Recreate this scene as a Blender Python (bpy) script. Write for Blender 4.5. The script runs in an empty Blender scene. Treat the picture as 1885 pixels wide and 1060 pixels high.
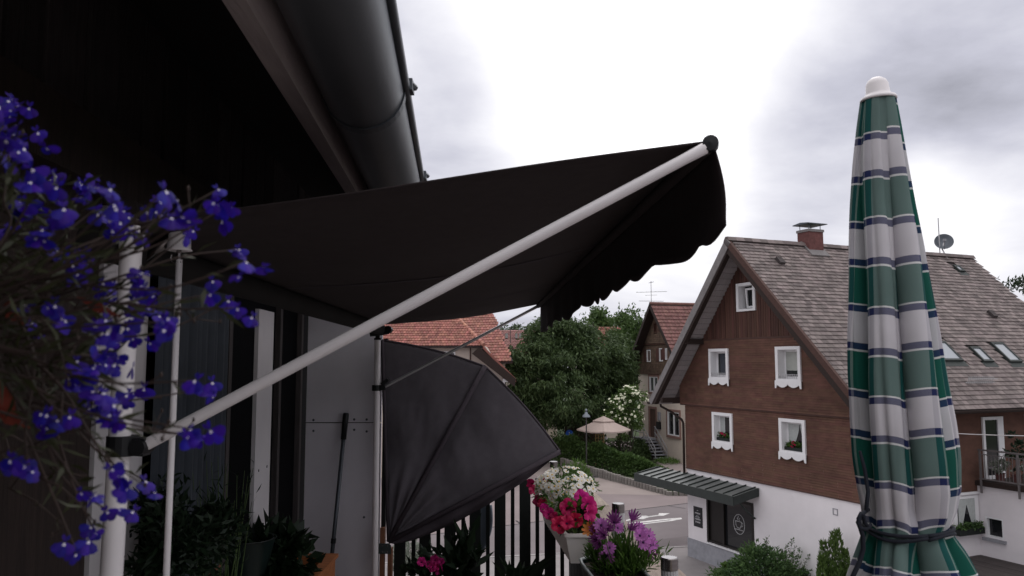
import bpy, math, random
import numpy as np
from mathutils import Vector as V, Matrix

random.seed(7)
rng = np.random.default_rng(7)
S = bpy.context.scene
COL = S.collection
RAD = math.radians

# ------------------------------------------------------------------ camera
EYE, PITCH, FPX = 7.8, RAD(5.4), 1450.0
cd = bpy.data.cameras.new('camera')
cam = bpy.data.objects.new('camera', cd)
COL.objects.link(cam)
cam.location = (0, 0, EYE)
cam.rotation_euler = (RAD(90) + PITCH, 0, 0)
cd.sensor_width = 36
cd.lens = FPX / 1885 * 36
cd.clip_start = .02
cd.clip_end = 3000
cd.dof.use_dof = True
cd.dof.focus_distance = 6.0
cd.dof.aperture_fstop = 14
S.camera = cam

# ------------------------------------------------------------------ exposure
S.view_settings.view_transform = 'Standard'
S.view_settings.look = 'None'
S.view_settings.exposure = 0.18
S.view_settings.gamma = 1
S.view_settings.use_curve_mapping = False

# measuring helpers: a pixel of the 1885 x 1060 photograph plus a depth gives a place
CP, SP = math.cos(PITCH), math.sin(PITCH)
EYEP = V((0, 0, EYE))
def ray(x, y):
    u, v = (x - 942.5) / FPX, (530 - y) / FPX
    return V((u, CP - v * SP, SP + v * CP))
def at(x, y, Y):
    d = ray(x, y)
    return EYEP + d * (Y / d.y)
def on_z(x, y, z=0.0):
    d = ray(x, y)
    return EYEP + d * ((z - EYE) / d.z)
def on_plane(x, y, P, n):
    d = ray(x, y)
    return EYEP + d * ((P - EYEP).dot(n) / d.dot(n))
def pix(P):
    d = V(P) - EYEP
    z = d.y * CP + d.z * SP
    return 942.5 + FPX * d.x / z, 530 - FPX * (-d.y * SP + d.z * CP) / z, z

# ------------------------------------------------------------------ sky and sun
SUN_EL, SUN_AZ = RAD(58), RAD(14)          # azimuth measured from +Y towards +X
wd = bpy.data.worlds.new('World')
S.world = wd
wd.use_nodes = True
nt = wd.node_tree
nt.nodes.clear()
def N(t, kind, **kw):
    n = t.nodes.new(kind)
    for k, v in kw.items():
        setattr(n, k, v)
    return n
def math_(t, op, a, b=None, c=None, clamp=False):
    n = N(t, 'ShaderNodeMath', operation=op, use_clamp=clamp)
    for i, q in enumerate((a, b, c)):
        if q is None: continue
        if isinstance(q, (int, float)): n.inputs[i].default_value = q
        else: t.links.new(q, n.inputs[i])
    return n.outputs[0]
sky = N(nt, 'ShaderNodeTexSky', sky_type='NISHITA', sun_disc=False, sun_elevation=SUN_EL, sun_rotation=SUN_AZ)
bg_sky = N(nt, 'ShaderNodeBackground'); bg_sky.inputs[1].default_value = .08
nt.links.new(sky.outputs[0], bg_sky.inputs[0])
tc = N(nt, 'ShaderNodeTexCoord')
nrm = N(nt, 'ShaderNodeVectorMath', operation='NORMALIZE')
nt.links.new(tc.outputs['Generated'], nrm.inputs[0])
sx = N(nt, 'ShaderNodeSeparateXYZ'); nt.links.new(nrm.outputs[0], sx.inputs[0])
zz = math_(nt, 'MAXIMUM', sx.outputs[2], 0.0)
den = math_(nt, 'ADD', zz, .22)
cx = N(nt, 'ShaderNodeCombineXYZ')
nt.links.new(math_(nt, 'DIVIDE', sx.outputs[0], den), cx.inputs[0])
nt.links.new(math_(nt, 'DIVIDE', sx.outputs[1], den), cx.inputs[1])
def wnoise(scale, detail, rough, dist=0.0):
    n = N(nt, 'ShaderNodeTexNoise')
    nt.links.new(cx.outputs[0], n.inputs['Vector'])
    n.inputs['Scale'].default_value = scale
    n.inputs['Detail'].default_value = detail
    n.inputs['Roughness'].default_value = rough
    n.inputs['Distortion'].default_value = dist
    return n.outputs[0]
n_big = wnoise(1.1, 7, .55, .35)
n_fine = wnoise(3.2, 6, .55, .2)
def blob(x, y, rad):                        # a cloud gap or bank seen in that direction
    d = ray(x, y).normalized()
    n = N(nt, 'ShaderNodeVectorMath', operation='DOT_PRODUCT')
    nt.links.new(nrm.outputs[0], n.inputs[0]); n.inputs[1].default_value = d
    q = math_(nt, 'SUBTRACT', 1.0, n.outputs['Value'])
    k = 1 / (1 - math.cos(RAD(rad)))
    q = math_(nt, 'MULTIPLY', q, k)
    w = math_(nt, 'MULTIPLY', math_(nt, 'SUBTRACT', n_fine, .5), 1.1)
    q = math_(nt, 'ADD', q, w)
    return math_(nt, 'POWER', 2.718, math_(nt, 'MULTIPLY', math_(nt, 'MAXIMUM', q, 0.0), -1.0), clamp=True)
lum = math_(nt, 'MULTIPLY_ADD', n_big, .75, .31)
lum = math_(nt, 'ADD', lum, math_(nt, 'MULTIPLY', math_(nt, 'SUBTRACT', n_fine, .5), .24))
for (x, y, rad, amp) in ((1165, 20, 10, .50), (1150, 260, 8, .36), (1230, 420, 7, .25), (1760, 420, 5, .3), (1690, 330, 2, .2),
                         (1480, 250, 6, -.15), (1640, 130, 9, -.12), (1800, 250, 5, -.15), (820, 290, 6, -.08), (790, 110, 8, -.17)):
    lum = math_(nt, 'MULTIPLY_ADD', blob(x, y, rad), amp, lum)
lum = math_(nt, 'MULTIPLY', lum, math_(nt, 'MULTIPLY_ADD', zz, 1.0, .92))
lum = math_(nt, 'MAXIMUM', lum, .3)
ccol = N(nt, 'ShaderNodeValToRGB')
ccol.color_ramp.elements[0].position = .6; ccol.color_ramp.elements[0].color = (.87, .87, 1.0, 1)
ccol.color_ramp.elements[1].position = 1.0; ccol.color_ramp.elements[1].color = (.985, .975, 1.0, 1)
nt.links.new(lum, ccol.inputs[0])
bg_cloud = N(nt, 'ShaderNodeBackground')
nt.links.new(ccol.outputs[0], bg_cloud.inputs[0]); nt.links.new(lum, bg_cloud.inputs[1])
mixw = N(nt, 'ShaderNodeMixShader'); mixw.inputs[0].default_value = .96
nt.links.new(bg_sky.outputs[0], mixw.inputs[1]); nt.links.new(bg_cloud.outputs[0], mixw.inputs[2])
wo = N(nt, 'ShaderNodeOutputWorld'); nt.links.new(mixw.outputs[0], wo.inputs[0])

sl = bpy.data.lights.new('sun', 'SUN')
sl.energy = .6; sl.angle = RAD(35); sl.color = (1, .97, .93)
so = bpy.data.objects.new('sun', sl); COL.objects.link(so)
so.rotation_euler = V((math.sin(SUN_AZ) * math.cos(SUN_EL), math.cos(SUN_AZ) * math.cos(SUN_EL), math.sin(SUN_EL))).to_track_quat('Z', 'Y').to_euler()

# ------------------------------------------------------------------ materials
def _links(t): return t.links.new
def mat(name, col, rough=.75, var=.15, scale=6, bump=0.0, bscale=60, metal=0.0, rnd=0.0, spec=.3,
        stretch=(1, 1, 1), col2=None, dirt=0.0, trans=0.0):
    m = bpy.data.materials.new(name); m.use_nodes = True
    t = m.node_tree; L = t.links.new
    b = t.nodes['Principled BSDF']
    b.inputs['Roughness'].default_value = rough
    b.inputs['Metallic'].default_value = metal
    b.inputs['Specular IOR Level'].default_value = spec
    tcn = N(t, 'ShaderNodeTexCoord'); mp = N(t, 'ShaderNodeMapping')
    mp.inputs['Scale'].default_value = stretch
    L(tcn.outputs['Object'], mp.inputs[0])
    n = N(t, 'ShaderNodeTexNoise'); n.inputs['Scale'].default_value = scale; n.inputs['Detail'].default_value = 6
    n.inputs['Roughness'].default_value = .6
    L(mp.outputs[0], n.inputs['Vector'])
    c2 = col2 if col2 else tuple(min(1, c * (1 + var)) for c in col)
    c1 = col if col2 else tuple(c * (1 - var) for c in col)
    rmp = N(t, 'ShaderNodeValToRGB')
    rmp.color_ramp.elements[0].position = .3; rmp.color_ramp.elements[1].position = .7
    rmp.color_ramp.elements[0].color = (*c1, 1); rmp.color_ramp.elements[1].color = (*c2, 1)
    L(n.outputs[0], rmp.inputs[0])
    out = rmp.outputs[0]
    if dirt:
        n2 = N(t, 'ShaderNodeTexNoise'); n2.inputs['Scale'].default_value = scale * .23; n2.inputs['Detail'].default_value = 5
        L(mp.outputs[0], n2.inputs['Vector'])
        r2 = N(t, 'ShaderNodeValToRGB')
        r2.color_ramp.elements[0].position = .38; r2.color_ramp.elements[0].color = (1 - dirt,) * 3 + (1,)
        r2.color_ramp.elements[1].position = .62; r2.color_ramp.elements[1].color = (1, 1, 1, 1)
        L(n2.outputs[0], r2.inputs[0])
        mx = N(t, 'ShaderNodeMix', data_type='RGBA', blend_type='MULTIPLY'); mx.inputs[0].default_value = 1
        L(out, mx.inputs[6]); L(r2.outputs[0], mx.inputs[7]); out = mx.outputs[2]
    if rnd:
        oi = N(t, 'ShaderNodeObjectInfo'); ge = N(t, 'ShaderNodeNewGeometry')
        r = math_(t, 'FRACT', math_(t, 'ADD', oi.outputs['Random'], ge.outputs['Random Per Island']))
        val = math_(t, 'MULTIPLY_ADD', r, 2 * rnd, 1 - rnd)
        hs = N(t, 'ShaderNodeHueSaturation'); L(val, hs.inputs['Value']); L(out, hs.inputs['Color']); out = hs.outputs[0]
        r2 = math_(t, 'FRACT', math_(t, 'MULTIPLY', r, 7.31))
        L(math_(t, 'MULTIPLY_ADD', r2, .02, .49), hs.inputs['Hue'])
    L(out, b.inputs['Base Color'])
    if bump:
        n3 = N(t, 'ShaderNodeTexNoise'); n3.inputs['Scale'].default_value = bscale; n3.inputs['Detail'].default_value = 4
        L(mp.outputs[0], n3.inputs['Vector'])
        bp = N(t, 'ShaderNodeBump'); bp.inputs['Strength'].default_value = bump; bp.inputs['Distance'].default_value = .01
        L(n3.outputs[0], bp.inputs['Height']); L(bp.outputs[0], b.inputs['Normal'])
    if trans:
        o = t.nodes['Material Output']; tr = N(t, 'ShaderNodeBsdfTranslucent'); ms = N(t, 'ShaderNodeMixShader')
        ms.inputs[0].default_value = trans
        L(out, tr.inputs[0]); L(b.outputs[0], ms.inputs[1]); L(tr.outputs[0], ms.inputs[2]); L(ms.outputs[0], o.inputs[0])
    return m
def leafmat(name, c1, c2, c3=None, trans=.3, rough=.5):
    m = bpy.data.materials.new(name); m.use_nodes = True
    t = m.node_tree; L = t.links.new
    b = t.nodes['Principled BSDF']; b.inputs['Roughness'].default_value = rough; b.inputs['Specular IOR Level'].default_value = .3
    ge = N(t, 'ShaderNodeNewGeometry'); tcn = N(t, 'ShaderNodeTexCoord')
    n = N(t, 'ShaderNodeTexNoise'); n.inputs['Scale'].default_value = .9; n.inputs['Detail'].default_value = 3
    L(tcn.outputs['Object'], n.inputs['Vector'])
    f = math_(t, 'MULTIPLY_ADD', ge.outputs['Random Per Island'], .6, math_(t, 'MULTIPLY_ADD', n.outputs[0], 1.2, -.4), clamp=True)
    r = N(t, 'ShaderNodeValToRGB')
    r.color_ramp.elements[0].color = (*c1, 1); r.color_ramp.elements[1].color = (*c2, 1)
    if c3:
        e = r.color_ramp.elements.new(.96); e.color = (*c2, 1); r.color_ramp.elements[2].color = (*c3, 1)
    L(f, r.inputs[0]); L(r.outputs[0], b.inputs['Base Color'])
    o = t.nodes['Material Output']; tr = N(t, 'ShaderNodeBsdfTranslucent'); ms = N(t, 'ShaderNodeMixShader')
    ms.inputs[0].default_value = trans
    L(r.outputs[0], tr.inputs[0]); L(b.outputs[0], ms.inputs[1]); L(tr.outputs[0], ms.inputs[2]); L(ms.outputs[0], o.inputs[0])
    return m
def glassmat(name, col=(.02, .022, .025), rough=.05, spec=.5):
    m = bpy.data.materials.new(name); m.use_nodes = True
    b = m.node_tree.nodes['Principled BSDF']
    b.inputs['Base Color'].default_value = (*col, 1); b.inputs['Roughness'].default_value = rough
    b.inputs['Specular IOR Level'].default_value = spec
    return m

M = {}
M['wood_black'] = mat('dark stained wood', (.06, .05, .05), .8, .3, 9, .3, 30, stretch=(6, 6, .6), rnd=.35)
M['wood_dark'] = mat('dark brown wood', (.03, .019, .016), .8, .3, 9, .3, 30, stretch=(6, 6, .6))
M['floor'] = mat('pale balcony floor', (.46, .42, .40), .85, .2, 4, .2, 40, dirt=.2)  # floor tone is made up, pale to bounce light up under the eaves
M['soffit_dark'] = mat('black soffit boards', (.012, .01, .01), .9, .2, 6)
M['fascia'] = mat('weathered fascia', (.40, .34, .335), .8, .22, 5, .25, 50, stretch=(3, .4, 3))
M['zinc'] = mat('zinc gutter', (.15, .16, .172), .45, .18, 3, .05, 30, metal=.75, stretch=(1, .3, 1))
M['zinc_dark'] = mat('dark zinc', (.10, .11, .125), .45, .15, 4, metal=.6)
M['panel_grey'] = mat('fibre cement panel', (.76, .72, .77), .75, .06, 3, .15, 160, dirt=.1)
M['white_paint'] = mat('white painted board', (.66, .62, .63), .55, .05, 4)
M['post_white'] = mat('white lacquered steel', (.82, .77, .78), .38, .05, 9, spec=.5, dirt=.09)
M['black_plastic'] = mat('black plastic', (.012, .012, .014), .45, .1, 10)
M['awning'] = mat('brown black awning cloth', (.040, .030, .031), .9, .12, 30, .25, 700, trans=.12)
M['screen'] = mat('charcoal screen cloth', (.118, .106, .120), .95, .08, 20, .25, 800, spec=.1)
M['screen_seam'] = mat('charcoal seam', (.07, .058, .068), .95, .08, 20, spec=.1)
M['silver'] = mat('aluminium', (.52, .51, .53), .35, .05, 8, metal=.7)
M['steel'] = mat('brushed steel', (.24, .22, .22), .22, .1, 20, metal=1.0, stretch=(1, 1, 12))
M['clear_plastic'] = mat('ribbed clear plastic', (.42, .41, .42), .2, .1, 20, spec=.6)
M['curtain'] = mat('blue grey curtain', (.055, .062, .075), .9, .1, 10)
M['door_glass'] = glassmat('dark door glass', (.004, .004, .005), .7, .03)
M['orange_wood'] = mat('orange stained wood', (.33, .115, .04), .6, .25, 8, .2, 40, stretch=(1, 6, 6))
M['brown_wood'] = mat('brown batten', (.20, .085, .045), .65, .25, 8, .2, 40, stretch=(6, 6, .6))
M['rail_wood'] = mat('weathered rail plank', (.29, .235, .20), .85, .3, 7, .5, 60, stretch=(6, .8, 6), rnd=.15)
M['rail_slat'] = mat('black green slat', (.012, .015, .014), .7, .2, 8)
M['plate'] = mat('grey metal plate', (.05, .06, .06), .45, .15, 12, metal=.4)
M['tarp'] = mat('blue grey cover', (.10, .12, .15), .8, .1, 5)
M['pot_white'] = mat('white planter', (.78, .74, .71), .45, .05, 5, dirt=.08)
M['pot_dark'] = mat('dark green planter', (.012, .022, .02), .35, .1, 8, spec=.5)
M['pot_rim'] = mat('grey rim', (.22, .24, .24), .4, .1, 8)
M['soil'] = mat('potting soil', (.03, .02, .016), .95, .4, 40)
M['stem_green'] = mat('green stem', (.07, .11, .035), .6, .2, 20)
M['stem_brown'] = mat('olive brown stem', (.038, .024, .020), .7, .3, 30)
M['leaf_pot'] = leafmat('pot plant leaf', (.03, .07, .012), (.09, .17, .03), trans=.3)
M['leaf_dark'] = leafmat('shaded plant leaf', (.007, .017, .008), (.020, .040, .017), trans=.15)  # darker copy of the pot leaf, shade is put into its colour
M['leaf_lobelia'] = leafmat('lobelia leaf', (.018, .020, .009), (.045, .048, .018), (.12, .03, .02), trans=.2)
M['leaf_red'] = mat('reddish withered leaf', (.22, .045, .03), .6, .3, 30, trans=.3)
M['lobelia'] = mat('violet blue petal', (.030, .009, .27), .55, .38, 90, rnd=.3, trans=.35)
M['petal_white'] = mat('white petal', (.82, .79, .74), .6, .05, 30, trans=.3, rnd=.05)
M['eye_white'] = mat('white petal eye', (.8, .75, .85), .6, .05, 30)
M['eye_yellow'] = mat('yellow flower eye', (.62, .40, .05), .7, .2, 200)
M['petunia'] = mat('crimson petunia petal', (.40, .009, .07), .6, .25, 30, rnd=.25, trans=.3)
M['petunia_pink'] = mat('magenta petunia petal', (.52, .016, .19), .6, .25, 30, rnd=.2, trans=.3)
M['osteo'] = mat('purple daisy petal', (.46, .15, .44), .55, .25, 60, rnd=.25, trans=.35)
M['osteo_back'] = mat('dark backed purple petal', (.20, .045, .19), .6, .4, 60, rnd=.35, trans=.3)
M['osteo_dark'] = mat('dark purple eye', (.05, .012, .07), .7, .2, 60)
M['orange_petal'] = mat('orange withered petal', (.5, .16, .04), .7, .2, 40, rnd=.2)
# houses
M['shingle'] = mat('red brown wood shingle', (.130, .064, .046), .85, .22, 2.2, .5, 60, stretch=(1, 1, 2), rnd=.06, dirt=.22)
M['shingle_old'] = mat('old brown shingle', (.13, .085, .06), .9, .25, 3, .4, 40, rnd=.2, dirt=.2)
M['gable_board'] = mat('dark brown gable board', (.088, .040, .030), .8, .25, 3, .3, 40, stretch=(4, 4, .4), rnd=.22, dirt=.2)
M['trim_brown'] = mat('brown trim board', (.07, .035, .028), .75, .2, 6, stretch=(1, 1, 4))
M['plaster_white'] = mat('white house plaster', (.80, .755, .77), .9, .03, 2, .3, 120, dirt=.10)
M['plaster_cream'] = mat('cream house plaster', (.68, .58, .50), .9, .05, 2, .3, 120, dirt=.1)
M['plaster_pale'] = mat('pale beige plaster', (.55, .47, .41), .9, .05, 2, .3, 120, dirt=.08)
M['plinth'] = mat('grey plinth plaster', (.30, .30, .325), .9, .12, 5, .4, 90, dirt=.15)
M['roof_tile'] = mat('weathered fibre roof tile', (.188, .152, .146), .75, .2, 4, .3, 60, rnd=.36, dirt=.12)
M['roof_deck'] = mat('dark roof deck', (.06, .05, .05), .9, .2, 4)
M['tile_red'] = mat('red clay tile', (.30, .118, .092), .7, .2, 4, .2, 60, rnd=.28, dirt=.12)
M['tile_brown'] = mat('brown red clay tile', (.20, .095, .085), .75, .2, 3, .2, 60, rnd=.2, dirt=.2)
M['tile_far'] = mat('distant red tile', (.24, .11, .10), .75, .2, 3, .2, 60, rnd=.22, dirt=.2)
M['ridge_tile'] = mat('pale red ridge tile', (.44, .20, .145), .7, .2, 6, rnd=.2)
M['soffit_grey'] = mat('grey soffit boards', (.33, .30, .30), .85, .12, 4, .3, 40, stretch=(1, 6, 1), rnd=.1)
M['barge_grey'] = mat('grey barge board', (.20, .185, .185), .8, .15, 5, stretch=(1, 4, 1))
M['frame_white'] = mat('white window frame', (.76, .75, .76), .5, .03, 6)
M['glass'] = glassmat('house window glass', (.014, .015, .017), .06, .5)
M['glass_pale'] = glassmat('skylight glass', (.30, .32, .35), .12, .6)
M['net_curtain'] = mat('net curtain', (.42, .44, .43), .9, .08, 12)
M['blind'] = mat('pale roller blind', (.40, .41, .38), .9, .05, 6)
M['brick'] = mat('red brick chimney', (.15, .062, .058), .85, .25, 9, .4, 40, dirt=.2)
M['canopy'] = mat('grey green sheet roof', (.20, .21, .205), .5, .12, 3, metal=.25, dirt=.15)
M['canopy_dark'] = mat('dark green fascia', (.03, .036, .034), .55, .15, 5)
M['door_dark'] = mat('dark brown shop frame', (.014, .011, .010), .5, .15, 6)
M['door_brown'] = mat('brown front door', (.10, .055, .042), .6, .2, 5, stretch=(4, 4, .5))
M['sandstone'] = mat('brown stone surround', (.27, .16, .135), .85, .15, 6)
M['sign_black'] = mat('black sign board', (.018, .018, .022), .5, .1, 8)
M['sign_print'] = mat('white lettering', (.55, .54, .55), .6, .05, 8)
M['metal_rail'] = mat('galvanised rail', (.45, .44, .45), .45, .1, 10, metal=.4)
M['balcony_metal'] = mat('grey brown metal', (.14, .125, .125), .55, .1, 10)
M['deck'] = mat('dark deck plank', (.06, .05, .048), .8, .25, 6, .3, 40, stretch=(.6, 6, 6), rnd=.2)
M['bark'] = mat('tree bark', (.05, .04, .032), .9, .3, 10, .6, 30)
M['leaf_tree'] = leafmat('walnut leaf', (.030, .055, .020), (.105, .155, .058), (.20, .26, .11), trans=.28)
M['leaf_light'] = leafmat('light tree leaf', (.045, .085, .025), (.10, .16, .045), trans=.25)
M['leaf_far'] = leafmat('far tree leaf', (.06, .085, .05), (.12, .16, .085), trans=.25)
M['leaf_bluish'] = leafmat('dark fir green', (.02, .035, .02), (.045, .07, .035), trans=.15)
M['leaf_hedge'] = leafmat('hedge leaf', (.040, .080, .022), (.115, .19, .055), trans=.28)
M['leaf_elder'] = leafmat('elder leaf', (.06, .11, .025), (.14, .22, .06), trans=.25)
M['leaf_bright'] = leafmat('bright grass leaf', (.06, .12, .025), (.13, .21, .05), trans=.25)
M['leaf_thuja'] = leafmat('thuja leaf', (.045, .085, .02), (.11, .17, .04), trans=.2)
M['leaf_shrub'] = leafmat('shrub leaf', (.036, .076, .028), (.11, .185, .06), trans=.28)
M['leaf_silver'] = leafmat('silvery shrub leaf', (.16, .19, .15), (.36, .38, .32), trans=.3)
M['blossom'] = mat('cream elder blossom', (.82, .82, .64), .8, .08, 30)
M['tan_cloth'] = mat('beige umbrella cloth', (.50, .40, .36), .85, .05, 4, trans=.15)
M['lamp_grey'] = mat('grey lamp metal', (.20, .22, .25), .5, .1, 10, metal=.2)
M['lamp_post'] = mat('dark lamp post', (.06, .055, .055), .5, .1, 10)
M['blue'] = mat('blue sign enamel', (.02, .11, .52), .4, .05, 10)
M['wood_light'] = mat('light garden wood', (.34, .22, .10), .7, .2, 10)
M['palisade'] = mat('concrete palisade', (.22, .20, .185), .9, .2, 5, .4, 40, rnd=.15, dirt=.2)
# ground
M['ground'] = mat('grassy ground', (.05, .075, .03), .95, .35, .6, .4, 6)
M['garden'] = mat('garden lawn and soil', (.055, .068, .032), .95, .4, 1.2, .5, 8)
M['asphalt'] = mat('pale worn asphalt', (.255, .208, .208), .9, .10, .35, .2, 40, dirt=.14)
M['asphalt_road'] = mat('road asphalt', (.200, .172, .178), .9, .10, .4, .2, 40, dirt=.18)
M['asphalt_patch'] = mat('darker asphalt patch', (.150, .128, .132), .9, .12, .6, .2, 40, dirt=.15)
M['forecourt'] = mat('sandy forecourt', (.30, .25, .235), .9, .10, .6, .2, 40, dirt=.14)
M['pave'] = mat('concrete pavement', (.28, .255, .255), .9, .10, 1.1, .2, 40, dirt=.16)
M['tar'] = mat('tar seam', (.05, .045, .047), .9, .2, 4)
M['kerb'] = mat('granite kerb', (.33, .31, .305), .9, .15, 3, .2, 30, rnd=.12)
M['marking'] = mat('white road paint', (.66, .64, .63), .8, .2, 6, dirt=.3)
M['wire'] = mat('grey cable', (.4, .38, .38), .6, .1, 10)
M['rope'] = mat('dark cord', (.012, .014, .022), .8, .2, 60)

# ------------------------------------------------------------------ mesh and object helpers
FRAME = {}
class MB:
    def __init__(s): s.v, s.f, s.m = [], [], []
    def add(s, vs, fs, m=0):
        o = len(s.v)
        s.v += [tuple(q) for q in vs]; s.f += [tuple(i + o for i in q) for q in fs]; s.m += [m] * len(fs)
        return s
    def quad(s, a, b, c, d, m=0): return s.add((a, b, c, d), ((0, 1, 2, 3),), m)
    def poly(s, pts, m=0): return s.add(pts, (tuple(range(len(pts))),), m)
    def obox(s, o, a, b, c, m=0):
        o, a, b, c = V(o), V(a), V(b), V(c)
        if a.cross(b).dot(c) < 0: a, b = b, a
        vs = [o, o + a, o + a + b, o + b, o + c, o + a + c, o + a + b + c, o + b + c]
        return s.add(vs, ((3, 2, 1, 0), (4, 5, 6, 7), (0, 1, 5, 4), (1, 2, 6, 5), (2, 3, 7, 6), (3, 0, 4, 7)), m)
    def box(s, x0, x1, y0, y1, z0, z1, m=0):
        return s.obox((x0, y0, z0), (x1 - x0, 0, 0), (0, y1 - y0, 0), (0, 0, z1 - z0), m)
    def bar(s, p, q, w, h, up=(0, 0, 1), m=0):          # square bar from p to q
        p, q = V(p), V(q); d = (q - p).normalized(); a = d.cross(V(up)).normalized(); b = a.cross(d)
        return s.obox(p - a * w / 2 - b * h / 2, a * w, b * h, q - p, m)
    def prism(s, pts, vec, m=0):
        pts = [V(p) for p in pts]; vec = V(vec); n = len(pts)
        nn = V((0, 0, 0))
        for i in range(n): nn += pts[i].cross(pts[(i + 1) % n])
        if nn.dot(vec) > 0: pts = pts[::-1]
        vs = pts + [p + vec for p in pts]
        fs = [tuple(range(n)), tuple(range(2 * n - 1, n - 1, -1))]
        fs += [(i, i + n, (i + 1) % n + n, (i + 1) % n) for i in range(n)]
        return s.add(vs, fs, m)
    def tube(s, pts, r, n=8, m=0, cap=True):
        pts = [V(p) for p in pts]; k = len(pts)
        rs = r if isinstance(r, (list, tuple)) else [r] * k
        vs, fs = [], []
        a = None
        for i, p in enumerate(pts):
            d = (pts[min(i + 1, k - 1)] - pts[max(i - 1, 0)]).normalized()
            if a is None:
                a = d.cross(V((0, 0, 1)))
                if a.length < .1: a = d.cross(V((1, 0, 0)))
            else: a = a - d * a.dot(d)
            a.normalize(); b = d.cross(a)
            vs += [p + (a * math.cos(t) + b * math.sin(t)) * rs[i] for t in (2 * math.pi * j / n for j in range(n))]
        for i in range(k - 1):
            for j in range(n):
                q = (j + 1) % n
                fs.append((i * n + j, i * n + q, (i + 1) * n + q, (i + 1) * n + j))
        if cap: fs += [tuple(range(n - 1, -1, -1)), tuple((k - 1) * n + j for j in range(n))]
        return s.add(vs, fs, m)
    def lathe(s, prof, o, n=16, axis=(0, 0, 1), m=0):
        o = V(o); ax = V(axis).normalized(); a = ax.orthogonal().normalized(); b = ax.cross(a)
        vs, fs = [], []
        for (r, z) in prof:
            vs += [o + ax * z + (a * math.cos(t) + b * math.sin(t)) * r for t in (2 * math.pi * j / n for j in range(n))]
        for i in range(len(prof) - 1):
            for j in range(n):
                q = (j + 1) % n
                fs.append((i * n + j, i * n + q, (i + 1) * n + q, (i + 1) * n + j))
        return s.add(vs, fs, m)
    def shell(s, pts, n, th, m=0):                      # a flat polygon given thickness th against its normal
        return s.prism(pts, V(n).normalized() * -th, m)
    def data(s, name, mats, smooth=False):
        me = bpy.data.meshes.new(name)
        me.from_pydata(s.v, [], s.f)
        for q in (mats if isinstance(mats, (list, tuple)) else [mats]): me.materials.append(M[q] if isinstance(q, str) else q)
        if any(s.m): me.polygons.foreach_set('material_index', s.m)
        if smooth: me.polygons.foreach_set('use_smooth', [True] * len(me.polygons))
        me.update()
        return me
    def weld(s, eps=2e-5):
        key, new, idx = {}, [], []
        for p in s.v:
            k = tuple(round(c / eps) for c in p)
            if k not in key: key[k] = len(new); new.append(p)
            idx.append(key[k])
        fs, ms = [], []
        for f, m in zip(s.f, s.m):
            g = []
            for i in f:
                if idx[i] not in g: g.append(idx[i])
            if len(g) > 2: fs.append(tuple(g)); ms.append(m)
        s.v, s.f, s.m = new, fs, ms
    def build(s, name, mats, parent=None, smooth=False, kind=None, label=None, world=False):
        if smooth: s.weld()
        if world and parent is not None:
            r = parent
            while r.parent: r = r.parent
            mw = FRAME[r].inverted()
            s.v = [tuple(mw @ V(p)) for p in s.v]
        o = bpy.data.objects.new(name, s.data(name, mats, smooth))
        COL.objects.link(o)
        if parent: o.parent = parent
        if kind: o['kind'] = kind
        if label: o['label'] = label
        return o
def thing(name, label, cat, loc=(0, 0, 0), rotz=0.0, group=None):
    o = bpy.data.objects.new(name, None); COL.objects.link(o)
    o.empty_display_size = .2
    o.location = loc; o.rotation_euler = (0, 0, rotz)
    FRAME[o] = Matrix.Translation(V(loc)) @ Matrix.Rotation(rotz, 4, 'Z')
    return tag(o, label, cat, group)
def tag(o, label, cat, group=None):
    o['label'] = label; o['category'] = cat
    if group: o['group'] = group
    return o
def inst(name, me, parent, mx, label=None):             # a further object on shared mesh data
    o = bpy.data.objects.new(name, me); COL.objects.link(o)
    o.parent = parent; o.matrix_local = mx
    if label: o['label'] = label
    return o
def smooth_angle(o, deg=40):
    me = o.data
    me.polygons.foreach_set('use_smooth', [True] * len(me.polygons))
    me.set_sharp_from_angle(angle=RAD(deg))
    return o
def axes(loc, ex, ey, ez):
    m = Matrix((ex, ey, ez)).transposed().to_4x4(); m.translation = V(loc)
    return m
def facing(loc, n, spin=0.0, scale=1.0):                # local z turned to n
    q = V(n).to_track_quat('Z', 'Y').to_matrix().to_4x4()
    m = q @ Matrix.Rotation(spin, 4, 'Z') @ Matrix.Scale(scale, 4)
    m.translation = V(loc)
    return m
def np_mesh(name, verts, quads, mats, parent=None, kind=None, label=None, smooth=False, mi=None):
    me = bpy.data.meshes.new(name)
    nv, nf = len(verts), len(quads); w = quads.shape[1]
    me.vertices.add(nv); me.vertices.foreach_set('co', np.asarray(verts, dtype=np.float32).ravel())
    me.loops.add(nf * w); me.loops.foreach_set('vertex_index', np.asarray(quads, dtype=np.int32).ravel())
    me.polygons.add(nf); me.polygons.foreach_set('loop_start', np.arange(0, nf * w, w, dtype=np.int32))
    for q in (mats if isinstance(mats, (list, tuple)) else [mats]): me.materials.append(M[q])
    if mi is not None: me.polygons.foreach_set('material_index', np.asarray(mi, dtype=np.int32))
    if smooth: me.polygons.foreach_set('use_smooth', [True] * nf)
    me.update(calc_edges=True)
    o = bpy.data.objects.new(name, me); COL.objects.link(o)
    if parent: o.parent = parent
    if kind: o['kind'] = kind
    if label: o['label'] = label
    return o
def unit(a): return a / np.maximum(np.linalg.norm(a, axis=1, keepdims=True), 1e-9)
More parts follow.
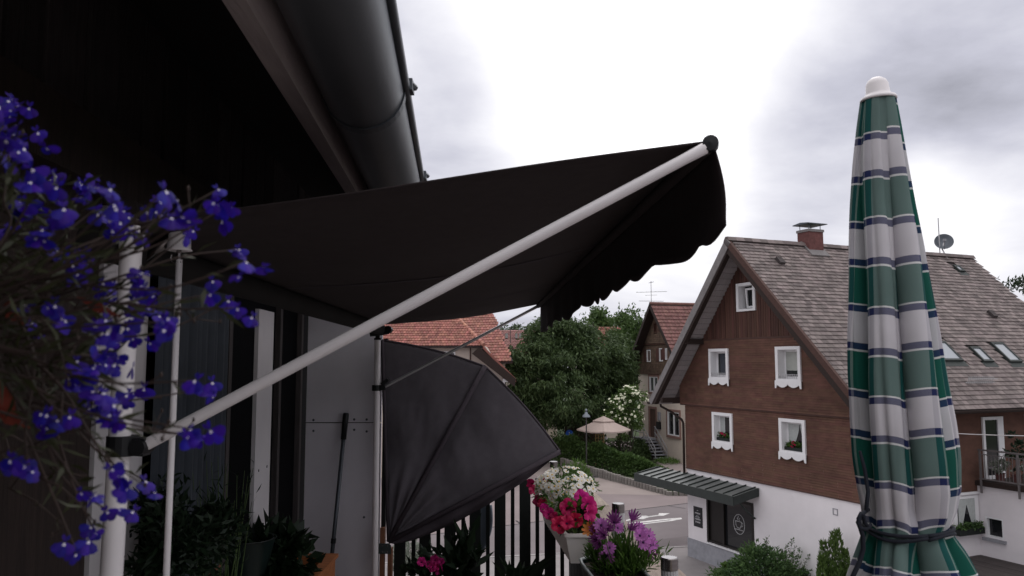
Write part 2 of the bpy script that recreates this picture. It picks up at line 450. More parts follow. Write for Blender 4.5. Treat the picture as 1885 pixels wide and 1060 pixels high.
def leaf_arrays(pos, along, length, width, curl=.25):
    """diamond leaves with a fold along the middle: 5 points, 4 triangles as 2 quads"""
    n = len(pos)
    along = unit(along)
    side = unit(np.cross(along, rng.normal(size=(n, 3))))
    up = np.cross(side, along)
    L = (length * rng.uniform(.65, 1.25, n))[:, None]; W = (width * rng.uniform(.7, 1.25, n))[:, None]
    base = pos; tip = pos + along * L - up * L * curl
    mid = pos + along * L * .45
    l = mid + side * W * .5 + up * W * .18; r = mid - side * W * .5 + up * W * .18
    vs = np.stack([base, l, tip, r], axis=1).reshape(-1, 3)
    q = np.arange(n * 4).reshape(-1, 4)
    return vs, q
def crown_points(n, ctr, rad, clumps, spread, shell=.55, flat=1.0):
    """points gathered in clumps that sit mostly near the surface of an ellipsoid"""
    ctr, rad = np.array(ctr), np.array(rad)
    d = unit(rng.normal(size=(clumps, 3)))
    rr = rng.uniform(shell ** 2, 1, clumps) ** .5
    wob = 1 + .16 * np.sin(d[:, 0] * 5 + 1.3) + .14 * np.sin(d[:, 2] * 6 + d[:, 1] * 4)
    c = d * (rr * wob)[:, None] * rad + ctr
    pick = rng.integers(0, clumps, n)
    size = rng.uniform(.6, 1.35, clumps)
    off = np.clip(rng.normal(size=(n, 3)), -1.7, 1.7) * spread * size[pick][:, None]
    off[:, 2] *= .62 * flat
    p = c[pick] + off
    out = unit(p - ctr)
    return p, out
def foliage(name, parent, p, along, length, width, m, curl=.25, kind=None):
    vs, q = leaf_arrays(p, along, length, width, curl)
    return np_mesh(name, vs, q, m, parent, kind)
def limb_path(a, b, k=5, wob=.1):
    a, b = V(a), V(b); L = (b - a).length
    return [a.lerp(b, i / (k - 1)) + V((random.gauss(0, 1), random.gauss(0, 1), random.gauss(0, .4))) * wob * L * (.5 if 0 < i < k - 1 else 0) * .3 for i in range(k)]
def tree(name, label, loc, h, crown_c, crown_r, n, leaf, m, trunk_r, clumps=90, droop=.5, group=None, spread=.55, cat='tree', shell=.5):
    t = thing(name, label, cat, loc, 0, group)
    p, out = crown_points(n, crown_c, crown_r, clumps, spread, shell)
    al = out * .7 + rng.normal(size=p.shape) * .6; al[:, 2] -= droop
    foliage('crown', t, p, al, leaf[0], leaf[1], m)
    mb = MB(); top = V(crown_c) + V((0, 0, crown_r[2] * .4))
    path = limb_path((0, 0, -.15), top, 7, .12)
    mb.tube(path, [trunk_r * (1 - .13 * i) for i in range(7)], 9)
    mb.build('trunk', 'bark', t, smooth=True)
    for k in range(7):
        a = path[2 + k % 4]
        th = k * 2.4
        e = V(crown_c) + V((math.cos(th) * crown_r[0] * .75, math.sin(th) * crown_r[1] * .75, crown_r[2] * random.uniform(-.35, .6)))
        l = MB(); l.tube(limb_path(a, e, 5, .25), [trunk_r * .42 * (1 - .2 * i) for i in range(5)], 6)
        l.build('limb', 'bark', t, smooth=True)
    return t
def wall_cells(mb, x0, x1, z0, z1, holes, fn, m=0):     # rectangles of a wall around its openings
    xs = sorted({x0, x1, *[q for h in holes for q in h[:2] if x0 < q < x1]})
    zs = sorted({z0, z1, *[q for h in holes for q in h[2:] if z0 < q < z1]})
    for a, b in zip(xs, xs[1:]):
        for c, d in zip(zs, zs[1:]):
            mx, mz = (a + b) / 2, (c + d) / 2
            if any(h[0] < mx < h[1] and h[2] < mz < h[3] for h in holes): continue
            mb.quad(fn(a, c), fn(b, c), fn(b, d), fn(a, d), m)
    return mb
# ================================================================== SETTING: ground, roads, pavements
def sheet(name, pts, z, m, drop=0.0):
    mb = MB()
    if drop: mb.prism([(x, y, z) for x, y in pts], (0, 0, -drop))
    else:
        a = sum(pts[i][0] * pts[(i + 1) % len(pts)][1] - pts[(i + 1) % len(pts)][0] * pts[i][1] for i in range(len(pts)))
        mb.poly([(x, y, z) for x, y in (pts if a > 0 else pts[::-1])])
    return mb.build(name, m, kind='structure')
sheet('ground', [(-900, -900), (900, -900), (900, 900), (-900, 900)], -.110, 'ground')
FA, FB = V((-2.74, 37.79, 0)), V((9.87, 45.32, 0)); fd = (FB - FA).normalized()
KA, KB = V((-1.36, 32.35, 0)), V((7.48, 34.31, 0)); kd = (KB - KA).normalized()
f0, f1 = FA - fd * 60, FB + fd * 50
k0, k1 = KA - kd * 60, KB + kd * 60
PAL0, PAL1 = V((3.8, 60.5, 0)), V((9.35, 48.0, 0))
sheet('side_road', [(f0.x, f0.y), (f1.x, f1.y), (60, 80), (-70, 80)], -.106, 'asphalt')
sheet('road', [(k0.x, k0.y), (k1.x, k1.y), (f1.x, f1.y), (f0.x, f0.y)], -.102, 'asphalt_road')
sheet('forecourt', [(3.8, 60.5), (9.35, 48.0), (4.7, 48.6), (1.0, 58), (-2, 70), (2, 70)], -.102, 'forecourt')
sheet('garden', [(3.9, 60.6), (9.45, 48.0), (10.1, 47.9), (10.6, 53), (11.4, 58), (11.5, 75), (-14, 80), (2, 66)], -.098, 'garden')
sheet('garden_path', [(10.7, 49), (14, 49), (13.6, 67), (11.5, 67), (11.5, 58), (10.7, 53)], -.098, 'forecourt')
sheet('pavement', [(k0.x, k0.y), (k1.x, k1.y), (70, -40), (-70, -40)], 0.0, 'pave', drop=.1)
# tar seam between road and side road, one patch seam, granite kerb stones, painted arrows
mb = MB(); nrm_f = V((-fd.y, fd.x, 0))
a, b = FA - fd * 30, FB + fd * 30
mb.quad(a - nrm_f * .06 + V((0, 0, -.098)), b - nrm_f * .06 + V((0, 0, -.098)), b + nrm_f * .06 + V((0, 0, -.098)), a + nrm_f * .06 + V((0, 0, -.098)))
for (p, q) in (((1230, 931), (1262, 936)), ((835, 985), (860, 1004)), ((950, 958), (975, 976))):
    a, b = on_z(*p, -.098), on_z(*q, -.098); d = (b - a).normalized(); s_ = V((-d.y, d.x, 0)) * .05
    mb.quad(a - s_, b - s_, b + s_, a + s_)
mb.build('road_seam', 'tar', kind='structure')
for (poly, m_) in ((((1150, 1001), (1268, 986), (1268, 1001), (1150, 1014)), 'asphalt_patch'), (((1090, 948), (1150, 941), (1156, 947), (1092, 955)), 'asphalt_patch')):
    P = [on_z(x, y, -.099) for x, y in poly]; mb = MB()
    ar = sum(P[i].x * P[(i + 1) % 4].y - P[(i + 1) % 4].x * P[i].y for i in range(4)); mb.poly(P if ar > 0 else P[::-1]); mb.build('road_patch', m_, kind='structure')
for (x, y, z_) in ((1094, 878, -.098),):
    q = on_z(x, y, z_); mh = thing('manhole_cover', 'dark round manhole cover in the forecourt before the hedge', 'manhole cover', q)
    mb = MB(); mb.lathe([(.34, -.002), (.34, .006), (.30, .009), (0, .009)], (0, 0, 0), 20); mb.build('lid', 'tar', mh)
    mb = MB(); mb.lathe([(.42, -.002), (.42, .004), (.345, .004)], (0, 0, 0), 20); mb.build('frame', 'kerb', mh)
kerb = thing('kerb', 'row of pale granite kerb stones along the near edge of the road', 'kerb', KA)
km = MB(); km.box(.01, .99, 0, .14, -.1, .025); kme = km.data('kerb_stone', 'kerb')
kn = V((-kd.y, kd.x, 0))
for i in range(-6, 12):
    inst('kerb_stone', kme, kerb, axes(kd * i + kn * .003, kd, kn, V((0, 0, 1))))
def paint(name, pts, z=-.097):
    mb = MB(); P = [on_z(x, y, z) for x, y in pts]
    ar = sum(P[i].x * P[(i + 1) % len(P)].y - P[(i + 1) % len(P)].x * P[i].y for i in range(len(P)))
    mb.poly(P if ar > 0 else P[::-1])
    return mb.build(name, 'marking', kind='structure')
paint('road_marking_arrow', [(1152, 957), (1172, 951.5), (1175, 949.5), (1190, 949), (1194, 950), (1212, 947.5), (1213, 944.5), (1233, 944.5), (1222, 949), (1210, 949.8), (1194, 952), (1184, 955.5), (1174, 954.5), (1153, 959)])
paint('road_marking_line', [(1150, 963.3), (1230, 954.2), (1254, 952.8), (1255.5, 955.2), (1238, 958.6), (1152, 968.4), (1152, 966.8), (1232, 957.6), (1236, 956.2), (1150, 965.3)])
# wooded rise far off
hm = MB(); pts = []
for i in range(41):
    x = -260 + 13 * i; pts.append((x, 210 + 12 * math.sin(i * .7), 5.2 + 2.2 * math.sin(i * .5 + 1) + 1.2 * math.sin(i * 1.7)))
for i in range(40):
    a, b = pts[i], pts[i + 1]
    hm.quad((a[0], a[1] - 60, -.2), (b[0], b[1] - 60, -.2), b, a)
    hm.quad(a, b, (b[0], b[1] + 120, -.2), (a[0], a[1] + 120, -.2))
smooth_angle(hm.build('hill', 'leaf_far', kind='structure'), 80)
# ================================================================== THE BROWN SHINGLED HOUSE ACROSS THE STREET
# local frame: x along the street gable (towards us), y along the ridge (away to the right), z up
HC = on_z(1268, 1023); HANG = RAD(23.2)
HG = V((math.sin(HANG), -math.cos(HANG), 0)); HR = V((math.cos(HANG), math.sin(HANG), 0))
house = thing('gabled_house', 'large brown shingled house with white ground floor and grey tiled gable roof', 'house', HC, math.atan2(HG.y, HG.x))
AX, AZ, MR, ML = 4.11, 12.31, .985, 1.16               # ridge place and the two roof pitches
EAVE_R, EAVE_L, T0, T1 = 10.15, -1.17, -1.0, 12.1
UND = .34
WR = 9.2                                                # width of the gable wall
def sl(z): return AX - (AZ - UND - z) / ML
def sr(z): return AX + (AZ - UND - z) / MR
def wl(z, lo): return max(lo, sl(z))
def wr(z): return min(WR, sr(z))
WINS = [(1.84, 3.0, 4.72, 5.88), (5.55, 6.74, 4.72, 5.88), (1.80, 2.93, 7.16, 8.33), (5.54, 6.70, 7.16, 8.35), (3.55, 4.55, 9.69, 10.74)]
SHOP = (1.25, 4.0, .82, 2.72)
# white ground floor
mb = MB()
wall_cells(mb, 0, WR, .73, 3.53, [SHOP], lambda s, z: (s, 0, z))
mb.quad((WR, 0, -.1), (WR, T1 - .6, -.1), (WR, T1 - .6, 3.56), (WR, 0, 3.56))
mb.quad((0, T1 - .6, .73), (0, 0, .73), (0, 0, 3.53), (0, T1 - .6, 3.53))
mb.quad((WR, T1 - .6, -.1), (0, T1 - .6, -.1), (0, T1 - .6, 9), (WR, T1 - .6, 9))
mb.build('wall', 'plaster_white', house)
mb = MB(); mb.box(-.03, WR + .03, -.03, .2, -.1, .73); mb.box(-.03, .2, .2, T1 - .6, -.1, .73)
mb.build('plinth', 'plinth', house)
# shingle cladding: courses lapped over each other, cut round the windows
def cladding(z0, z1, lo, holes, step=.085, off=0.0):
    mb = MB(); n = round((z1 - z0) / step); st = (z1 - z0) / n
    for i in range(n):
        a, b = z0 + i * st, z0 + (i + 1) * st; zm = (a + b) / 2
        x0, x1 = wl(b, lo), wr(b)
        if x1 - x0 < .05: continue
        segs = [(x0, x1)]
        for h in holes:
            if h[2] < zm < h[3]:
                segs = [q for s in segs for q in ((s[0], min(s[1], h[0])), (max(s[0], h[1]), s[1])) if q[1] - q[0] > .01]
        for (p, q) in segs:
            k = max(1, int((q - p) / .55)); xs = [p + (q - p) * j / k for j in range(k + 1)]
            for u, v in zip(xs, xs[1:]):
                o = off - .026 - random.uniform(0, .006); t = off - .006
                mb.quad((u, o, a), (v, o, a), (v, t, b), (u, t, b))
                mb.quad((u, off, a), (v, off, a), (v, o, a), (u, o, a))
    return mb
cladding(3.53, 6.05, 0, WINS[:2], off=-.02).build('shingle_cladding', 'shingle', house, kind='stuff')
cladding(6.10, 8.66, -.28, WINS[2:4], off=-.075).build('shingle_cladding', 'shingle', house, kind='stuff')
mb = MB()
for (z, h, lo, t) in ((6.05, .05, -.28, -.085), (8.655, .06, -.2, -.10)):
    mb.box(wl(z, lo), wr(z), t, 0, z, z + h)
mb.box(-.01, WR, -.05, 0, 3.49, 3.529)
mb.build('trim_board', 'trim_brown', house)
mb = MB(); x = wl(8.7, -.2)
while x < wr(8.7) - .02:                                # upright boards in the gable top
    x2 = min(x + .125, wr(8.7)); zt = min(AZ - UND - ML * max(0, AX - (x + x2) / 2), AZ - UND - MR * max(0, (x + x2) / 2 - AX))
    h = WINS[4]
    t = -.085 - random.uniform(0, .012)
    for (a, b) in ([(8.715, h[2]), (h[3], zt)] if h[0] < (x + x2) / 2 < h[1] else [(8.715, zt)]):
        if b - a > .05:
            mb.box(x + .006, x2 - .006, t, -.03, a, b); mb.box(x, x2, -.029, -.02, a, b)
    x = x2
mb.build('board_cladding', 'gable_board', house, kind='stuff')
mb = MB(); mb.quad((WR + .002, 0, 3.56), (WR + .002, T1 - .6, 3.56), (WR + .002, T1 - .6, 7.0), (WR + .002, 0, 7.0))
mb.quad((-.05, T1 - .6, 3.53), (-.05, 0, 3.53), (-.05, 0, 6.6), (-.05, T1 - .6, 6.6))
mb.build('side_wall', 'shingle', house)

# windows
def house_window(w, t, apron=True, mode='glass', rail=False):
    s0, s1, z0, z1 = w; fw = .11
    mb = MB()
    f = t - .055
    mb.box(s0 - .02, s0 + fw, f, t + .02, z0, z1); mb.box(s1 - fw, s1 + .02, f, t + .02, z0, z1)
    mb.box(s0 + fw, s1 - fw, f, t + .02, z1 - fw, z1); mb.box(s0 + fw, s1 - fw, f, t + .02, z0, z0 + fw * .75)
    d = .21                                             # deep white reveal
    mb.box(s0 + fw - .03, s0 + fw, t + .02, d, z0, z1); mb.box(s1 - fw, s1 - fw + .03, t + .02, d, z0, z1)
    mb.box(s0 + fw, s1 - fw, t + .02, d, z1 - fw, z1 - fw + .03); mb.box(s0 + fw, s1 - fw, t + .02, d, z0 + .02, z0 + fw * .75)
    win = mb.build('window', 'frame_white', house)
    a, b, c, e = s0 + fw, s1 - fw, z0 + fw * .75, z1 - fw
    sm = MB(); k = .07                                  # sash
    sm.box(a, a + k, d - .06, d, c, e); sm.box(b - k, b, d - .06, d, c, e); sm.box(a + k, b - k, d - .06, d, e - k, e); sm.box(a + k, b - k, d - .06, d, c, c + k)
    if mode == 'tilt':
        sm = MB(); ex = V((1, 0, 0)); up = V((.10, -.16, .98)).normalized(); o = V((a + .1, d - .02, c + .05)); hh = (e - c) - .12; ww = b - a - .16
        sm.obox(o, ex * k, (0, -.05, 0), up * hh); sm.obox(o + ex * (ww - k), ex * k, (0, -.05, 0), up * hh)
        sm.obox(o + ex * k, ex * (ww - 2 * k), (0, -.05, 0), up * k); sm.obox(o + ex * k + up * (hh - k), ex * (ww - 2 * k), (0, -.05, 0), up * k)
    sm.build('sash', 'frame_white', win)
    g = MB(); g.quad((a, d - .03, c), (b, d - .03, c), (b, d - .03, e), (a, d - .03, e)); g.build('pane', 'glass', win)
    if mode == 'blind':
        q = MB(); q.box(a + k, b - k, d - .046, d - .04, c + (e - c) * .28, e - k)
        for i in range(9): zz_ = c + (e - c) * (.3 + .07 * i); q.box(a + k, b - k, d - .05, d - .046, zz_, zz_ + .03)
        q.build('blind', 'blind', win)
    if mode == 'blind_full':
        q = MB(); q.box(a + k + .12, b - k, d - .046, d - .04, c + k, e - k); q.build('blind', 'curtain', win)
    if mode in ('curtain', 'curtain_half'):
        q = MB(); W = b - a - 2 * k
        for side in (0, 1):
            if mode == 'curtain_half' and side: continue
            n = 16
            for r in range(10):
                z_a, z_b = e - k - (e - c - 2 * k) * r / 10, e - k - (e - c - 2 * k) * (r + 1) / 10
                def wd_(r_): return W * ((.62 - .40 * (r_ / 10) ** 1.6) if not side else (.36 - .28 * (r_ / 10) ** 1.2)) if mode == 'curtain' else W * .34
                for i in range(n):
                    def pt(i_, r_, z_):
                        x_ = a + k + wd_(r_) * i_ / n if not side else b - k - wd_(r_) * i_ / n
                        return (x_, d - .05 - .012 * math.sin(i_ * 2.3), z_)
                    A, B, C_, D_ = pt(i, r, z_a), pt(i + 1, r, z_a), pt(i + 1, r + 1, z_b), pt(i, r + 1, z_b)
                    q.quad(D_, C_, B, A) if not side else q.quad(A, B, C_, D_)
        q.build('curtain', 'net_curtain', win, smooth=True)
    if apron:
        x0, x1, zt = s0 - .05, s1 + .05, z0; W = x1 - x0
        top = [(x0, zt + .02), (x1, zt + .02)]
        low = []
        for i in range(25):                              # carved lower edge: ears, two scallops and a notch
            q = i / 24; c_ = abs(q - .5) * 2
            if c_ > .86: h = .25
            else: h = .12 + .10 * abs(math.cos((c_ - .42) / .44 * math.pi / 2)) if c_ > .02 else .10
            low.append((x1 - W * q, zt - h))
        P = [(x, f - .02, z) for x, z in top + low]
        ap = MB(); ap.prism(P, (0, .03, 0)); ap.build('apron', 'frame_white', win)
    if rail:
        q = MB(); zr = c + .10
        for i in range(12): q.bar((a + (b - a) * i / 11, f + .02, c), (a + (b - a) * i / 11, f + .02, zr + .05), .012, .012, (0, 1, 0))
        q.bar((a, f + .02, zr), (b, f + .02, zr), .015, .015); q.bar((a, f + .02, zr + .05), (b, f + .02, zr + .05), .015, .015)
        q.build('window_rail', 'metal_rail', win)
    return win
house_window(WINS[0], -.045, mode='curtain_half')
house_window(WINS[1], -.045, mode='curtain')
house_window(WINS[2], -.10, mode='blind_full', rail=True)
house_window(WINS[3], -.10, mode='blind', rail=True)
house_window(WINS[4], -.10, apron=False, mode='tilt')

# shop front: dark frame, glass with a cup drawn on it, door bay
s0, s1, z0, z1 = SHOP
mb = MB(); d = .16
mb.box(s0, s0 + .10, -.02, d, z0, z1); mb.box(s1 - .12, s1, -.02, d, z0, z1); mb.box(s0 + .10, s1 - .12, -.02, d, z1 - .1, z1)
mb.box(s0 + .10, s1 - .12, 0, d, z0, z0 + .08); mb.box(s0 + .86, s0 + 1.02, .01, d, z0 + .08, z1 - .1)
mb.box(s0 + .10, s0 + .86, .06, .10, z0 + .08, z1 - .1)
shop = mb.build('shop_window', 'door_dark', house)
mb = MB(); mb.quad((s0 + 1.02, .10, z0 + .08), (s1 - .12, .10, z0 + .08), (s1 - .12, .10, z1 - .1), (s0 + 1.02, .10, z1 - .1)); mb.build('pane', 'glass', shop)
mb = MB(); mb.box(s0 - .02, s1 + .05, -.09, .02, z0 - .05, z0 - .005); mb.build('sill', 'frame_white', shop)
mb = MB(); cxx, czz, ry, t_ = 3.06, 1.80, .34, .094      # cup emblem in a ring
def stroke(pts, r=.011): mb.tube([(cxx + x, t_, czz + z) for x, z in pts], r, 5)
stroke([(.31 * math.cos(i / 28 * 6.283), .36 * math.sin(i / 28 * 6.283)) for i in range(29)])
stroke([(-.20, .10), (.13, .10), (.12, -.02), (.05, -.14), (-.10, -.14), (-.18, -.04), (-.20, .10)])
stroke([(.13, .08), (.22, .06), (.20, -.04), (.10, -.08)]); stroke([(-.24, -.20), (.2, -.20)])
stroke([(-.06, .15), (-.10, .21), (-.03, .26), (-.06, .31)]); stroke([(.03, .14), (0, .19), (.05, .24)])
mb.build('cup_emblem', 'sign_print', shop)
# black sign board beside the shop window with lines of white lettering
mb = MB(); mb.box(.42, .97, -.03, 0, 1.27, 2.05); sg = mb.build('sign_board', 'sign_black', house)
mb = MB()
for (zc, hh, w0, w1) in ((1.80, .055, .10, .46), (1.70, .02, .17, .37), (1.655, .02, .12, .42), (1.57, .06, .09, .47), (1.46, .06, .12, .45), (1.91, .02, .22, .33)):
    x = .42 + w0
    while x < .42 + w1 - .02:
        w = random.uniform(.6, 1.0) * hh * .75; up = random.random() < .3
        mb.box(x, x + w * .32, -.034, -.03, zc - hh / 2, zc + hh / 2 + (hh * .35 if up else 0))
        mb.box(x + w * .32, x + w, -.034, -.03, zc + hh / 2 - hh * .28, zc + hh / 2)
        if random.random() < .6: mb.box(x + w * .68, x + w, -.034, -.03, zc - hh / 2, zc + hh / 2 - hh * .28)
        x += w + hh * .16
mb.build('sign_lettering', 'sign_print', sg, kind='stuff')
mb = MB(); q = on_plane(1538, 942, HC, HR) - HC; qs, qz = q.dot(HG), q.z
for (a, b, c, e) in ((-.1, .1, -.1, -.08), (-.1, .1, .08, .1), (-.1, -.08, -.08, .08), (.08, .1, -.08, .08)): mb.box(qs + a, qs + b, -.02, 0, qz + c, qz + e)
mb.build('vent_grille', 'plinth', house)

# porch roof of sheet metal over the shop front
zw, zf, tf = 3.30, 3.06, -1.15
A_, B_, C_, D_ = V((-1.9, -.02, zw)), V((4.32, -.02, zw)), V((4.32, tf, zf)), V((-2.15, tf + .1, zf))
mb = MB(); nn = V((0, zw - zf, -(-1.13))).normalized()
mb.prism([D_, C_, B_, A_], (0, 0, -.05)); porch = mb.build('porch_roof', 'canopy', house)
for i in range(13):
    s = -1.95 + i * .51; fr = (s + 1.9) / 6.3
    mb = MB(); p = V((s, -.03, zw + .02)); q = V((s - .16 + .18 * fr, tf + .08, zf + .02))
    mb.bar(p, q, .035, .06); mb.build('seam', 'canopy_dark', porch)
mb = MB(); mb.box(-2.17, 4.34, tf - .03, tf, zf - .30, zf + .03); mb.obox((4.32, tf, zf - .28), (.03, 0, 0), (0, 1.12, .24), (0, 0, .30))
mb.obox((-2.17, tf, zf - .28), (.03, 0, 0), (0, 1.12, .24), (0, 0, .30))
mb.quad((-2.14, tf, zf - .2), (4.32, tf, zf - .2), (4.32, -.02, zw - .14), (-2.14, -.02, zw - .14))
mb.build('fascia', 'canopy_dark', porch)
mb = MB()
for s in (4.1,): mb.tube([(s, -.03, 2.2), (s, -.35, 2.45), (s, -.75, 2.85)], .035, 8)
mb.build('bracket', 'canopy_dark', porch)

# ---- roof
NR = V((MR, 0, 1)).normalized(); UPR = V((-1, 0, MR)).normalized()     # right slope: normal and up-slope
NL = V((-ML, 0, 1)).normalized(); UPL = V((1, 0, ML)).normalized()
def PR(d, t, h=0.0): return V((AX + d, t, AZ - MR * d)) + NR * h
mb = MB()
dR, dL = EAVE_R - AX, AX - EAVE_L
mb.prism([PR(0, T0, -.045), PR(dR, T0, -.045), PR(dR, T1, -.045), PR(0, T1, -.045)], NR * -.13)
roof = mb.build('roof', 'roof_deck', house)
mb = MB()
def PL(d, t, h=0.0): return V((AX - d, t, AZ - ML * d)) + NL * h
mb.prism([PL(0, T0, 0), PL(0, T1, 0), PL(dL, T1, 0), PL(dL, T0, 0)], NL * -.15)
mb.build('roof_slope', 'roof_tile', house)
# tiles: courses from the eave up
TW, TE, TL = .235, .196, .33
tm = MB()
def tile_shape(mb, M4):
    w, l, th = TW * .945, TL, .022
    P = [(-w / 2, 0, .048), (w / 2, 0, .048), (w / 2, l, .004), (-w / 2, l, .004)]
    Q = [(x, y, z - th if y == 0 else z - .003) for x, y, z in P]
    vs = [M4 @ V(p) for p in P + Q]
    mb.add(vs, ((0, 1, 2, 3), (4, 5, 1, 0), (5, 6, 2, 1), (7, 4, 0, 3)))
tile_shape(tm, Matrix.Identity(4)); tme = tm.data('tile', 'roof_tile')
slope = dR * math.sqrt(1 + MR * MR); rows = int(slope / TE); cols = int((T1 - T0) / TW)
SKY = [(3.87, 4.55, 3.9, 5.15), (4.06, 4.58, 6.12, 6.62), (3.89, 4.59, 7.45, 8.1), (.52, .80, 10.15, 10.5)]
CHIM = (-.3, .34, 2.62, 3.42)
hm_ = house.matrix_basis.copy()
spots = []
HM = FRAME[house]
for i in range(rows):
    dd = dR - (i * TE) * 1 / math.sqrt(1 + MR * MR) + .02
    for j in range(cols + 1):
        t = T0 + (j + (.5 if i % 2 else 0)) * TW + TW / 2 - .02 + random.uniform(-.004, .004)
        if t > T1 - .05: continue
        dm = dd - TE * .35
        if any(a - .12 < dm < b + .1 and c - .06 < t < e + .06 for a, b, c, e in SKY): continue
        if CHIM[0] < dm < CHIM[1] and CHIM[2] - .1 < t < CHIM[3] + .1: continue
        o = PR(dd, t, -.028 + random.uniform(-.003, .003))
        rot = random.uniform(-.02, .02); ex = V((0, -1, 0)) * math.cos(rot) + UPR * math.sin(rot)
        ex = V((0, 1, 0)) * math.cos(rot) + UPR * math.sin(rot)
        ey = NR.cross(ex)
        m4 = axes(o, ex, ey, NR)
        x, y, z = pix(HM @ o)
        seen = -10 < x < 1895 and not (1563 < x < 1738)
        spots.append((0 if seen else 1, z, m4))
spots.sort(key=lambda q: q[:2])
for q in spots[:300]: inst('tile', tme, roof, q[2])
mb = MB()
for q in spots[300:]: tile_shape(mb, q[2])
mb.build('tile', 'roof_tile', roof, kind='stuff')
mb = MB(); L = T1 - T0; k = int(L / .36)
rm = MB()
rm.prism([(.0 - .16, 0, -.10), (-.06, 0, .045), (.06, 0, .045), (.16, 0, -.10), (.13, 0, -.11), (0, 0, .0), (-.13, 0, -.11)], (0, .375, 0))
rme = rm.data('ridge_tile', 'roof_tile')
for i in range(k): inst('ridge_tile', rme, roof, axes((AX, T0 + i * L / k, AZ + .045 + random.uniform(-.004, .006)), V((1, 0, 0)), V((0, 1, .012)), V((0, 0, 1))))
# verge boards, dark rafters, grey soffits, purlin ends
mb = MB()
mb.prism([PR(-.02, T0 - .03, .02), PR(dR, T0 - .03, .02), PR(dR, T0 - .03, -.15), PR(-.02, T0 - .03, -.17)], (0, .03, 0))
mb.prism([PR(-.02, T0 - .02, .035), PR(dR + .02, T0 - .02, .035), PR(dR + .02, T0 + .10, .035), PR(-.02, T0 + .10, .035)], NR * -.015)
mb.build('verge_board', 'trim_brown', roof)
mb = MB(); mb.prism([PL(-.02, T0 - .03, .02), PL(dL, T0 - .03, .02), PL(dL, T0 - .03, -.22), PL(-.02, T0 - .03, -.30)], (0, .03, 0))
mb.build('verge_board', 'barge_grey', roof)
mb = MB(); mb.prism([PL(0, T0 + .0, -.15), PL(dL - .1, T0 + .0, -.15), PL(dL - .1, T0 + .0, -.36), PL(0, T0, -.36)], (0, .20, 0))
mb.prism([PR(0, T0 + .0, -.175), PR(dR - .1, T0 + .0, -.175), PR(dR - .1, T0 + .0, -.36), PR(0, T0, -.36)], (0, .20, 0))
mb.build('rafter', 'wood_dark', roof)
for (P_, U, dn, dmax) in ((PL, UPL, NL, dL), (PR, -UPR, NR, dR)):
    n = 30
    mb = MB()
    for i in range(n):                                   # narrow soffit boards side by side
        a, b = dmax * i / n, dmax * (i + .94) / n
        mb.prism([P_(a, T0 + .2, -.20), P_(a, 0, -.20), P_(b, 0, -.20), P_(b, T0 + .2, -.20)], dn * -.02)
    mb.build('soffit', 'soffit_grey', roof, kind='stuff')
for s, z in ((sl(8.68) + .06, 8.62), (sr(8.68) - .06, 8.62), (-.35, 6.25)): mb = MB(); mb.box(s - .08, s + .08, T0 + .05, 0, z - .1, z + .1); mb.build('purlin', 'wood_dark', roof)
# skylights and small roof fittings
for k, (a, b, c, e) in enumerate(SKY):
    mb = MB(); h0, h1 = -.03, .075
    for (p, q, r, s) in ((a, b, c, c + .07), (a, b, e - .07, e), (a, a + .06, c + .07, e - .07), (b - .06, b, c + .07, e - .07)):
        mb.prism([PR(p, r, h0), PR(q, r, h0), PR(q, s, h0), PR(p, s, h0)], NR * (h1 - h0))
    mb.prism([PR(b, c - .08, h0 + .03), PR(b + .16, c - .08, h0 + .03), PR(b + .16, e + .08, h0 + .03), PR(b, e + .08, h0 + .03)], NR * .012)
    w = mb.build('skylight', 'canopy_dark', roof)
    mb = MB(); mb.poly([PR(a + .06, c + .07, .05), PR(b - .06, c + .07, .05), PR(b - .06, e - .07, .05), PR(a + .06, e - .07, .05)]); mb.build('pane', 'glass_pale', w)
for d_, t in ((.88, .67), (2.75, 9.24)): mb = MB(); mb.prism([PR(d_ - .12, t - .12, .0), PR(d_ + .12, t - .12, .0), PR(d_ + .12, t + .12, .0), PR(d_ - .12, t + .12, .0)], NR * .12); mb.build('roof_vent', 'roof_deck', roof)
mb = MB()
for t in [4.3 + i * .09 for i in range(14)]: mb.bar(PR(5.30, t, .02), PR(5.22, t, .24), .02, .02, (0, 1, 0))
for h in (.06, .22): mb.bar(PR(5.28, 4.2, h), PR(5.28, 5.6, h), .025, .025)
mb.build('snow_guard', 'metal_rail', roof)
# chimney
mb = MB(); c0, c1 = 2.66, 3.38
mb.box(AX - .30, AX + .30, c0, c1, 11.6, 12.88); ch = mb.build('chimney', 'brick', house)
mb = MB(); mb.box(AX - .33, AX + .33, c0 - .03, c1 + .03, 12.80, 12.90)
mb.prism([PR(-.1, c0 - .08, .0), PR(.5, c0 - .08, .0), PR(.5, c1 + .08, .0), PR(-.1, c1 + .08, .0)], NR * .06); mb.build('flashing', 'barge_grey', ch)
mb = MB()
for s in (-.24, .24):
    for t in (c0 + .08, c1 - .08): mb.bar((AX + s, t, 12.88), (AX + s, t, 13.10), .02, .02, (1, 0, 0))
mb.prism([(AX - .42, c0 - .12, 13.12), (AX, c0 - .12, 13.17), (AX + .42, c0 - .12, 13.12), (AX + .42, c0 - .12, 13.09), (AX - .42, c0 - .12, 13.09)], (0, c1 - c0 + .24, 0))
mb.build('chimney_cap', 'zinc_dark', ch)
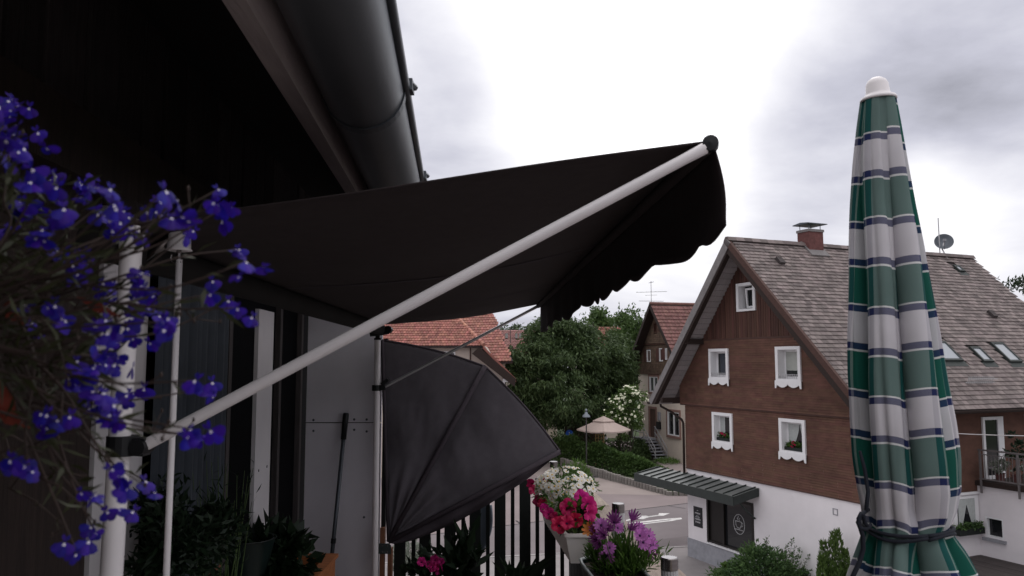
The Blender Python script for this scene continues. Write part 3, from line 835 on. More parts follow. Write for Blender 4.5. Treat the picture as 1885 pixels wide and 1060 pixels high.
# satellite dish and mast on the ridge
mb = MB(); dc = V((AX - .08, 10.5, 12.92)); ax_ = V((.62, -.68, .38)).normalized()
mb.lathe([(0, -.10), (.12, -.09), (.24, -.05), (.37, .02), (.375, .03), (.36, .025), (.24, -.035), (.12, -.075), (0, -.085)], dc, 24, ax_)
dish = mb.build('satellite_dish', 'zinc_dark', house, smooth=True)
mb = MB(); mb.tube([(AX - .18, 10.35, 12.3), (AX - .18, 10.35, 13.95)], .022, 8); mb.tube([dc - ax_ * .09, (AX - .1, 10.4, 12.6), (AX + .15, 10.4, 12.1)], .03, 6); mb.build('mast', 'metal_rail', dish)
mb = MB(); mb.tube([dc + ax_ * .03 + V((0, 0, -.34)), dc + ax_ * .36 + V((0, 0, -.16))], .012, 6); mb.box(*[q for i, v in enumerate(dc + ax_ * .38 + V((0, 0, -.12))) for q in (v - .05, v + .05)]); mb.build('feed_arm', 'plinth', dish)
# gutters and downpipe
mb = MB(); prof = [(.09 * math.cos(math.pi + math.pi * i / 8), .09 * math.sin(math.pi + math.pi * i / 8)) for i in range(9)]
def gutter(mb, s, z, t0, t1):
    for (a, b), (c, e) in zip(prof, prof[1:]):
        mb.quad((s + a, t0, z + b), (s + c, t0, z + e), (s + c, t1, z + e), (s + a, t1, z + b))
        mb.quad((s + a * .9, t1, z + b * .9), (s + c * .9, t1, z + e * .9), (s + c * .9, t0, z + e * .9), (s + a * .9, t0, z + b * .9))
    mb.bar((s + .09, t0, z), (s + .09, t1, z), .02, .02)
gutter(mb, EAVE_R + .1, AZ - MR * dR - .05, T0, T1); gutter(mb, EAVE_L - .1, AZ - ML * dL - .05, T0, T1)
mb.build('gutter', 'wood_dark', house)
mb = MB(); mb.tube([(EAVE_L - .05, -.45, 6.15), (EAVE_L + .05, -.45, 5.95), (-.62, -.3, 5.75), (-.16, -.1, 5.45), (-.08, -.08, 5.3), (-.08, -.08, 3.2)], .05, 8); mb.build('downpipe', 'wood_dark', house, smooth=True)

# ---- long side seen right of the parasol: brown wall, balcony on a white annex, terrace
ANX, TB = 4.8, 1.6
mb = MB()
WB = (9.42, 10.02, 2.22, 2.86)
wall_cells(mb, WR, 15, TB - .5, 3.80, [WB], lambda s, z: (s, ANX, z))
mb.quad((WR, ANX, 3.80), (15, ANX, 3.80), (15, 9.5, 3.80), (WR, 9.5, 3.80))
mb.quad((15, ANX, -.1), (15, 9.5, -.1), (15, 9.5, 3.8), (15, ANX, 3.8))
mb.build('annex_wall', 'plaster_white', house)
mb = MB(); a, b, c, e = WB
mb.box(a, a + .05, ANX - .0, ANX + .14, c, e); mb.box(b - .05, b, ANX, ANX + .14, c, e); mb.box(a + .05, b - .05, ANX, ANX + .14, e - .05, e); mb.box(a + .05, b - .05, ANX, ANX + .14, c, c + .05)
wn = mb.build('window', 'frame_white', house)
mb = MB(); mb.quad((a + .05, ANX + .12, c + .05), (b - .05, ANX + .12, c + .05), (b - .05, ANX + .12, e - .05), (a + .05, ANX + .12, e - .05)); mb.build('pane', 'glass', wn)
mb = MB(); mb.box(a - .08, b + .08, ANX - .10, ANX, c - .12, c - .02); mb.build('sill', 'plinth', wn)
mb = MB(); mb.box(WR + .003, WR + .05, 3.6, 4.75, 2.35, 3.5); mb.box(WR + .003, WR + .08, 2.2, ANX - .02, 3.55, 3.62); w2 = mb.build('window', 'frame_white', house)
mb = MB(); mb.box(WR + .05, WR + .06, 3.75, 4.55, 2.5, 3.42); mb.build('pane', 'glass', w2)
mb = MB()
for k in range(2):
    for i in range(10):
        for r in range(6):
            def cp_(i_, r_):
                w_ = (.45 - .05 * r_) * i_ / 10
                return (WR + .075 + .012 * math.sin(i_ * 2.2), (3.76 + w_) if k == 0 else (4.54 - w_), 3.42 - .15 * r_)
            q4 = (cp_(i, r + 1), cp_(i + 1, r + 1), cp_(i + 1, r), cp_(i, r)); mb.quad(*(q4 if k == 0 else q4[::-1]))
mb.build('curtain', 'net_curtain', w2, smooth=True)
# balcony
mb = MB(); mb.box(WR + .01, 15, ANX - .12, ANX + 3, 3.82, 3.97); bal = mb.build('balcony', 'wood_dark', house)
mb = MB()
zr = 4.98
for i in range(5): s = WR + .25 + i * 1.25; mb.box(s - .025, s + .025, ANX - .17, ANX - .12, 3.6, zr)
mb.bar((WR + .2, ANX - .15, zr), (15, ANX - .15, zr), .05, .05); mb.bar((WR + .2, ANX - .15, zr - .14), (15, ANX - .15, zr - .14), .025, .025)
mb.bar((WR + .2, ANX - .15, 4.06), (15, ANX - .15, 4.06), .04, .04)
for i in range(45): s = WR + .3 + i * .115; mb.bar((s, ANX - .15, 4.06), (s, ANX - .15, zr - .14), .014, .014, (1, 0, 0))
mb.build('balcony_rail', 'balcony_metal', bal)
for (t0, t1, z0_, z1_) in ((5.15, 6.15, 3.97, 6.0), (7.3, 8.2, 4.9, 6.05)):
    mb = MB(); x0 = WR + .004
    mb.box(x0, x0 + .06, t0, t0 + .1, z0_, z1_); mb.box(x0, x0 + .06, t1 - .28, t1, z0_, z1_); mb.box(x0, x0 + .06, t0 + .1, t1 - .28, z1_ - .1, z1_); mb.box(x0, x0 + .06, t0 + .1, t1 - .28, z0_, z0_ + .12)
    dr = mb.build('balcony_door' if z0_ < 4 else 'window', 'frame_white', house)
    mb = MB(); mb.box(x0, x0 + .02, t0 + .1, t1 - .28, z0_ + .12, z1_ - .1); mb.build('pane', 'glass', dr)
# terrace of dark planks
mb = MB(); mb.box(WR + .02, 15, 1.2, ANX - .01, -.1, TB - .04); ter = mb.build('terrace', 'wood_dark', house)
pm = MB(); pm.box(0, 5.75, .005, .135, -.04, 0); pme = pm.data('plank', 'deck')
for i in range(25): inst('plank', pme, ter, Matrix.Translation((WR + .02, 1.22 + i * .142, TB + random.uniform(0, .004))))
# ================================================================== FARTHER HOUSES
# ---- the narrow old house with cream lower storeys
A2 = RAD(17); G2 = V((math.sin(A2), -math.cos(A2), 0)); R2 = V((math.cos(A2), math.sin(A2), 0))
H2 = V(((1173.6 - 942.5) / 1450 * 70, 70, 0))
old = thing('old_house', 'narrow old house with brown shingled gable, cream lower storeys and rust red roof', 'house', H2, math.atan2(G2.y, G2.x))
def w2px(x, y):
    P = on_plane(x, y, H2, R2) - H2
    return P.dot(G2), P.z
def rect2(x0, y0, x1, y1):
    a, b = w2px(x0, y0), w2px(x1, y1)
    return (a[0], b[0], b[1], a[1])
W2, S2, Z2, M2, E2 = 8.2, 4.1, 12.7, 1.14, -.1
def zr2(s): return Z2 - .3 - M2 * abs(s - S2)
holesC = [rect2(1196, 693, 1212, 722), rect2(1229, 757, 1252, 804), rect2(1196, 752, 1208, 806)]
mb = MB()
wall_cells(mb, 0, W2, -.1, 6.85, holesC, lambda s, z: (s, 0, z))
mb.quad((0, 9, -.1), (0, 0, -.1), (0, 0, 7.4), (0, 9, 7.4)); mb.quad((W2, 0, -.1), (W2, 9, -.1), (W2, 9, 7.4), (W2, 0, 7.4))
mb.build('wall', 'plaster_cream', old)
holesB = [rect2(1206, 594, 1213, 612), rect2(1215, 595, 1220, 611), rect2(1192, 644, 1199.5, 666), rect2(1215, 641, 1222, 665), rect2(1226, 641, 1230, 662)]
mb = MB(); z = 6.86; off = -.03
while z < Z2 - .4:
    h = .16; x0 = max(-.02, S2 - (Z2 - .3 - z - h) / M2); x1 = min(W2, S2 + (Z2 - .3 - z - h) / M2)
    if x1 - x0 > .1:
        o = -.12 if z > 9.35 else -.06
        segs = [(x0, x1)]
        for q in holesB:
            if q[2] < z + h / 2 < q[3]: segs = [k for s in segs for k in ((s[0], min(s[1], q[0])), (max(s[0], q[1]), s[1])) if k[1] - k[0] > .01]
        for a, b in segs:
            n = max(1, int((b - a) / .2)); xs = [a + (b - a) * i / n for i in range(n + 1)]
            for u, v in zip(xs, xs[1:]):
                jt = random.uniform(0, .02)
                mb.quad((u, o - .03 - jt, z), (v, o - .03 - jt, z), (v, o, z + h), (u, o, z + h)); mb.quad((u, o + .02, z), (v, o + .02, z), (v, o - .03 - jt, z), (u, o - .03 - jt, z))
    z += h
mb.build('shingle_cladding', 'shingle_old', old, kind='stuff')
mb = MB(); mb.poly([(-.02, .01, 6.85), (W2, .01, 6.85), (W2, .01, zr2(W2)), (S2, .01, Z2 - .3), (-.02, .01, zr2(0))]); mb.box(-.03, W2 + .03, -.14, -.06, 6.80, 6.86); mb.box(.4, W2 - .4, -.2, -.12, 9.30, 9.36)
mb.build('gable_wall', 'gable_board', old)
for k, q in enumerate(holesB + holesC[:2]):
    a, b, c, e = q; y0 = -.16 if c > 9.4 else (-.1 if c > 6.8 else -.05); fw = .08
    big = k == 6
    mb = MB(); mb.box(a, a + fw, y0, .1, c, e); mb.box(b - fw, b, y0, .1, c, e); mb.box(a + fw, b - fw, y0, .1, e - fw, e); mb.box(a + fw, b - fw, y0, .1, c, c + fw)
    if big or k == 5: mb.box((a + b) / 2 - .04, (a + b) / 2 + .04, y0 + .02, .1, c + fw, e - fw)
    wn = mb.build('window', 'gable_board' if k < 2 else 'frame_white', old)
    mb = MB(); mb.quad((a + fw, .08, c + fw), (b - fw, .08, c + fw), (b - fw, .08, e - fw), (a + fw, .08, e - fw)); mb.build('pane', 'glass', wn)
    if k >= 5:
        mb = MB(); mb.box(a - .18, a - .002, y0 - .02, .02, c - .2, e + .2); mb.box(b + .002, b + .18, y0 - .02, .02, c - .2, e + .2); mb.box(a, b, y0 - .02, .02, e + .002, e + .2); mb.box(a, b, y0 - .06, .02, c - .2, c - .002); mb.build('surround', 'sandstone', wn)
    elif k in (2, 3, 4):
        mb = MB(); mb.box(a - .5, a - .02, y0 - .03, y0 + .02, c, e); mb.build('shutter', 'gable_board', wn)
a, b, c, e = holesC[2]
mb = MB(); mb.box(a, b, .04, .10, c, e); dr = mb.build('door', 'door_brown', old)
mb = MB(); mb.box(a - .2, a - .002, -.05, .05, c, e + .2); mb.box(b + .002, b + .2, -.05, .05, c, e + .2); mb.box(a, b, -.05, .05, e + .002, e + .2); mb.build('surround', 'sandstone', dr)
mb = MB(); q = w2px(1215.5, 766); mb.box(q[0] - .1, q[0] + .1, -.2, 0, q[1] - .35, q[1] + .35); mb.build('wall_lamp', 'plinth', old)
mb = MB(); q = w2px(1214, 783); mb.box(q[0] - .35, q[0] + .3, -.15, 0, q[1] - .3, q[1] + .3); mb.build('letter_box', 'black_plastic', old)
# roof: big tiles in clear courses
mb = MB(); TA, TB2 = -.85, 9.4; ER = W2 + .8; d2 = ER - S2
N2 = V((M2, 0, 1)).normalized(); U2 = V((-1, 0, M2)).normalized()
N2L = V((-M2, 0, 1)).normalized()
def P2(d, t, h=0.0): return V((S2 + d, t, Z2 - M2 * d)) + N2 * h
def P2L(d, t, h=0.0): return V((S2 - d, t, Z2 - M2 * d)) + N2L * h
mb.prism([P2(0, TA, -.06), P2(d2, TA, -.06), P2(d2, TB2, -.06), P2(0, TB2, -.06)], N2 * -.18)
mb.prism([P2L(0, TA), P2L(0, TB2), P2L(d2, TB2), P2L(d2, TA)], N2L * -.22)
rf2 = mb.build('roof', 'wood_dark', old)
mb = MB(); L2 = d2 * math.sqrt(1 + M2 * M2); rows2 = int(L2 / .40)
for i in range(rows2):
    dd = d2 - i * .40 / math.sqrt(1 + M2 * M2); t = TA
    while t < TB2 - .1:
        w = .30; o = P2(dd, t, random.uniform(-.008, .008))
        a, b = o + N2 * .07, o + N2 * .07 + V((0, w * .95, 0)); u = U2 * .5
        pts = [a, a.lerp(b, .5) + N2 * -.02, b]
        mb.quad(pts[0], pts[1], pts[1] + u - N2 * .06, pts[0] + u - N2 * .06); mb.quad(pts[1], pts[2], pts[2] + u - N2 * .06, pts[1] + u - N2 * .06)
        mb.quad(o, o + V((0, w * .95, 0)), b, a)
        t += w
mb.build('tile', 'tile_brown', rf2, kind='stuff')
mb = MB(); mb.tube([(S2, TA, Z2 + .03), (S2, TB2, Z2 + .03)], .13, 8); mb.build('ridge', 'tile_brown', rf2)
mb = MB(); mb.prism([P2(-.02, TA - .03, .06), P2(d2, TA - .03, .06), P2(d2, TA - .03, -.24), P2(-.02, TA - .03, -.24)], (0, .03, 0)); mb.prism([P2L(-.02, TA - .03, .06), P2L(d2, TA - .03, .06), P2L(d2, TA - .03, -.24), P2L(-.02, TA - .03, -.24)], (0, .03, 0)); mb.build('verge_board', 'wood_dark', rf2)
# aerial on the ridge
an = on_plane(1199, 558, H2 + G2 * S2, G2) - H2; tt = an.dot(R2)
mb = MB(); Zt = 12.7
mb.tube([(S2, tt, Zt), (S2, tt, Zt + 1.9)], .022, 6)
mb.tube([(S2 - .6, tt - 1.1, Zt + .98), (S2 + .5, tt + 1.2, Zt + 1.02)], .016, 5); mb.tube([(S2 - .5, tt - .9, Zt + .25), (S2 + .5, tt + .9, Zt + .2)], .016, 5)
for i in range(7): f = -1 + i * .33; mb.tube([(S2 + .45 * f * 1.1 + .2, tt + f * 1.05 - .12, Zt + 1.0), (S2 + .45 * f * 1.1 - .2, tt + f * 1.05 + .12, Zt + 1.0)], .011, 5)
mb.tube([(S2 - .3, tt - .4, Zt + .72), (S2 + .3, tt + .4, Zt + .72)], .012, 5); mb.tube([(S2, tt - .2, Zt + 1.75), (S2, tt + .25, Zt + 1.85)], .02, 5)
mb.build('aerial', 'lamp_post', old)
# steps up to the door: a landing before it, then down along the wall towards us
a, b, c, e = holesC[2]; zd = c; n = 7; TO, TI = -1.25, -.06
sA, sB = a - .75, b + .15
mb = MB(); mb.box(sA, sB, TO, TI, zd - .16, zd - .02); stp = mb.build('steps', 'plinth', old)
mb = MB(); mb.box(sA + .08, sB - .05, TO + .1, TI, -.1, zd - .16); mb.build('landing_wall', 'wood_dark', stp)  # dark wood colour stands in for the shade below the landing
RUN = .34
for i in range(1, n):
    mb = MB(); zt = zd - .02 - i * (zd + .08) / n; s = sB + (i - 1) * RUN; mb.box(s + .01, s + RUN + .03, TO, TI, zt - .08, zt); mb.build('step', 'plinth', stp)
    mb = MB(); mb.box(s + .02, s + .05, TO + .06, TI - .02, -.1, zt - .08); mb.build('riser', 'wood_dark', stp)
sE = sB + (n - 1) * RUN
for t in (TO + .02, TI - .12):
    for h in (.48, .95): mb = MB(); mb.tube([(sB - .1, t, zd + h), (sB, t, zd + h), (sE, t, -.05 + h)], .042, 6); mb.build('handrail', 'metal_rail', stp)
    for f in (0, .5, 1): mb = MB(); mb.tube([(sB + (sE - sB) * f, t, (zd - .1) * (1 - f) - .1), (sB + (sE - sB) * f, t, zd * (1 - f) - .05 * f + .97)], .036, 6); mb.build('rail_post', 'metal_rail', stp)
for h in (.48, .95): mb = MB(); mb.tube([(sA, TI, zd + h), (sA, TO + .02, zd + h), (sB - .1, TO + .02, zd + h)], .038, 6); mb.build('handrail', 'metal_rail', stp)
mb = MB(); mb.tube([(sA, TO + .02, -.1), (sA, TO + .02, zd + .97)], .036, 6); mb.build('rail_post', 'metal_rail', stp)

# ---- beige house with bright red hipped roof, behind the fan screen
Y3 = 55.0
h3 = thing('hip_roof_house', 'beige house with bright red clay tile roof hipped over its gable, behind the grey screen', 'house', (at(820, 690, Y3).x, Y3, 0))
def pz(x, y, Y=Y3): return at(x, y, Y)
mb = MB()
def vert(P, z=None): return V((P.x, P.y, -.1 if z is None else z))
a, b, c, d_ = pz(560, 637), pz(893, 637), pz(925, 694), pz(925, 760)
hole = (pz(819, 650), pz(836, 662))
wl_, wr_ = a.x, c.x
pts = [vert(a), vert(c), c, b, a]
mb.prism([V((p.x, Y3, p.z)) for p in pts], (0, 7, 0)); mb.build('wall', 'plaster_pale', h3, world=True)
mb = MB(); A, B = pz(808, 649.5, Y3 - .01), pz(836, 664, Y3 - .01); mb.box(A.x - .08, B.x + .08, Y3 - .06, Y3 - .012, B.z - .6, A.z + .1); wn = mb.build('window', 'frame_white', h3, world=True)
mb = MB(); mb.box(A.x, B.x, Y3 - .07, Y3 - .061, B.z - .5, A.z - .02); mb.build('pane', 'glass', wn, world=True)
mb = MB(); p = pz(866, 640, Y3 - .08); mb.tube([p, (p.x, p.y, 0)], .05, 6); mb.build('downpipe', 'trim_brown', h3, world=True)
# hip slope facing us, verge on the right, main slope behind
e0, e1 = pz(560, 636, 54.3), pz(889, 636, 54.3); t1 = pz(838, 581, 57.2); t0 = pz(560, 560, 58.0); t1 = pz(820, 563, 58.2)
nh = (e1 - e0).cross(t0 - e0).normalized()
mb = MB(); mb.prism([e0, e1, t1, t0], nh * -.2); hip = mb.build('roof', 'roof_deck', h3, world=True)
def tile_field(mb, O, ex, ey, nrm, W, L, inside, tw=.20, te=.30, lift=.055):
    for i in range(int(L / te)):
        for j in range(int(W / tw) + 1):
            u = (j + (.5 if i % 2 else 0)) * tw; v = i * te
            if not inside(u + tw / 2, v + te / 2): continue
            o = O + ex * u + ey * v + nrm * (random.uniform(-.008, .008))
            w = ex * tw * .94; l = ey * te * 1.25; hi = nrm * lift
            md = o + w * .5 - ey * te * .13
            mb.add([o + hi, md + hi * 1.15, o + w + hi, o + w + l + nrm * .006, o + l + nrm * .006, o, md, o + w],
                   ((0, 1, 2, 3, 4), (5, 6, 1, 0), (6, 7, 2, 1)))
def in_poly(P2_):
    def f(u, v):
        ok = False; n = len(P2_)
        for i in range(n):
            (x1, y1), (x2, y2) = P2_[i], P2_[(i + 1) % n]
            if (y1 > v) != (y2 > v) and u < (x2 - x1) * (v - y1) / (y2 - y1) + x1: ok = not ok
        return ok
    return f
def field_on(mb, poly, O, ex, nrm, **k):
    ey = nrm.cross(ex)
    q = [((p - O).dot(ex), (p - O).dot(ey)) for p in poly]
    u0 = min(a for a, b in q); v0 = min(b for a, b in q)
    O2 = O + ex * u0 + ey * v0
    q = [(a - u0, b - v0) for a, b in q]
    tile_field(mb, O2, ex, ey, nrm, max(a for a, b in q), max(b for a, b in q), in_poly(q), **k)
if nh.z < 0: nh = -nh
mb = MB(); field_on(mb, [e0, e1, t1, t0], e0, (e1 - e0).normalized(), nh, te=.27); mb.build('tile', 'tile_red', hip, kind='stuff', world=True)
mb = MB(); k = 16
for i in range(k):
    p, q = (e1 + V((.05, 0, .06))).lerp(t1 + V((0, 0, .06)), i / k), (e1 + V((.05, 0, .06))).lerp(t1 + V((0, 0, .06)), (i + 1.1) / k)
    mb.tube([p, q], [.15, .12], 8)
mb.build('hip_tile', 'ridge_tile', hip, world=True)
# side slope right of the verge
v1 = pz(950, 697, 54.2); back = V((-.9, 9.5, 0))
mb = MB(); s_n = V((.72, -.1, .69)).normalized()
mb.prism([e1, v1, v1 + back, e1 + back], (0, 0, -.22)); mb.build('roof_side', 'tile_red', h3, world=True)
mb = MB(); up_ = V((0, 0, .28)); mb.prism([e1 + V((-.25, -.1, -.10)), v1 + V((0, -.1, -.02)), v1 + V((-.1, -.1, -.55)), e1 + V((-.75, -.1, -.55))], (0, .9, 0)); mb.build('verge_board', 'wood_dark', h3, world=True)
mb = MB(); A, B = pz(925.5, 697, 54.6), pz(943, 703, 54.6); mb.box(A.x, B.x, 54.4, 56, B.z, A.z); mb.box(A.x - .1, A.x + .15, 54.8, 56, -.1, B.z); mb.build('balcony_beam', 'frame_white', h3, world=True)
# the higher slope behind
q0, q1, q2, q3 = pz(790, 668, 60.0), pz(944, 664, 60.0), pz(905, 572, 66.0), pz(760, 572, 66.0)
nb = (q1 - q0).cross(q3 - q0).normalized()
mb = MB(); mb.prism([q0, q1, q2, q3], nb * -.25); up = mb.build('upper_roof', 'roof_deck', h3, world=True)
mb = MB(); field_on(mb, [q0, q1, q2, q3], q0, (q1 - q0).normalized(), nb, te=.36, tw=.24); mb.build('tile', 'tile_red', up, kind='stuff', world=True)
mb = MB(); mb.box(q0.x, q1.x - .6, 60.8, 68, -.1, q0.z + .2); mb.build('rear_wall', 'plaster_pale', h3, world=True)
mb = MB(); A, B = pz(960, 690, 61), pz(975, 760, 61)

# ---- long dark red roof with a small pale cross gable, further back
h4 = thing('cross_gable_house', 'distant house with long dull red roof and small pale cross gable', 'house', (at(940, 690, 95).x, 95, 0))
q0, q1, q2, q3 = pz(840, 656, 94), pz(1010, 656, 94), pz(1010, 607, 101), pz(840, 607, 101)
nb = (q1 - q0).cross(q3 - q0).normalized()
mb = MB(); mb.prism([q0, q1, q2, q3], nb * -.25); rf4 = mb.build('roof', 'roof_deck', h4, world=True)
mb = MB(); field_on(mb, [q0, q1, q2, q3], q0, (q1 - q0).normalized(), nb, te=.42, tw=.34, lift=.08); mb.build('tile', 'tile_far', rf4, kind='stuff', world=True)
mb = MB(); mb.box(q0.x + .3, q1.x - .3, 94.6, 103, -.1, q0.z); mb.build('wall', 'plaster_pale', h4, world=True)
for x in (923, 932.5, 950.5, 958):
    a = on_plane(x - 2.2, 615, q0, nb); b = on_plane(x + 2.2, 624, q0, nb)
    mb = MB(); mb.prism([V((a.x, b.y, b.z)), b, V((b.x, a.y, a.z)), a], nb * .12); mb.build('roof_window', 'door_dark', rf4, world=True)
ap, l_, r_ = pz(940, 634, 90.5), pz(921, 657, 90.5), pz(959, 657, 90.5)
mb = MB(); mb.prism([V((l_.x + .25, 90.9, -.1)), V((r_.x - .25, 90.9, -.1)), V((r_.x - .25, 90.9, r_.z)), V((ap.x, 90.9, ap.z - .25)), V((l_.x + .25, 90.9, l_.z))], (0, 5, 0)); cg = mb.build('cross_gable', 'plaster_pale', h4, world=True)
for e in (l_, r_):
    mb = MB(); mb.prism([ap, e, e + V((0, 0, -.28)), ap + V((0, 0, -.28))], (0, 9, 0)); mb.build('gable_roof', 'tile_far', cg, world=True)
    mb = MB(); mb.prism([ap + V((0, -.03, .03)), e + V((0, -.03, .03)), e + V((0, -.03, -.3)), ap + V((0, -.03, -.3))], (0, .06, 0)); mb.build('verge_board', 'trim_brown', cg, world=True)
mb = MB(); a = pz(944, 655, 90.8); mb.prism([a + V((-.9, 0, -1.6)), a + V((.9, 0, -1.6)), a + V((.9, 0, -.3)), a + V((.1, 0, .5)), a + V((-.9, 0, -.6))], (0, .05, 0)); mb.build('window', 'glass', cg, world=True)
mb = MB(); p = pz(939.5, 632, 96); mb.tube([p, (p.x, p.y, p.z + 1.9)], .05, 5); mb.build('roof_pole', 'lamp_post', h4, world=True)
# ---- house half hidden in the trees
h5 = thing('hidden_house', 'house with orange red roof almost hidden among the trees behind the walnut', 'house', (at(1095, 690, 84).x, 84, 0))
q0, q1, q2, q3 = pz(1052, 655, 83), pz(1162, 655, 83), pz(1140, 601, 90), pz(1080, 601, 90)
nb = (q1 - q0).cross(q3 - q0).normalized()
mb = MB(); mb.prism([q0, q1, q2, q3], nb * -.25); rf5 = mb.build('roof', 'roof_deck', h5, world=True)
mb = MB(); field_on(mb, [q0, q1, q2, q3], q0, (q1 - q0).normalized(), nb, te=.40, tw=.3, lift=.08); mb.build('tile', 'tile_red', rf5, kind='stuff', world=True)
mb = MB(); mb.box(q0.x + .3, q1.x - .3, 83.8, 92, -.1, q0.z); mb.build('wall', 'plaster_pale', h5, world=True)
ap, l_, r_ = pz(1092, 595, 82), pz(1072, 612, 82), pz(1108, 614, 82)
mb = MB(); mb.prism([ap, l_, l_ + V((0, 0, -.3)), ap + V((0, 0, -.3))], (0, 6, 0)); mb.prism([ap, r_, r_ + V((0, 0, -.3)), ap + V((0, 0, -.3))], (0, 6, 0)); mb.prism([l_ + V((.3, .3, -.3)), r_ + V((-.3, .3, -.3)), ap + V((0, .3, -.3))], (0, 5, 0)); mb.build('dormer', 'wood_dark', h5, world=True)
# ---- garden shed behind the beige umbrella
sh = thing('garden_shed', 'low shed with grey brown roof behind the beige garden umbrella', 'shed', (at(1075, 780, 69).x, 69, 0))
a, b = pz(1036, 783, 67), pz(1118, 783, 67); c, d_ = pz(1112, 742, 70.5), pz(1074, 742, 70.5)
nb = (b - a).cross(d_ - a).normalized()
mb = MB(); mb.prism([a, b, c, d_], nb * -.12); mb.build('roof', 'shingle_old', sh, world=True)
mb = MB(); mb.box(a.x + .4, b.x - .3, 67.6, 70, -.1, a.z); mb.build('wall', 'door_brown', sh, world=True)
cs = thing('garage', 'small pale garage glimpsed under the walnut tree', 'garage', (at(1012, 770, 74).x, 74, 0))
a, b = pz(996, 766, 74), pz(1026, 790, 74)
mb = MB(); mb.box(a.x, b.x, 74, 78, -.1, a.z); mb.build('wall', 'plaster_cream', cs, world=True)
mb = MB(); mb.box(a.x - .2, b.x + .2, 73.7, 78.3, a.z, a.z + .18); mb.build('roof', 'barge_grey', cs, world=True)
# ================================================================== TREES, HEDGE, GARDEN
def np3(p): return np.array(p, dtype=float)
# walnut: big drooping crown between the houses
TY = 64.0
tb = at(1045, 690, TY); base = (tb.x, TY, -.1)
wt = thing('walnut_tree', 'large dark green tree with drooping leaves, the biggest tree, in the middle', 'tree', base)
parts_p, parts_a = [], []
def px_blob(cx_, cy_, rx, ry, Y, n, cl, sp):            # one bough of the crown, by what the photo shows of it
    c = at(cx_, cy_, Y); k = Y / FPX
    p, o = crown_points(n, (c.x - base[0], Y - base[1], c.z - base[2]), (rx * k, rx * k * .8, ry * k), cl, sp, .45)
    a = o * .55 + rng.normal(size=p.shape) * .45; a[:, 2] -= .7
    parts_p.append(p); parts_a.append(a)
for q in ((952, 650, 13, 24, 62, 420, 10, .42), (938, 700, 10, 26, 61.5, 260, 8, .4), (990, 603, 20, 14, 63.5, 360, 9, .42), (1076, 600, 26, 14, 65, 420, 9, .42), (1010, 590, 12, 12, 64, 200, 6, .4), (1150, 655, 16, 22, 68, 420, 9, .42), (1000, 752, 44, 30, 63, 3000, 30, .36), (1060, 762, 62, 24, 65.5, 3400, 34, .36), (965, 680, 30, 40, 62, 1800, 22, .36), (1120, 745, 46, 30, 69, 2400, 26, .36), (1050, 660, 78, 60, 64, 9500, 84, .42), (1000, 690, 52, 62, 62.5, 6400, 56, .40), (1100, 690, 62, 62, 66.5, 7200, 60, .42), (1045, 620, 52, 30, 64.5, 4400, 40, .36),
          (985, 640, 34, 34, 63, 1900, 26, .36), (1110, 640, 44, 34, 67, 2300, 30, .38), (1140, 700, 36, 44, 68, 1900, 26, .38), (968, 715, 26, 42, 62, 1400, 20, .36), (1040, 735, 66, 32, 62.5, 2800, 34, .38), (1020, 598, 30, 18, 64, 900, 14, .3)):
    px_blob(*q)
P, A = np.concatenate(parts_p), np.concatenate(parts_a)
foliage('crown', wt, P, A, .40, .115, 'leaf_tree', .35)
mb = MB(); tr = limb_path((0, 0, -.1), (0.2, .2, 8.5), 8, .08); mb.tube(tr, [.36 - .035 * i for i in range(8)], 10); mb.build('trunk', 'bark', wt, smooth=True)
for k in range(10):
    a = tr[2 + k % 5]; th = k * 2.4
    mb = MB(); mb.tube(limb_path(a, a + V((math.cos(th) * 3.6, math.sin(th) * 3, random.uniform(.6, 3.2))), 5, .25), [.15, .12, .09, .06, .03], 6); mb.build('limb', 'bark', wt, smooth=True)
# trees behind
def px_tree(name, label, cx_, top, bot, w, Y, n, leaf, m, clumps=60, group='trees rising behind the walnut', droop=.1, spread=.5, shell=.5):
    c = at(cx_, (top + bot) / 2, Y); k = Y / FPX
    r = (w * k / 2, w * k / 2, (bot - top) * k / 2)
    return tree(name, label, (c.x, Y, -.1), c.z, (0, 0, c.z + .1), r, n, leaf, m, .25, clumps, droop, group, spread, 'tree', shell)
px_tree('leafy_tree', 'light green rounded tree directly above the walnut, below the awning fringe', 1102, 572, 640, 52, 92, 3800, (.42, .22), 'leaf_light', 44)
px_tree('leafy_tree', 'light green loose tree just left of the old house roof', 1158, 576, 690, 74, 84, 5200, (.42, .2), 'leaf_light', 60)
px_tree('leafy_tree', 'dark green tree low behind the white flowering elder', 1136, 640, 760, 86, 76, 4600, (.42, .18), 'leaf_tree', 50)
px_tree('leafy_tree', 'tree with wispy top between the awning fringe and the light green tree on its right', 1130, 582, 660, 50, 98, 2600, (.4, .2), 'leaf_light', 36)
px_tree('leafy_tree', 'hazy pale tree top above the small cross gable house', 948, 593, 660, 40, 135, 1500, (.55, .3), 'leaf_far', 26)
px_tree('leafy_tree', 'lowest hazy tree top left of the pale one above the distant roof', 926, 602, 660, 30, 150, 1000, (.55, .3), 'leaf_far', 20)
px_tree('leafy_tree', 'dark tree beyond the lower right end of the grey tiled roof', 1868, 508, 700, 74, 88, 4200, (.5, .2), 'leaf_bluish', 50)
px_tree('leafy_tree', 'second dark tree at the right picture edge beyond the grey roof', 1912, 520, 720, 80, 84, 3600, (.5, .2), 'leaf_bluish', 46)
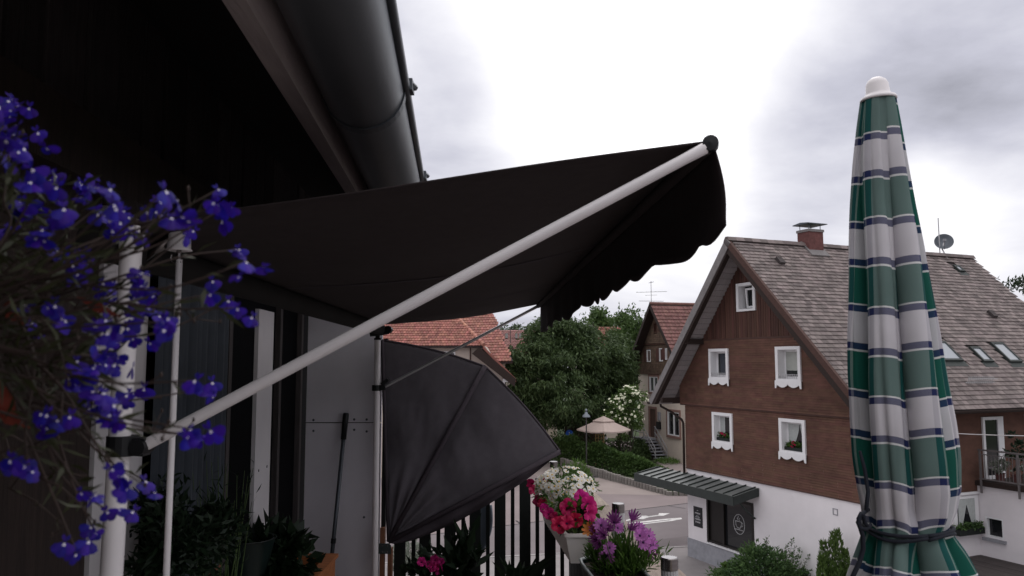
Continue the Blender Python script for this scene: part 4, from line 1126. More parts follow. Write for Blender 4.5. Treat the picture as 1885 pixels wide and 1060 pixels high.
for i, x in enumerate(range(-30, 64, 12)):              # tree belt outside or behind the houses, seen only in gaps
    if -4 < x < 12: continue
    tree('leafy_tree', 'broad tree in the belt, ' + ('left of the red roofs' if x < 0 else 'right of the grey roof'), (x + random.uniform(-3, 3), 128 + random.uniform(-8, 8), -.1), 6, (0, 0, 6.5), (5, 5, 5), 1100, (.6, .3), 'leaf_far', .3, 24, .1, 'belt trees beyond the houses', .7)
# elder in flower
eb = at(1152, 755, 61.8); el = thing('elder_bush', 'tall bush covered in creamy white blossoms beside the steps of the old house', 'bush', (eb.x, 61.8, -.1))
pp, oo = [], []
for (x, y, rx, ry, n, cl) in ((1150, 755, 36, 40, 2600, 40), (1165, 735, 24, 26, 1200, 20), (1135, 775, 22, 22, 900, 16)):
    c = at(x, y, 61.8); k = 61.8 / FPX
    p, o = crown_points(n, (c.x - eb.x, 0, c.z + .1), (rx * k, rx * k * .9, ry * k), cl, .22, .6); pp.append(p); oo.append(o)
p, o = np.concatenate(pp), np.concatenate(oo)
foliage('crown', el, p, o + rng.normal(size=p.shape) * .7 - np3((0, 0, .3)), .24, .10, 'leaf_elder')
sel = [i for i in rng.permutation(len(p)) if o[i, 1] < .15 and o[i, 2] > -.45][:150]
bm_ = MB()
for i in range(7): bm_.lathe([(0, .03), (.04, .025), (.048, 0), (0, -.01)], (.085 * math.cos(i * 1.05) * (i > 0), .085 * math.sin(i * 1.05) * (i > 0), .03 * (i == 0)), 5)
bme = bm_.data('blossom', 'blossom')
for i in sel: inst('blossom', bme, el, facing(V(p[i]) + V(o[i]) * .2 + V((0, -.12, 0)), V(o[i]) + V((0, -.3, .5)), random.uniform(0, 6), random.uniform(.45, .95)))
mb = MB()
for k in range(5): mb.tube(limb_path((0, 0, -.1), (math.cos(k * 1.3) * .8, math.sin(k * 1.3) * .7, 2.6), 5, .2), [.06, .05, .04, .03, .02], 6)
mb.build('trunk', 'bark', el, smooth=True)
# hedge: an irregular long bank of leaves
hd = thing('hedge', 'long dense green hedge behind the row of concrete palisades', 'hedge', (7, 58, -.1))
ctrl = [((1022, 806), (1010, 850), 62.5), ((1060, 812), (1060, 862), 60.5), ((1100, 822), (1100, 872), 59), ((1140, 834), (1145, 884), 57), ((1180, 849), (1186, 890), 55.5), ((1212, 862), (1214, 884), 54.8)]
tp, ta = [], []
for i in range(len(ctrl) - 1):
    (t0_, b0, y0), (t1_, b1, y1) = ctrl[i], ctrl[i + 1]
    A0, A1 = at(*t0_, y0), at(*t1_, y1)
    n = 2500
    f = rng.random(n); px_ = A0.x + (A1.x - A0.x) * f; py = y0 + (y1 - y0) * f; top = A0.z + (A1.z - A0.z) * f
    wob = 1 + .10 * np.sin(px_ * 3.1) + .08 * np.sin(px_ * 7 + 1)
    ang = rng.uniform(-.15, np.pi * 1.0, n); rad = rng.uniform(.75, 1.03, n) ** .5
    hw = 1.15
    q = np.stack([px_ + np.cos(ang) * hw * rad * .5 * wob, py - np.cos(ang) * hw * rad, np.maximum(np.sin(ang) * rad, .05 * rng.random(n)) ** .6 * (top + .1) * wob], 1)
    q += rng.normal(size=q.shape) * .06
    tp.append(q - np3((7, 58, 0))); ta.append(np.stack([np.cos(ang) * .4, -np.cos(ang), np.sin(ang)], 1) + rng.normal(size=q.shape) * .6)
P, A = np.concatenate(tp), np.concatenate(ta)
foliage('foliage', hd, P, A, .21, .11, 'leaf_hedge')
mb = MB()
for i in range(30):
    q = P[rng.integers(len(P))]; mb.tube([(q[0] * .98, q[1], 0), (q[0], q[1], q[2] * .8)], .02, 5)
mb.build('stem', 'bark', hd, kind='stuff')
# palisade edging, each post a part
pe = thing('palisade_edging', 'row of round concrete palisades edging the hedge bed', 'edging', PAL0)
pm = MB(); pm.lathe([(.15, -.1), (.15, .93), (.135, 1.0), (0, 1.0)], (0, 0, 0), 10); pme = pm.data('post', 'palisade')
smooth_angle(bpy.data.objects.new('x', pme)) if False else None
n = 40
for i in range(n):
    f = i / (n - 1); q = (PAL1 - PAL0) * f
    h = .72 * (1 - f) ** .8 + .24 * f + random.uniform(-.03, .03)
    m4 = Matrix.Translation(q + V((random.uniform(-.02, .02), random.uniform(-.02, .02), -.1))) @ Matrix.Diagonal((1, 1, h, 1)); inst('post', pme, pe, m4)
for i in range(9):                                      # the row turns the corner of the bed
    q = PAL1 - PAL0 + V((.09 + i * .33, -.02 - i * .02, -.1)); inst('post', pme, pe, Matrix.Translation(q) @ Matrix.Diagonal((1, 1, .24, 1)))
def patch(name, label, cat, ctr, rx, ry, h, n, leaf, m, group=None, up=.8):
    t = thing(name, label, cat, ctr, 0, group)
    a = rng.uniform(0, 2 * np.pi, n); r = rng.random(n) ** .5
    p = np.stack([np.cos(a) * r * rx, np.sin(a) * r * ry, rng.random(n) ** 1.3 * h * (1.05 - r ** 2 * .8)], 1)
    al = np.stack([np.cos(a) * .5, np.sin(a) * .5, np.full(n, up)], 1) + rng.normal(size=(n, 3)) * .45
    foliage('foliage', t, p, al, leaf[0], leaf[1], m)
    mb = MB()
    for k in range(5): mb.tube([(0, 0, -.02), (math.cos(k * 1.3) * rx * .5, math.sin(k * 1.3) * ry * .5, h * .6)], [.02, .008], 5)
    mb.build('stem', 'stem_brown', t, kind='stuff')
    return t
b = on_z(1064, 888, -.1); patch('bush', 'small bright green bush just behind the white daisies', 'bush', b, .85, .7, 1.45, 1500, (.30, .06), 'leaf_bright', up=1.0)
patch('ground_cover_plant', 'low loose plant at the near corner of the hedge bed under the porch roof edge', 'plant', (10.3, 48.9, -.1), .9, .7, .55, 700, (.22, .08), 'leaf_hedge')
patch('ground_cover_plant', 'low plant between the palisades and the hedge end', 'plant', (9.6, 51.2, -.1), .8, 1.4, .6, 900, (.22, .08), 'leaf_elder')
b = on_z(1243, 836, -.1)
t = patch('laurel_hedge', 'short bright green hedge under the ground floor window of the old house', 'hedge', (b.x + .5, 66.3, -.1), 1.3, .8, 1.75, 2400, (.22, .10), 'leaf_hedge', up=.5)
patch('grass_tuft', 'weedy tuft at the foot of the old house steps', 'grass', on_z(1228, 852, -.1), .9, 1.2, .35, 500, (.3, .05), 'leaf_bright')
b = on_z(755, 1046, 0); patch('rockery_shrub', 'pale speckled shrub below the far balcony railing, seen through its gaps', 'shrub', b, .75, .6, 1.35, 1100, (.16, .09), 'leaf_silver')
for (x, y, Y, rx_, h, lab) in ((1150, 838, 63.5, 1.5, 2.0, 'dark shrub between the beige umbrella and the steps'), (1178, 836, 65.5, .8, 1.7, 'dark shrub touching the foot of the landing of the old house'), (1032, 822, 67, 1.5, 2.4, 'dark shrub under the walnut left of the blue sign'), (1092, 830, 66, 1.9, 2.3, 'dark shrub behind the pole of the street lamp')):
    q = at(x, y, Y); patch('dark_shrub', lab, 'shrub', (q.x, Y, -.1), rx_, .9, h, 1500, (.26, .12), 'leaf_tree', 'shrubs behind the hedge', .5)
# street lamp
lb = on_z(1080, 866, -.1); lp = thing('street_lamp', 'street lamp with bell shade standing behind the hedge left of the beige umbrella', 'street lamp', (lb.x, lb.y, -.1))
ht = at(1080, 752, lb.y).z + .1
mb = MB(); mb.tube([(0, 0, 0), (0, 0, ht - .45)], [.06, .045], 8); mb.build('post', 'lamp_post', lp)
mb = MB(); mb.lathe([(.30, ht - .62), (.26, ht - .50), (.12, ht - .36), (.08, ht - .25), (.0, ht - .22)], (0, 0, 0), 14); mb.lathe([(.29, ht - .621), (0, ht - .55)], (0, 0, 0), 14); mb.build('shade', 'lamp_grey', lp, smooth=True)
mb = MB(); mb.lathe([(0, ht), (.09, ht - .06), (.1, ht - .14), (.05, ht - .24), (0, ht - .25)], (0, 0, 0), 10); mb.build('knob', 'lamp_grey', lp, smooth=True)
# beige garden umbrella with vent cap
uY = 59.8; uc = at(1111, 780, uY); zb = at(1111, 790, uY).z; zt = at(1103, 765.5, uY).z
mu = thing('garden_umbrella', 'open square beige garden umbrella beside the street lamp', 'umbrella', (uc.x, uY, -.1), RAD(40))
mb = MB(); R_ = 1.42
sq = [V((R_, R_, zb + .1)), V((-R_, R_, zb + .1)), V((-R_, -R_, zb + .1)), V((R_, -R_, zb + .1))]; r2 = .42; z2 = zb + .1 + (zt - zb) * .62
sq2 = [V((r2 * a, r2 * b_, z2)) for a, b_ in ((1, 1), (-1, 1), (-1, -1), (1, -1))]
for i in range(4):
    a, b_, c, d_ = sq[i], sq[(i + 1) % 4], sq2[(i + 1) % 4], sq2[i]
    K = 6
    for j in range(K):                                    # slopes sag a little between the ribs
        def pp_(u, v):
            p_ = a.lerp(b_, u).lerp(d_.lerp(c, u), v); return p_ - V((0, 0, .10 * math.sin(math.pi * u) * (1 - v)))
        for k in range(3): mb.quad(pp_(j / K, k / 3), pp_((j + 1) / K, k / 3), pp_((j + 1) / K, (k + 1) / 3), pp_(j / K, (k + 1) / 3))
        mb.quad(pp_(j / K, 0) - V((0, 0, .10)), pp_((j + 1) / K, 0) - V((0, 0, .10)), pp_((j + 1) / K, 0), pp_(j / K, 0))
cn = smooth_angle(mb.build('canopy', 'tan_cloth', mu), 30)
mb = MB(); tp_ = V((0, 0, zt + .1)); r3 = .58; z3 = z2 + .02
for i in range(4):
    a, b_ = [V((r3 * x, r3 * y, z3)) for x, y in ((1, 1), (-1, 1), (-1, -1), (1, -1), (1, 1))[i:i + 2]]
    mb.poly([a, b_, tp_]); mb.quad(a - V((0, 0, .07)), b_ - V((0, 0, .07)), b_, a)
mb.build('vent_cap', 'tan_cloth', mu)
mb = MB(); mb.tube([(0, 0, 0), (0, 0, zt)], .035, 8); mb.build('pole', 'wood_light', mu)
for i in range(4):
    mb = MB(); mb.bar(sq[i] - V((0, 0, .05)), V((0, 0, zt - .1)), .025, .025); mb.build('rib', 'wood_light', mu)
# chair and lantern under it, blue sign
cb = at(1104, 806, 61.8); gc = thing('trellis', 'yellowish wooden trellis showing above the hedge under the beige umbrella', 'trellis', (cb.x, 61.8, -.1))
ztop = at(1104, 799, 61.8).z + .1
for x in (-.32, -.11, .11, .32): mb = MB(); mb.box(x - .025, x + .025, -.02, .02, 0, ztop); mb.build('slat', 'wood_light', gc)
for z in (ztop - .05, ztop - .3, ztop - .55, ztop - .8): mb = MB(); mb.box(-.36, .36, -.035, -.021, z - .025, z + .025); mb.build('rail', 'wood_light', gc)
ln = at(1115.5, 806, 60.8); lt = thing('lantern', 'small round white lantern hanging under the beige umbrella', 'lantern', (ln.x, ln.y, ln.z - .15))
mb = MB(); mb.lathe([(0, 0), (.08, .02), (.13, .10), (.13, .17), (.08, .25), (0, .27)], (0, 0, 0), 12); mb.build('globe', 'frame_white', lt, smooth=True)
mb = MB(); mb.tube([(0, 0, .26), (0, 0, .75)], .012, 5); mb.build('cord', 'lamp_post', lt)
bl = at(1048, 798.5, 63.4); bs = thing('blue_sign', 'small round blue traffic sign rising above the left end of the hedge', 'sign', (bl.x, bl.y, -.1))
mb = MB(); mb.lathe([(.0, 0), (.30, 0), (.31, .015), (.30, .03), (0, .03)], (0, 0, bl.z + .1), 20, (0, -1, 0)); mb.build('disc', 'blue', bs)
mb = MB(); z = bl.z + .1; mb.box(-.03, .03, -.042, -.032, z - .10, z + .02); mb.box(-.12, .12, -.042, -.032, z - .13, z - .11); mb.lathe([(0, 0), (.045, 0), (.045, .01), (0, .01)], (0, -.031, z + .09), 8, (0, -1, 0)); mb.build('symbol', 'marking', bs)
mb = MB(); mb.tube([(0, .03, 0), (0, .03, bl.z + .3)], .03, 8); mb.build('post', 'metal_rail', bs)
# plants along the white gable wall of the big house
def hloc(s, t, z=0): return HC + HG * s + HR * t + V((0, 0, z))
q = hloc(6.0, -1.2); sb = thing('shrub', 'broad dark green shrub with loose sprays in front of the white wall', 'shrub', q)
pp, oo = [], []
for (dx, dy, dz, rx, rz, n, cl) in ((0, 0, .75, 1.25, .75, 3600, 50), (-.5, .1, 1.15, .55, .6, 1300, 20), (.7, .3, .6, .9, .55, 1600, 26), (-.9, .4, .5, .6, .5, 900, 16)):
    p, o = crown_points(n, (dx, dy, dz), (rx, rx * .8, rz), cl, .16, .4); pp.append(p); oo.append(o)
p, o = np.concatenate(pp), np.concatenate(oo); k = p[:, 2] > 0
foliage('foliage', sb, p[k], (o + rng.normal(size=p.shape) * .5 + np3((0, 0, .2)))[k], .17, .055, 'leaf_shrub')
pp, aa = [], []
mb = MB()
for (x, z0_, z1_) in ((-.12, 1.3, 2.05), (-.02, 1.3, 1.95), (.06, 1.2, 1.9), (.55, 1.0, 1.65), (.72, 1.0, 1.8), (.88, 1.0, 1.95), (1.05, .9, 1.75), (1.22, .9, 1.6), (1.35, .8, 1.5), (.2, 1.2, 1.6)):
    e = V((x + random.uniform(-.1, .1), random.uniform(-.2, .2), z1_)); s_ = V((x * .6, 0, z0_ * .5)); mb.tube([s_, s_.lerp(e, .5), e], [.012, .008, .003], 5)
    f = rng.uniform(.35, 1.0, 46)[:, None]; pp.append(np3(s_) * (1 - f) + np3(e) * f + rng.normal(size=(46, 3)) * .03); aa.append(rng.normal(size=(46, 3)) + np3((0, 0, .5)))
mb.build('spray', 'stem_brown', sb)
foliage('spray_leaf', sb, np.concatenate(pp), np.concatenate(aa), .085, .045, 'leaf_shrub', kind='stuff')
q = hloc(8.45, -.7); th = thing('thuja', 'upright conifer with several pointed spires at the white wall beside the parasol', 'conifer', q)
pp, aa = [], []
for (dx, dy, h, r) in ((0, 0, 2.55, .30), (-.28, .05, 2.3, .26), (.16, .1, 2.62, .26), (-.42, -.1, 1.9, .22), (.34, 0, 2.05, .24), (-.62, .05, 1.15, .22), (.45, .1, 1.5, .24), (-.1, -.15, 1.7, .3)):
    n = 620; z = rng.random(n) ** .8 * h; rr = r * (1.02 - (z / h) ** 2.2 * .86) * rng.uniform(.6, 1.1, n); a = rng.uniform(0, 6.283, n)
    pp.append(np.stack([dx + np.cos(a) * rr, dy + np.sin(a) * rr, z], 1)); aa.append(np.stack([np.cos(a) * .5, np.sin(a) * .5, np.full(n, 1.4)], 1) + rng.normal(size=(n, 3)) * .25)
foliage('foliage', th, np.concatenate(pp), np.concatenate(aa), .15, .05, 'leaf_thuja', .1)
mb = MB()
for x in (-.3, 0, .2): mb.tube([(x, 0, -.02), (x * 1.2, 0, 1.2)], [.05, .02], 6)
mb.build('trunk', 'bark', th)
q = hloc(4.75, -1.75); hy = thing('potted_hydrangea', 'small yellow green plant in a pale trough left of the dark shrub', 'potted plant', q)
mb = MB(); mb.box(-.45, .35, -.2, .2, 0, .32); mb.box(-.48, .38, -.23, .23, .28, .34); mb.build('trough', 'pot_white', hy)
n = 700; p, o = crown_points(n, (0, 0, .6), (.5, .35, .35), 16, .1, .3)
foliage('foliage', hy, p, o + rng.normal(size=p.shape) * .5, .13, .06, 'leaf_bright')
# flowers on the window sills
for k, w in enumerate(WINS[:2]):
    c = HC + HG * (w[0] + .58) + HR * .09 + V((0, 0, w[2] + .09))
    fb = thing('flower_box', ('red geraniums in a dark box on the sill of the lower left window' if k == 0 else 'red geraniums on the sill of the lower right window with net curtains'), 'flower box', c, math.atan2(HG.y, HG.x), 'flower boxes on the window sills')
    mb = MB(); mb.box(-.45, .45, -.09, .09, 0, .11); mb.build('box', 'rail_slat', fb)
    n = 150; p = np.stack([rng.uniform(-.42, .42, n), rng.uniform(-.08, .06, n), .10 + rng.random(n) * .16], 1)
    foliage('foliage', fb, p, rng.normal(size=(n, 3)) + np3((0, 0, .6)), .10, .07, 'leaf_pot')
    gm = MB()
    for i in range(6): gm.lathe([(0, .03), (.03, .015), (.028, -.01), (0, -.015)], (random.uniform(-.05, .05), random.uniform(-.04, .04), random.uniform(-.02, .03)), 6)
    gme = gm.data('flower', 'petunia')
    for x, z in (((-.16, .24), (-.06, .22), (-.22, .27), (0, .2)) if k == 0 else ((-.02, .28), (.02, .20), (-.06, .23), (-.1, .12))): inst('flower', gme, fb, Matrix.Translation((x, -.06, z)))
# window box on the long side and pots on its balcony
c = HC + HG * (WR + .14) + HR * 4.15 + V((0, 0, 2.42)); fb = thing('flower_box', 'dark window box with brownish plants beside the parasol on the white side wall', 'flower box', c, math.atan2(HG.y, HG.x), 'flower boxes on the window sills')
mb = MB(); mb.box(-.10, .10, -.58, .58, -.1, .08); mb.build('box', 'rail_slat', fb)
n = 300; p = np.stack([rng.uniform(-.12, .12, n), rng.uniform(-.55, .55, n), .05 + rng.random(n) * .2], 1); foliage('foliage', fb, p, rng.normal(size=(n, 3)) + np3((0, 0, .5)), .12, .06, 'leaf_shrub')
pots = ((.55, .35, 'shaded pot plant with grey leaves by the balcony rail, nearest the brown wall', 'leaf_silver', .5), (1.0, .5, 'tall green pot plant before the white balcony door', 'leaf_dark', 1.5), (1.55, .4, 'pot plant with pale leaves in the middle of the balcony rail', 'leaf_silver', .6), (2.3, .45, 'pot plant with whitish leaves at the right picture edge on the balcony', 'leaf_silver', .55))
for s, t, lab, m, h in pots:
    c = HC + HG * (WR + s) + HR * (ANX + t) + V((0, 0, 3.97)); pt_ = thing('pot_plant', lab, 'potted plant', c, 0, 'pot plants on the far balcony')
    mb = MB(); mb.lathe([(0, 0), (.11, 0), (.15, .26), (.16, .28), (.13, .28), (.12, .24), (0, .24)], (0, 0, 0), 12); mb.build('pot', 'brick', pt_)
    n = 260; p, o = crown_points(n, (0, 0, .25 + h * .5), (.25, .25, h * .5), 10, .07, .2); foliage('foliage', pt_, p, o + rng.normal(size=p.shape) * .5, .13, .07, m)
# overhead cable with the pole that carries it on the right
p0 = HC + HG * WR + HR * .05 + V((0, 0, at(1598, 784, 24.5).z)); p1 = at(2080, 803, 16)
cb_ = thing('utility_pole', 'wooden utility pole outside the right picture edge carrying a thin grey cable', 'pole', (p1.x, p1.y, 0))
mb = MB(); mb.tube([(0, 0, -.1), (0, 0, p1.z + .6)], [.12, .09], 10); mb.build('post', 'bark', cb_)
mb = MB(); mb.tube([p0.lerp(p1, i / 10) - V((0, 0, .10 * math.sin(math.pi * i / 10))) for i in range(11)], .012, 5); mb.build('cable', 'wire', cb_, world=True)
# ================================================================== OUR OWN HOUSE AND BALCONY (left)
FL = EYE - 1.6                                          # balcony floor
WD = V((-.05, 1, 0)).normalized(); WN = V((1, .05, 0)).normalized(); WB0 = V((-1.05, 0, 0))
def hw(y, d, z): return WB0 + WD * y + WN * d + V((0, 0, z))
own = thing('timber_house', 'our own dark timber house on the left with deep eaves over the balcony', 'house', (-1.05, 0, 0))
Y0_, Y1_ = -4.0, 6.4
def wbox(mb, y0, y1, d0, d1, z0, z1, m=0): return mb.obox(hw(y0, d0, z0), WD * (y1 - y0), WN * (d1 - d0), (0, 0, z1 - z0), m)
ZB = EYE + .63                                          # foot of the upright boards
mb = MB(); wbox(mb, Y0_, Y1_, -.30, -.12, -.1, EYE + 1.6); wbox(mb, Y0_, 2.2, -.12, 0, -.1, ZB); wbox(mb, Y0_, Y1_, -.12, 0, -.1, FL + .1)
mb.build('wall', 'wood_dark', own, world=True)
y = Y0_
pm = {}
while y < Y1_ - .1:                                     # upright cladding boards
    w = random.choice((.16, .18, .20)); mb = MB(); d = random.uniform(0, .012)
    wbox(mb, y + .008, min(y + w, Y1_) - .008, -.06, .02 + d, ZB, EYE + 1.45); mb.build('plank', 'wood_black', own, world=True); y += w
mb = MB(); wbox(mb, Y0_, Y1_, -.1, .08, ZB - .17, ZB - .002); mb.build('beam', 'wood_dark', own, world=True)
# eaves: roof, dark soffit, fascia board
Hf = EYE + .60
def ev(y, X, z): return V((X - .073 * y, y, z))         # the eaves run a touch more to the left
def eprism(mb, sec, y0, y1, m=0):
    mb.prism([ev(y0, x, z) for x, z in sec], ev(y1, 0, 0) - ev(y0, 0, 0), m); return mb
EX = V((0, 0, 0))
mb = MB(); eprism(mb, [(-.20, Hf + .20), (-.20, Hf + .32), (-3.4, Hf + 2.4), (-3.4, Hf + 2.28)], Y0_, Y1_ + 1); mb.build('roof', 'roof_deck', own, world=True)
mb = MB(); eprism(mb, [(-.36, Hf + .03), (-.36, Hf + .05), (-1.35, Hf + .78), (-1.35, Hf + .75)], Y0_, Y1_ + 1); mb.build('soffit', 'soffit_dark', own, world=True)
mb = MB(); eprism(mb, [(-.368, Hf - .035), (-.324, Hf - .045), (-.324, Hf + .19), (-.368, Hf + .19)], Y0_, Y1_ + 1); mb.build('fascia', 'fascia', own, world=True)
# half round zinc gutter with its bead, seams and brackets
gx, gz, gr = -.222, Hf + .055, .096
mb = MB(); K = 18
for (y0, y1) in ((Y0_, 1.85), (1.87, 2.77), (2.79, Y1_ + .8)):
    for i in range(K):
        a, b = math.pi + math.pi * i / K, math.pi + math.pi * (i + 1) / K
        for rr, flip in ((gr, 0), (gr - .004, 1)):
            q = [ev(y0, gx + rr * math.cos(a), gz + rr * math.sin(a)), ev(y0, gx + rr * math.cos(b), gz + rr * math.sin(b)), ev(y1, gx + rr * math.cos(b), gz + rr * math.sin(b)), ev(y1, gx + rr * math.cos(a), gz + rr * math.sin(a))]
            mb.quad(*(q[::-1] if flip else q))
gut = mb.build('gutter', 'zinc', own, smooth=True, world=True)
mb = MB(); mb.tube([ev(Y0_, gx + gr + .004, gz + .004), ev(Y1_ + .8, gx + gr + .004, gz + .004)], .0115, 10); mb.build('bead', 'zinc_dark', gut, smooth=True, world=True)
for yb in (.95, 1.86, 2.78, 3.7):
    mb = MB()
    for i in range(K):                                   # strap under the gutter
        a, b = math.pi * 1.02 + math.pi * .97 * i / K, math.pi * 1.02 + math.pi * .97 * (i + 1) / K; rr = gr + .004
        mb.quad(*[ev(yy, gx + rr * math.cos(q_), gz + rr * math.sin(q_)) for yy, q_ in ((yb - .018, a), (yb - .018, b), (yb + .018, b), (yb + .018, a))])
        mb.quad(*[ev(yb - .018, gx + rq * math.cos(q_), gz + rq * math.sin(q_)) for rq, q_ in ((rr, b), (rr, a), (gr, a), (gr, b))])
    o = ev(yb, gx + gr + .004, gz + .006)
    mb.obox(o + V((-.016, -.022, -.008)), (.034, 0, 0), (0, .044, 0), (0, 0, .028)); mb.tube([o + V((.008, -.02, .012)), o + V((.020, .02, .010))], .008, 6)
    mb.build('bracket', 'zinc_dark', gut, world=True)
# balcony floor
mb = MB(); mb.obox(hw(Y0_, -.1, FL - .18), WD * 9.6, WN * 1.85, (0, 0, .18)); mb.build('balcony_floor', 'floor', own, world=True)
# doors and windows of the balcony side
mb = MB(); wbox(mb, 2.55, Y1_, -.115, -.05, FL + .1, ZB - .17)
fr = mb.build('balcony_door', 'door_glass', own, world=True)
for (a, b) in ((2.29, 2.62), (3.98, 4.28)):
    mb = MB(); wbox(mb, a, b, -.048, -.028, FL + .02, EYE + .27 if a > 3 else EYE + .46); p = mb.build('pilaster_board', 'white_paint', own, world=True)
    mb = MB()
    for z in (FL + .45, EYE - .55):
        for yy in (a + .07, b - .07): mb.obox(hw(yy, -.028, z), WD * .012, WN * .002, (0, 0, .012))
    mb.build('screw', 'black_plastic', p, world=True)
mb = MB(); K = 60
def cu(i, z): return hw(2.62 + .78 * i / K, .0 + .016 * math.sin(i * 1.25) + .006 * math.sin(i * .5), z)
for i in range(K): mb.quad(cu(i, FL + .12), cu(i + 1, FL + .12), cu(i + 1, EYE + .3), cu(i, EYE + .3))
mb.build('curtain', 'curtain', own, smooth=True, world=True)
mb = MB()
for yy in (3.48, 4.4, 4.95): wbox(mb, yy, yy + .05, -.05, -.02, FL + .1, EYE + .35)
mb.build('door_stile', 'wood_black', own, world=True)
# grey partition at the far end: two sheets one above the other
PY = 5.06
pt = thing('partition_wall', 'pale grey partition of two sheets at the far end of the balcony', 'wall', (-1.1, PY, FL))
xa, xb = at(565, 700, PY).x, at(703, 700, PY).x; zs = at(620, 778, PY).z
mb = MB(); mb.box(xa, xb, PY, PY + .02, FL, zs - .003); s1_ = mb.build('sheet', 'panel_grey', pt, world=True)
mb = MB(); mb.box(xa, xb, PY, PY + .02, zs + .003, EYE + .62); mb.build('sheet', 'panel_grey', pt, world=True)
mb = MB(); mb.box(xa + .02, xb - .02, PY + .02, PY + .06, FL, EYE + .6); mb.build('batten', 'wood_dark', pt, world=True)
for (x, yv) in ((577, 773), (577, 793), (652, 772), (652, 791), (675, 772), (675, 794), (670, 952)):
    q = at(x, yv, PY); mb = MB(); mb.lathe([(0, .003), (.007, .002), (.008, 0)], (q.x, PY, q.z), 8, (0, -1, 0)); mb.build('screw', 'zinc_dark', pt, world=True)
# broom leaning on it
b0, b1 = at(606, 1075, 4.93), at(637, 760, PY - .03)
br = thing('broom', 'grey broom pole with black grip leaning on the pale partition', 'broom', (b0.x, b0.y, FL))
q = b1 + (b0 - b1) * .16; foot = b1 + (b0 - b1) * ((b1.z - FL - .06) / (b1.z - b0.z))
mb = MB(); mb.tube([foot, q], .0125, 10); mb.build('handle', 'zinc_dark', br, smooth=True, world=True)
mb = MB(); mb.tube([q, b1.lerp(q, .05), b1], [.0175, .0185, .015], 10); mb.build('grip', 'black_plastic', br, smooth=True, world=True)
k = b1 + (b0 - b1) * .74; mb = MB(); mb.tube([k, k + (b0 - b1).normalized() * .03], .016, 10); mb.build('clip', 'black_plastic', br, world=True)
mb = MB(); mb.box(foot.x - .16, foot.x + .16, foot.y - .03, foot.y + .03, FL, FL + .07); mb.build('brush', 'black_plastic', br, world=True)

# ---- clamp awning on two posts
NY, FY = 1.4, 4.7
aw = thing('clamp_awning', 'brown black clamp awning on two white posts stretched out over the balcony', 'awning', (at(222, 820, NY).x, NY, FL))
pn, pf = at(226, 820, NY), at(693, 714, FY)
for (p, Y, x0, x1, ytop) in ((pn, NY, 242, 205, 446), (pf, FY, 695, 690, 622)):
    top = at(x0, ytop, Y); bot = at(x1, 1060, Y); d = (bot - top) / (top.z - bot.z); foot = top + d * (top.z - FL)
    mb = MB(); mb.tube([foot, top], .0185, 16); po = mb.build('post', 'post_white', aw, smooth=False, world=True); smooth_angle(po)
    mb = MB(); mb.tube([top, top - d * ((EYE + .80 - top.z) if Y > 3 else .03)], .0135, 12); mb.tube([top + d * .012, top], .0205, 14); smooth_angle(mb.build('upper_tube', 'soffit_dark' if Y > 3 else 'post_white', po, world=True))
    mb = MB(); mb.tube([foot, foot - d * .02], [.05, .03], 16); mb.build('foot_plate', 'black_plastic', po, world=True)
rn, rf_ = V((-.735, NY, EYE + .215)), V((at(700, 612, FY).x, FY, EYE + .195))
bn, bf = at(1301, 271, NY), at(991, 563, FY)
mb = MB(); mb.tube([rn - (rf_ - rn).normalized() * .03, rf_ + (rf_ - rn).normalized() * .05], .033, 16); smooth_angle(mb.build('roller_tube', 'soffit_dark', aw, world=True))
for (p, q, Y) in ((pn, bn, NY), (pf, bf, FY)):
    c = V((p.x, Y, p.z)); s_ = at(262, 822, NY) if Y == NY else at(706, 713, FY)
    mb = MB(); mb.tube([c - V((0, 0, .017)), c + V((0, 0, .017))], .027, 16); mb.bar(c, s_ + (s_ - c) * .25, .03, .03); mb.tube([s_ + V((0, -.022, 0)), s_ + V((0, .022, 0))], .014, 10)
    if Y > 3: mb.bar(c + V((.03, 0, .02)), c + V((.07, 0, .05)), .03, .02)
    mb.build('clamp', 'black_plastic', aw, world=True)
    mb = MB(); e = q + (s_ - q).normalized() * .004; r0 = .0106 if Y < 3 else .0095
    mb.tube([s_, s_.lerp(e, .96), e], [r0, r0 * .96, r0 * 1.05], 14); smooth_angle(mb.build('arm', 'post_white' if Y < 3 else 'silver', aw, world=True))
bd = (bf - bn).normalized()
mb = MB(); mb.tube([bn, bf], .0135, 14); smooth_angle(mb.build('front_bar', 'awning', aw, world=True))
mb = MB(); cpos = at(1308, 266, NY)
mb.lathe([(0, -.012), (.012, -.012), (.0145, -.008), (.0145, .012), (.0, .014)], cpos + V((0, 0, 0)), 16, (-.25, -1, .05)); mb.bar(bn, cpos, .022, .02)
smooth_angle(mb.build('end_cap', 'black_plastic', aw, world=True))
mb = MB(); mb.bar(rf_ + V((-.06, -.02, -.02)), rf_ + V((.05, .0, -.005)), .05, .045); mb.tube([rf_ + V((.05, -.03, 0)), rf_ + V((.05, .03, 0))], .022, 10); mb.bar(V((pf.x, FY, rf_.z)), rf_, .03, .03)
mb.build('roller_bracket', 'black_plastic', aw, world=True)
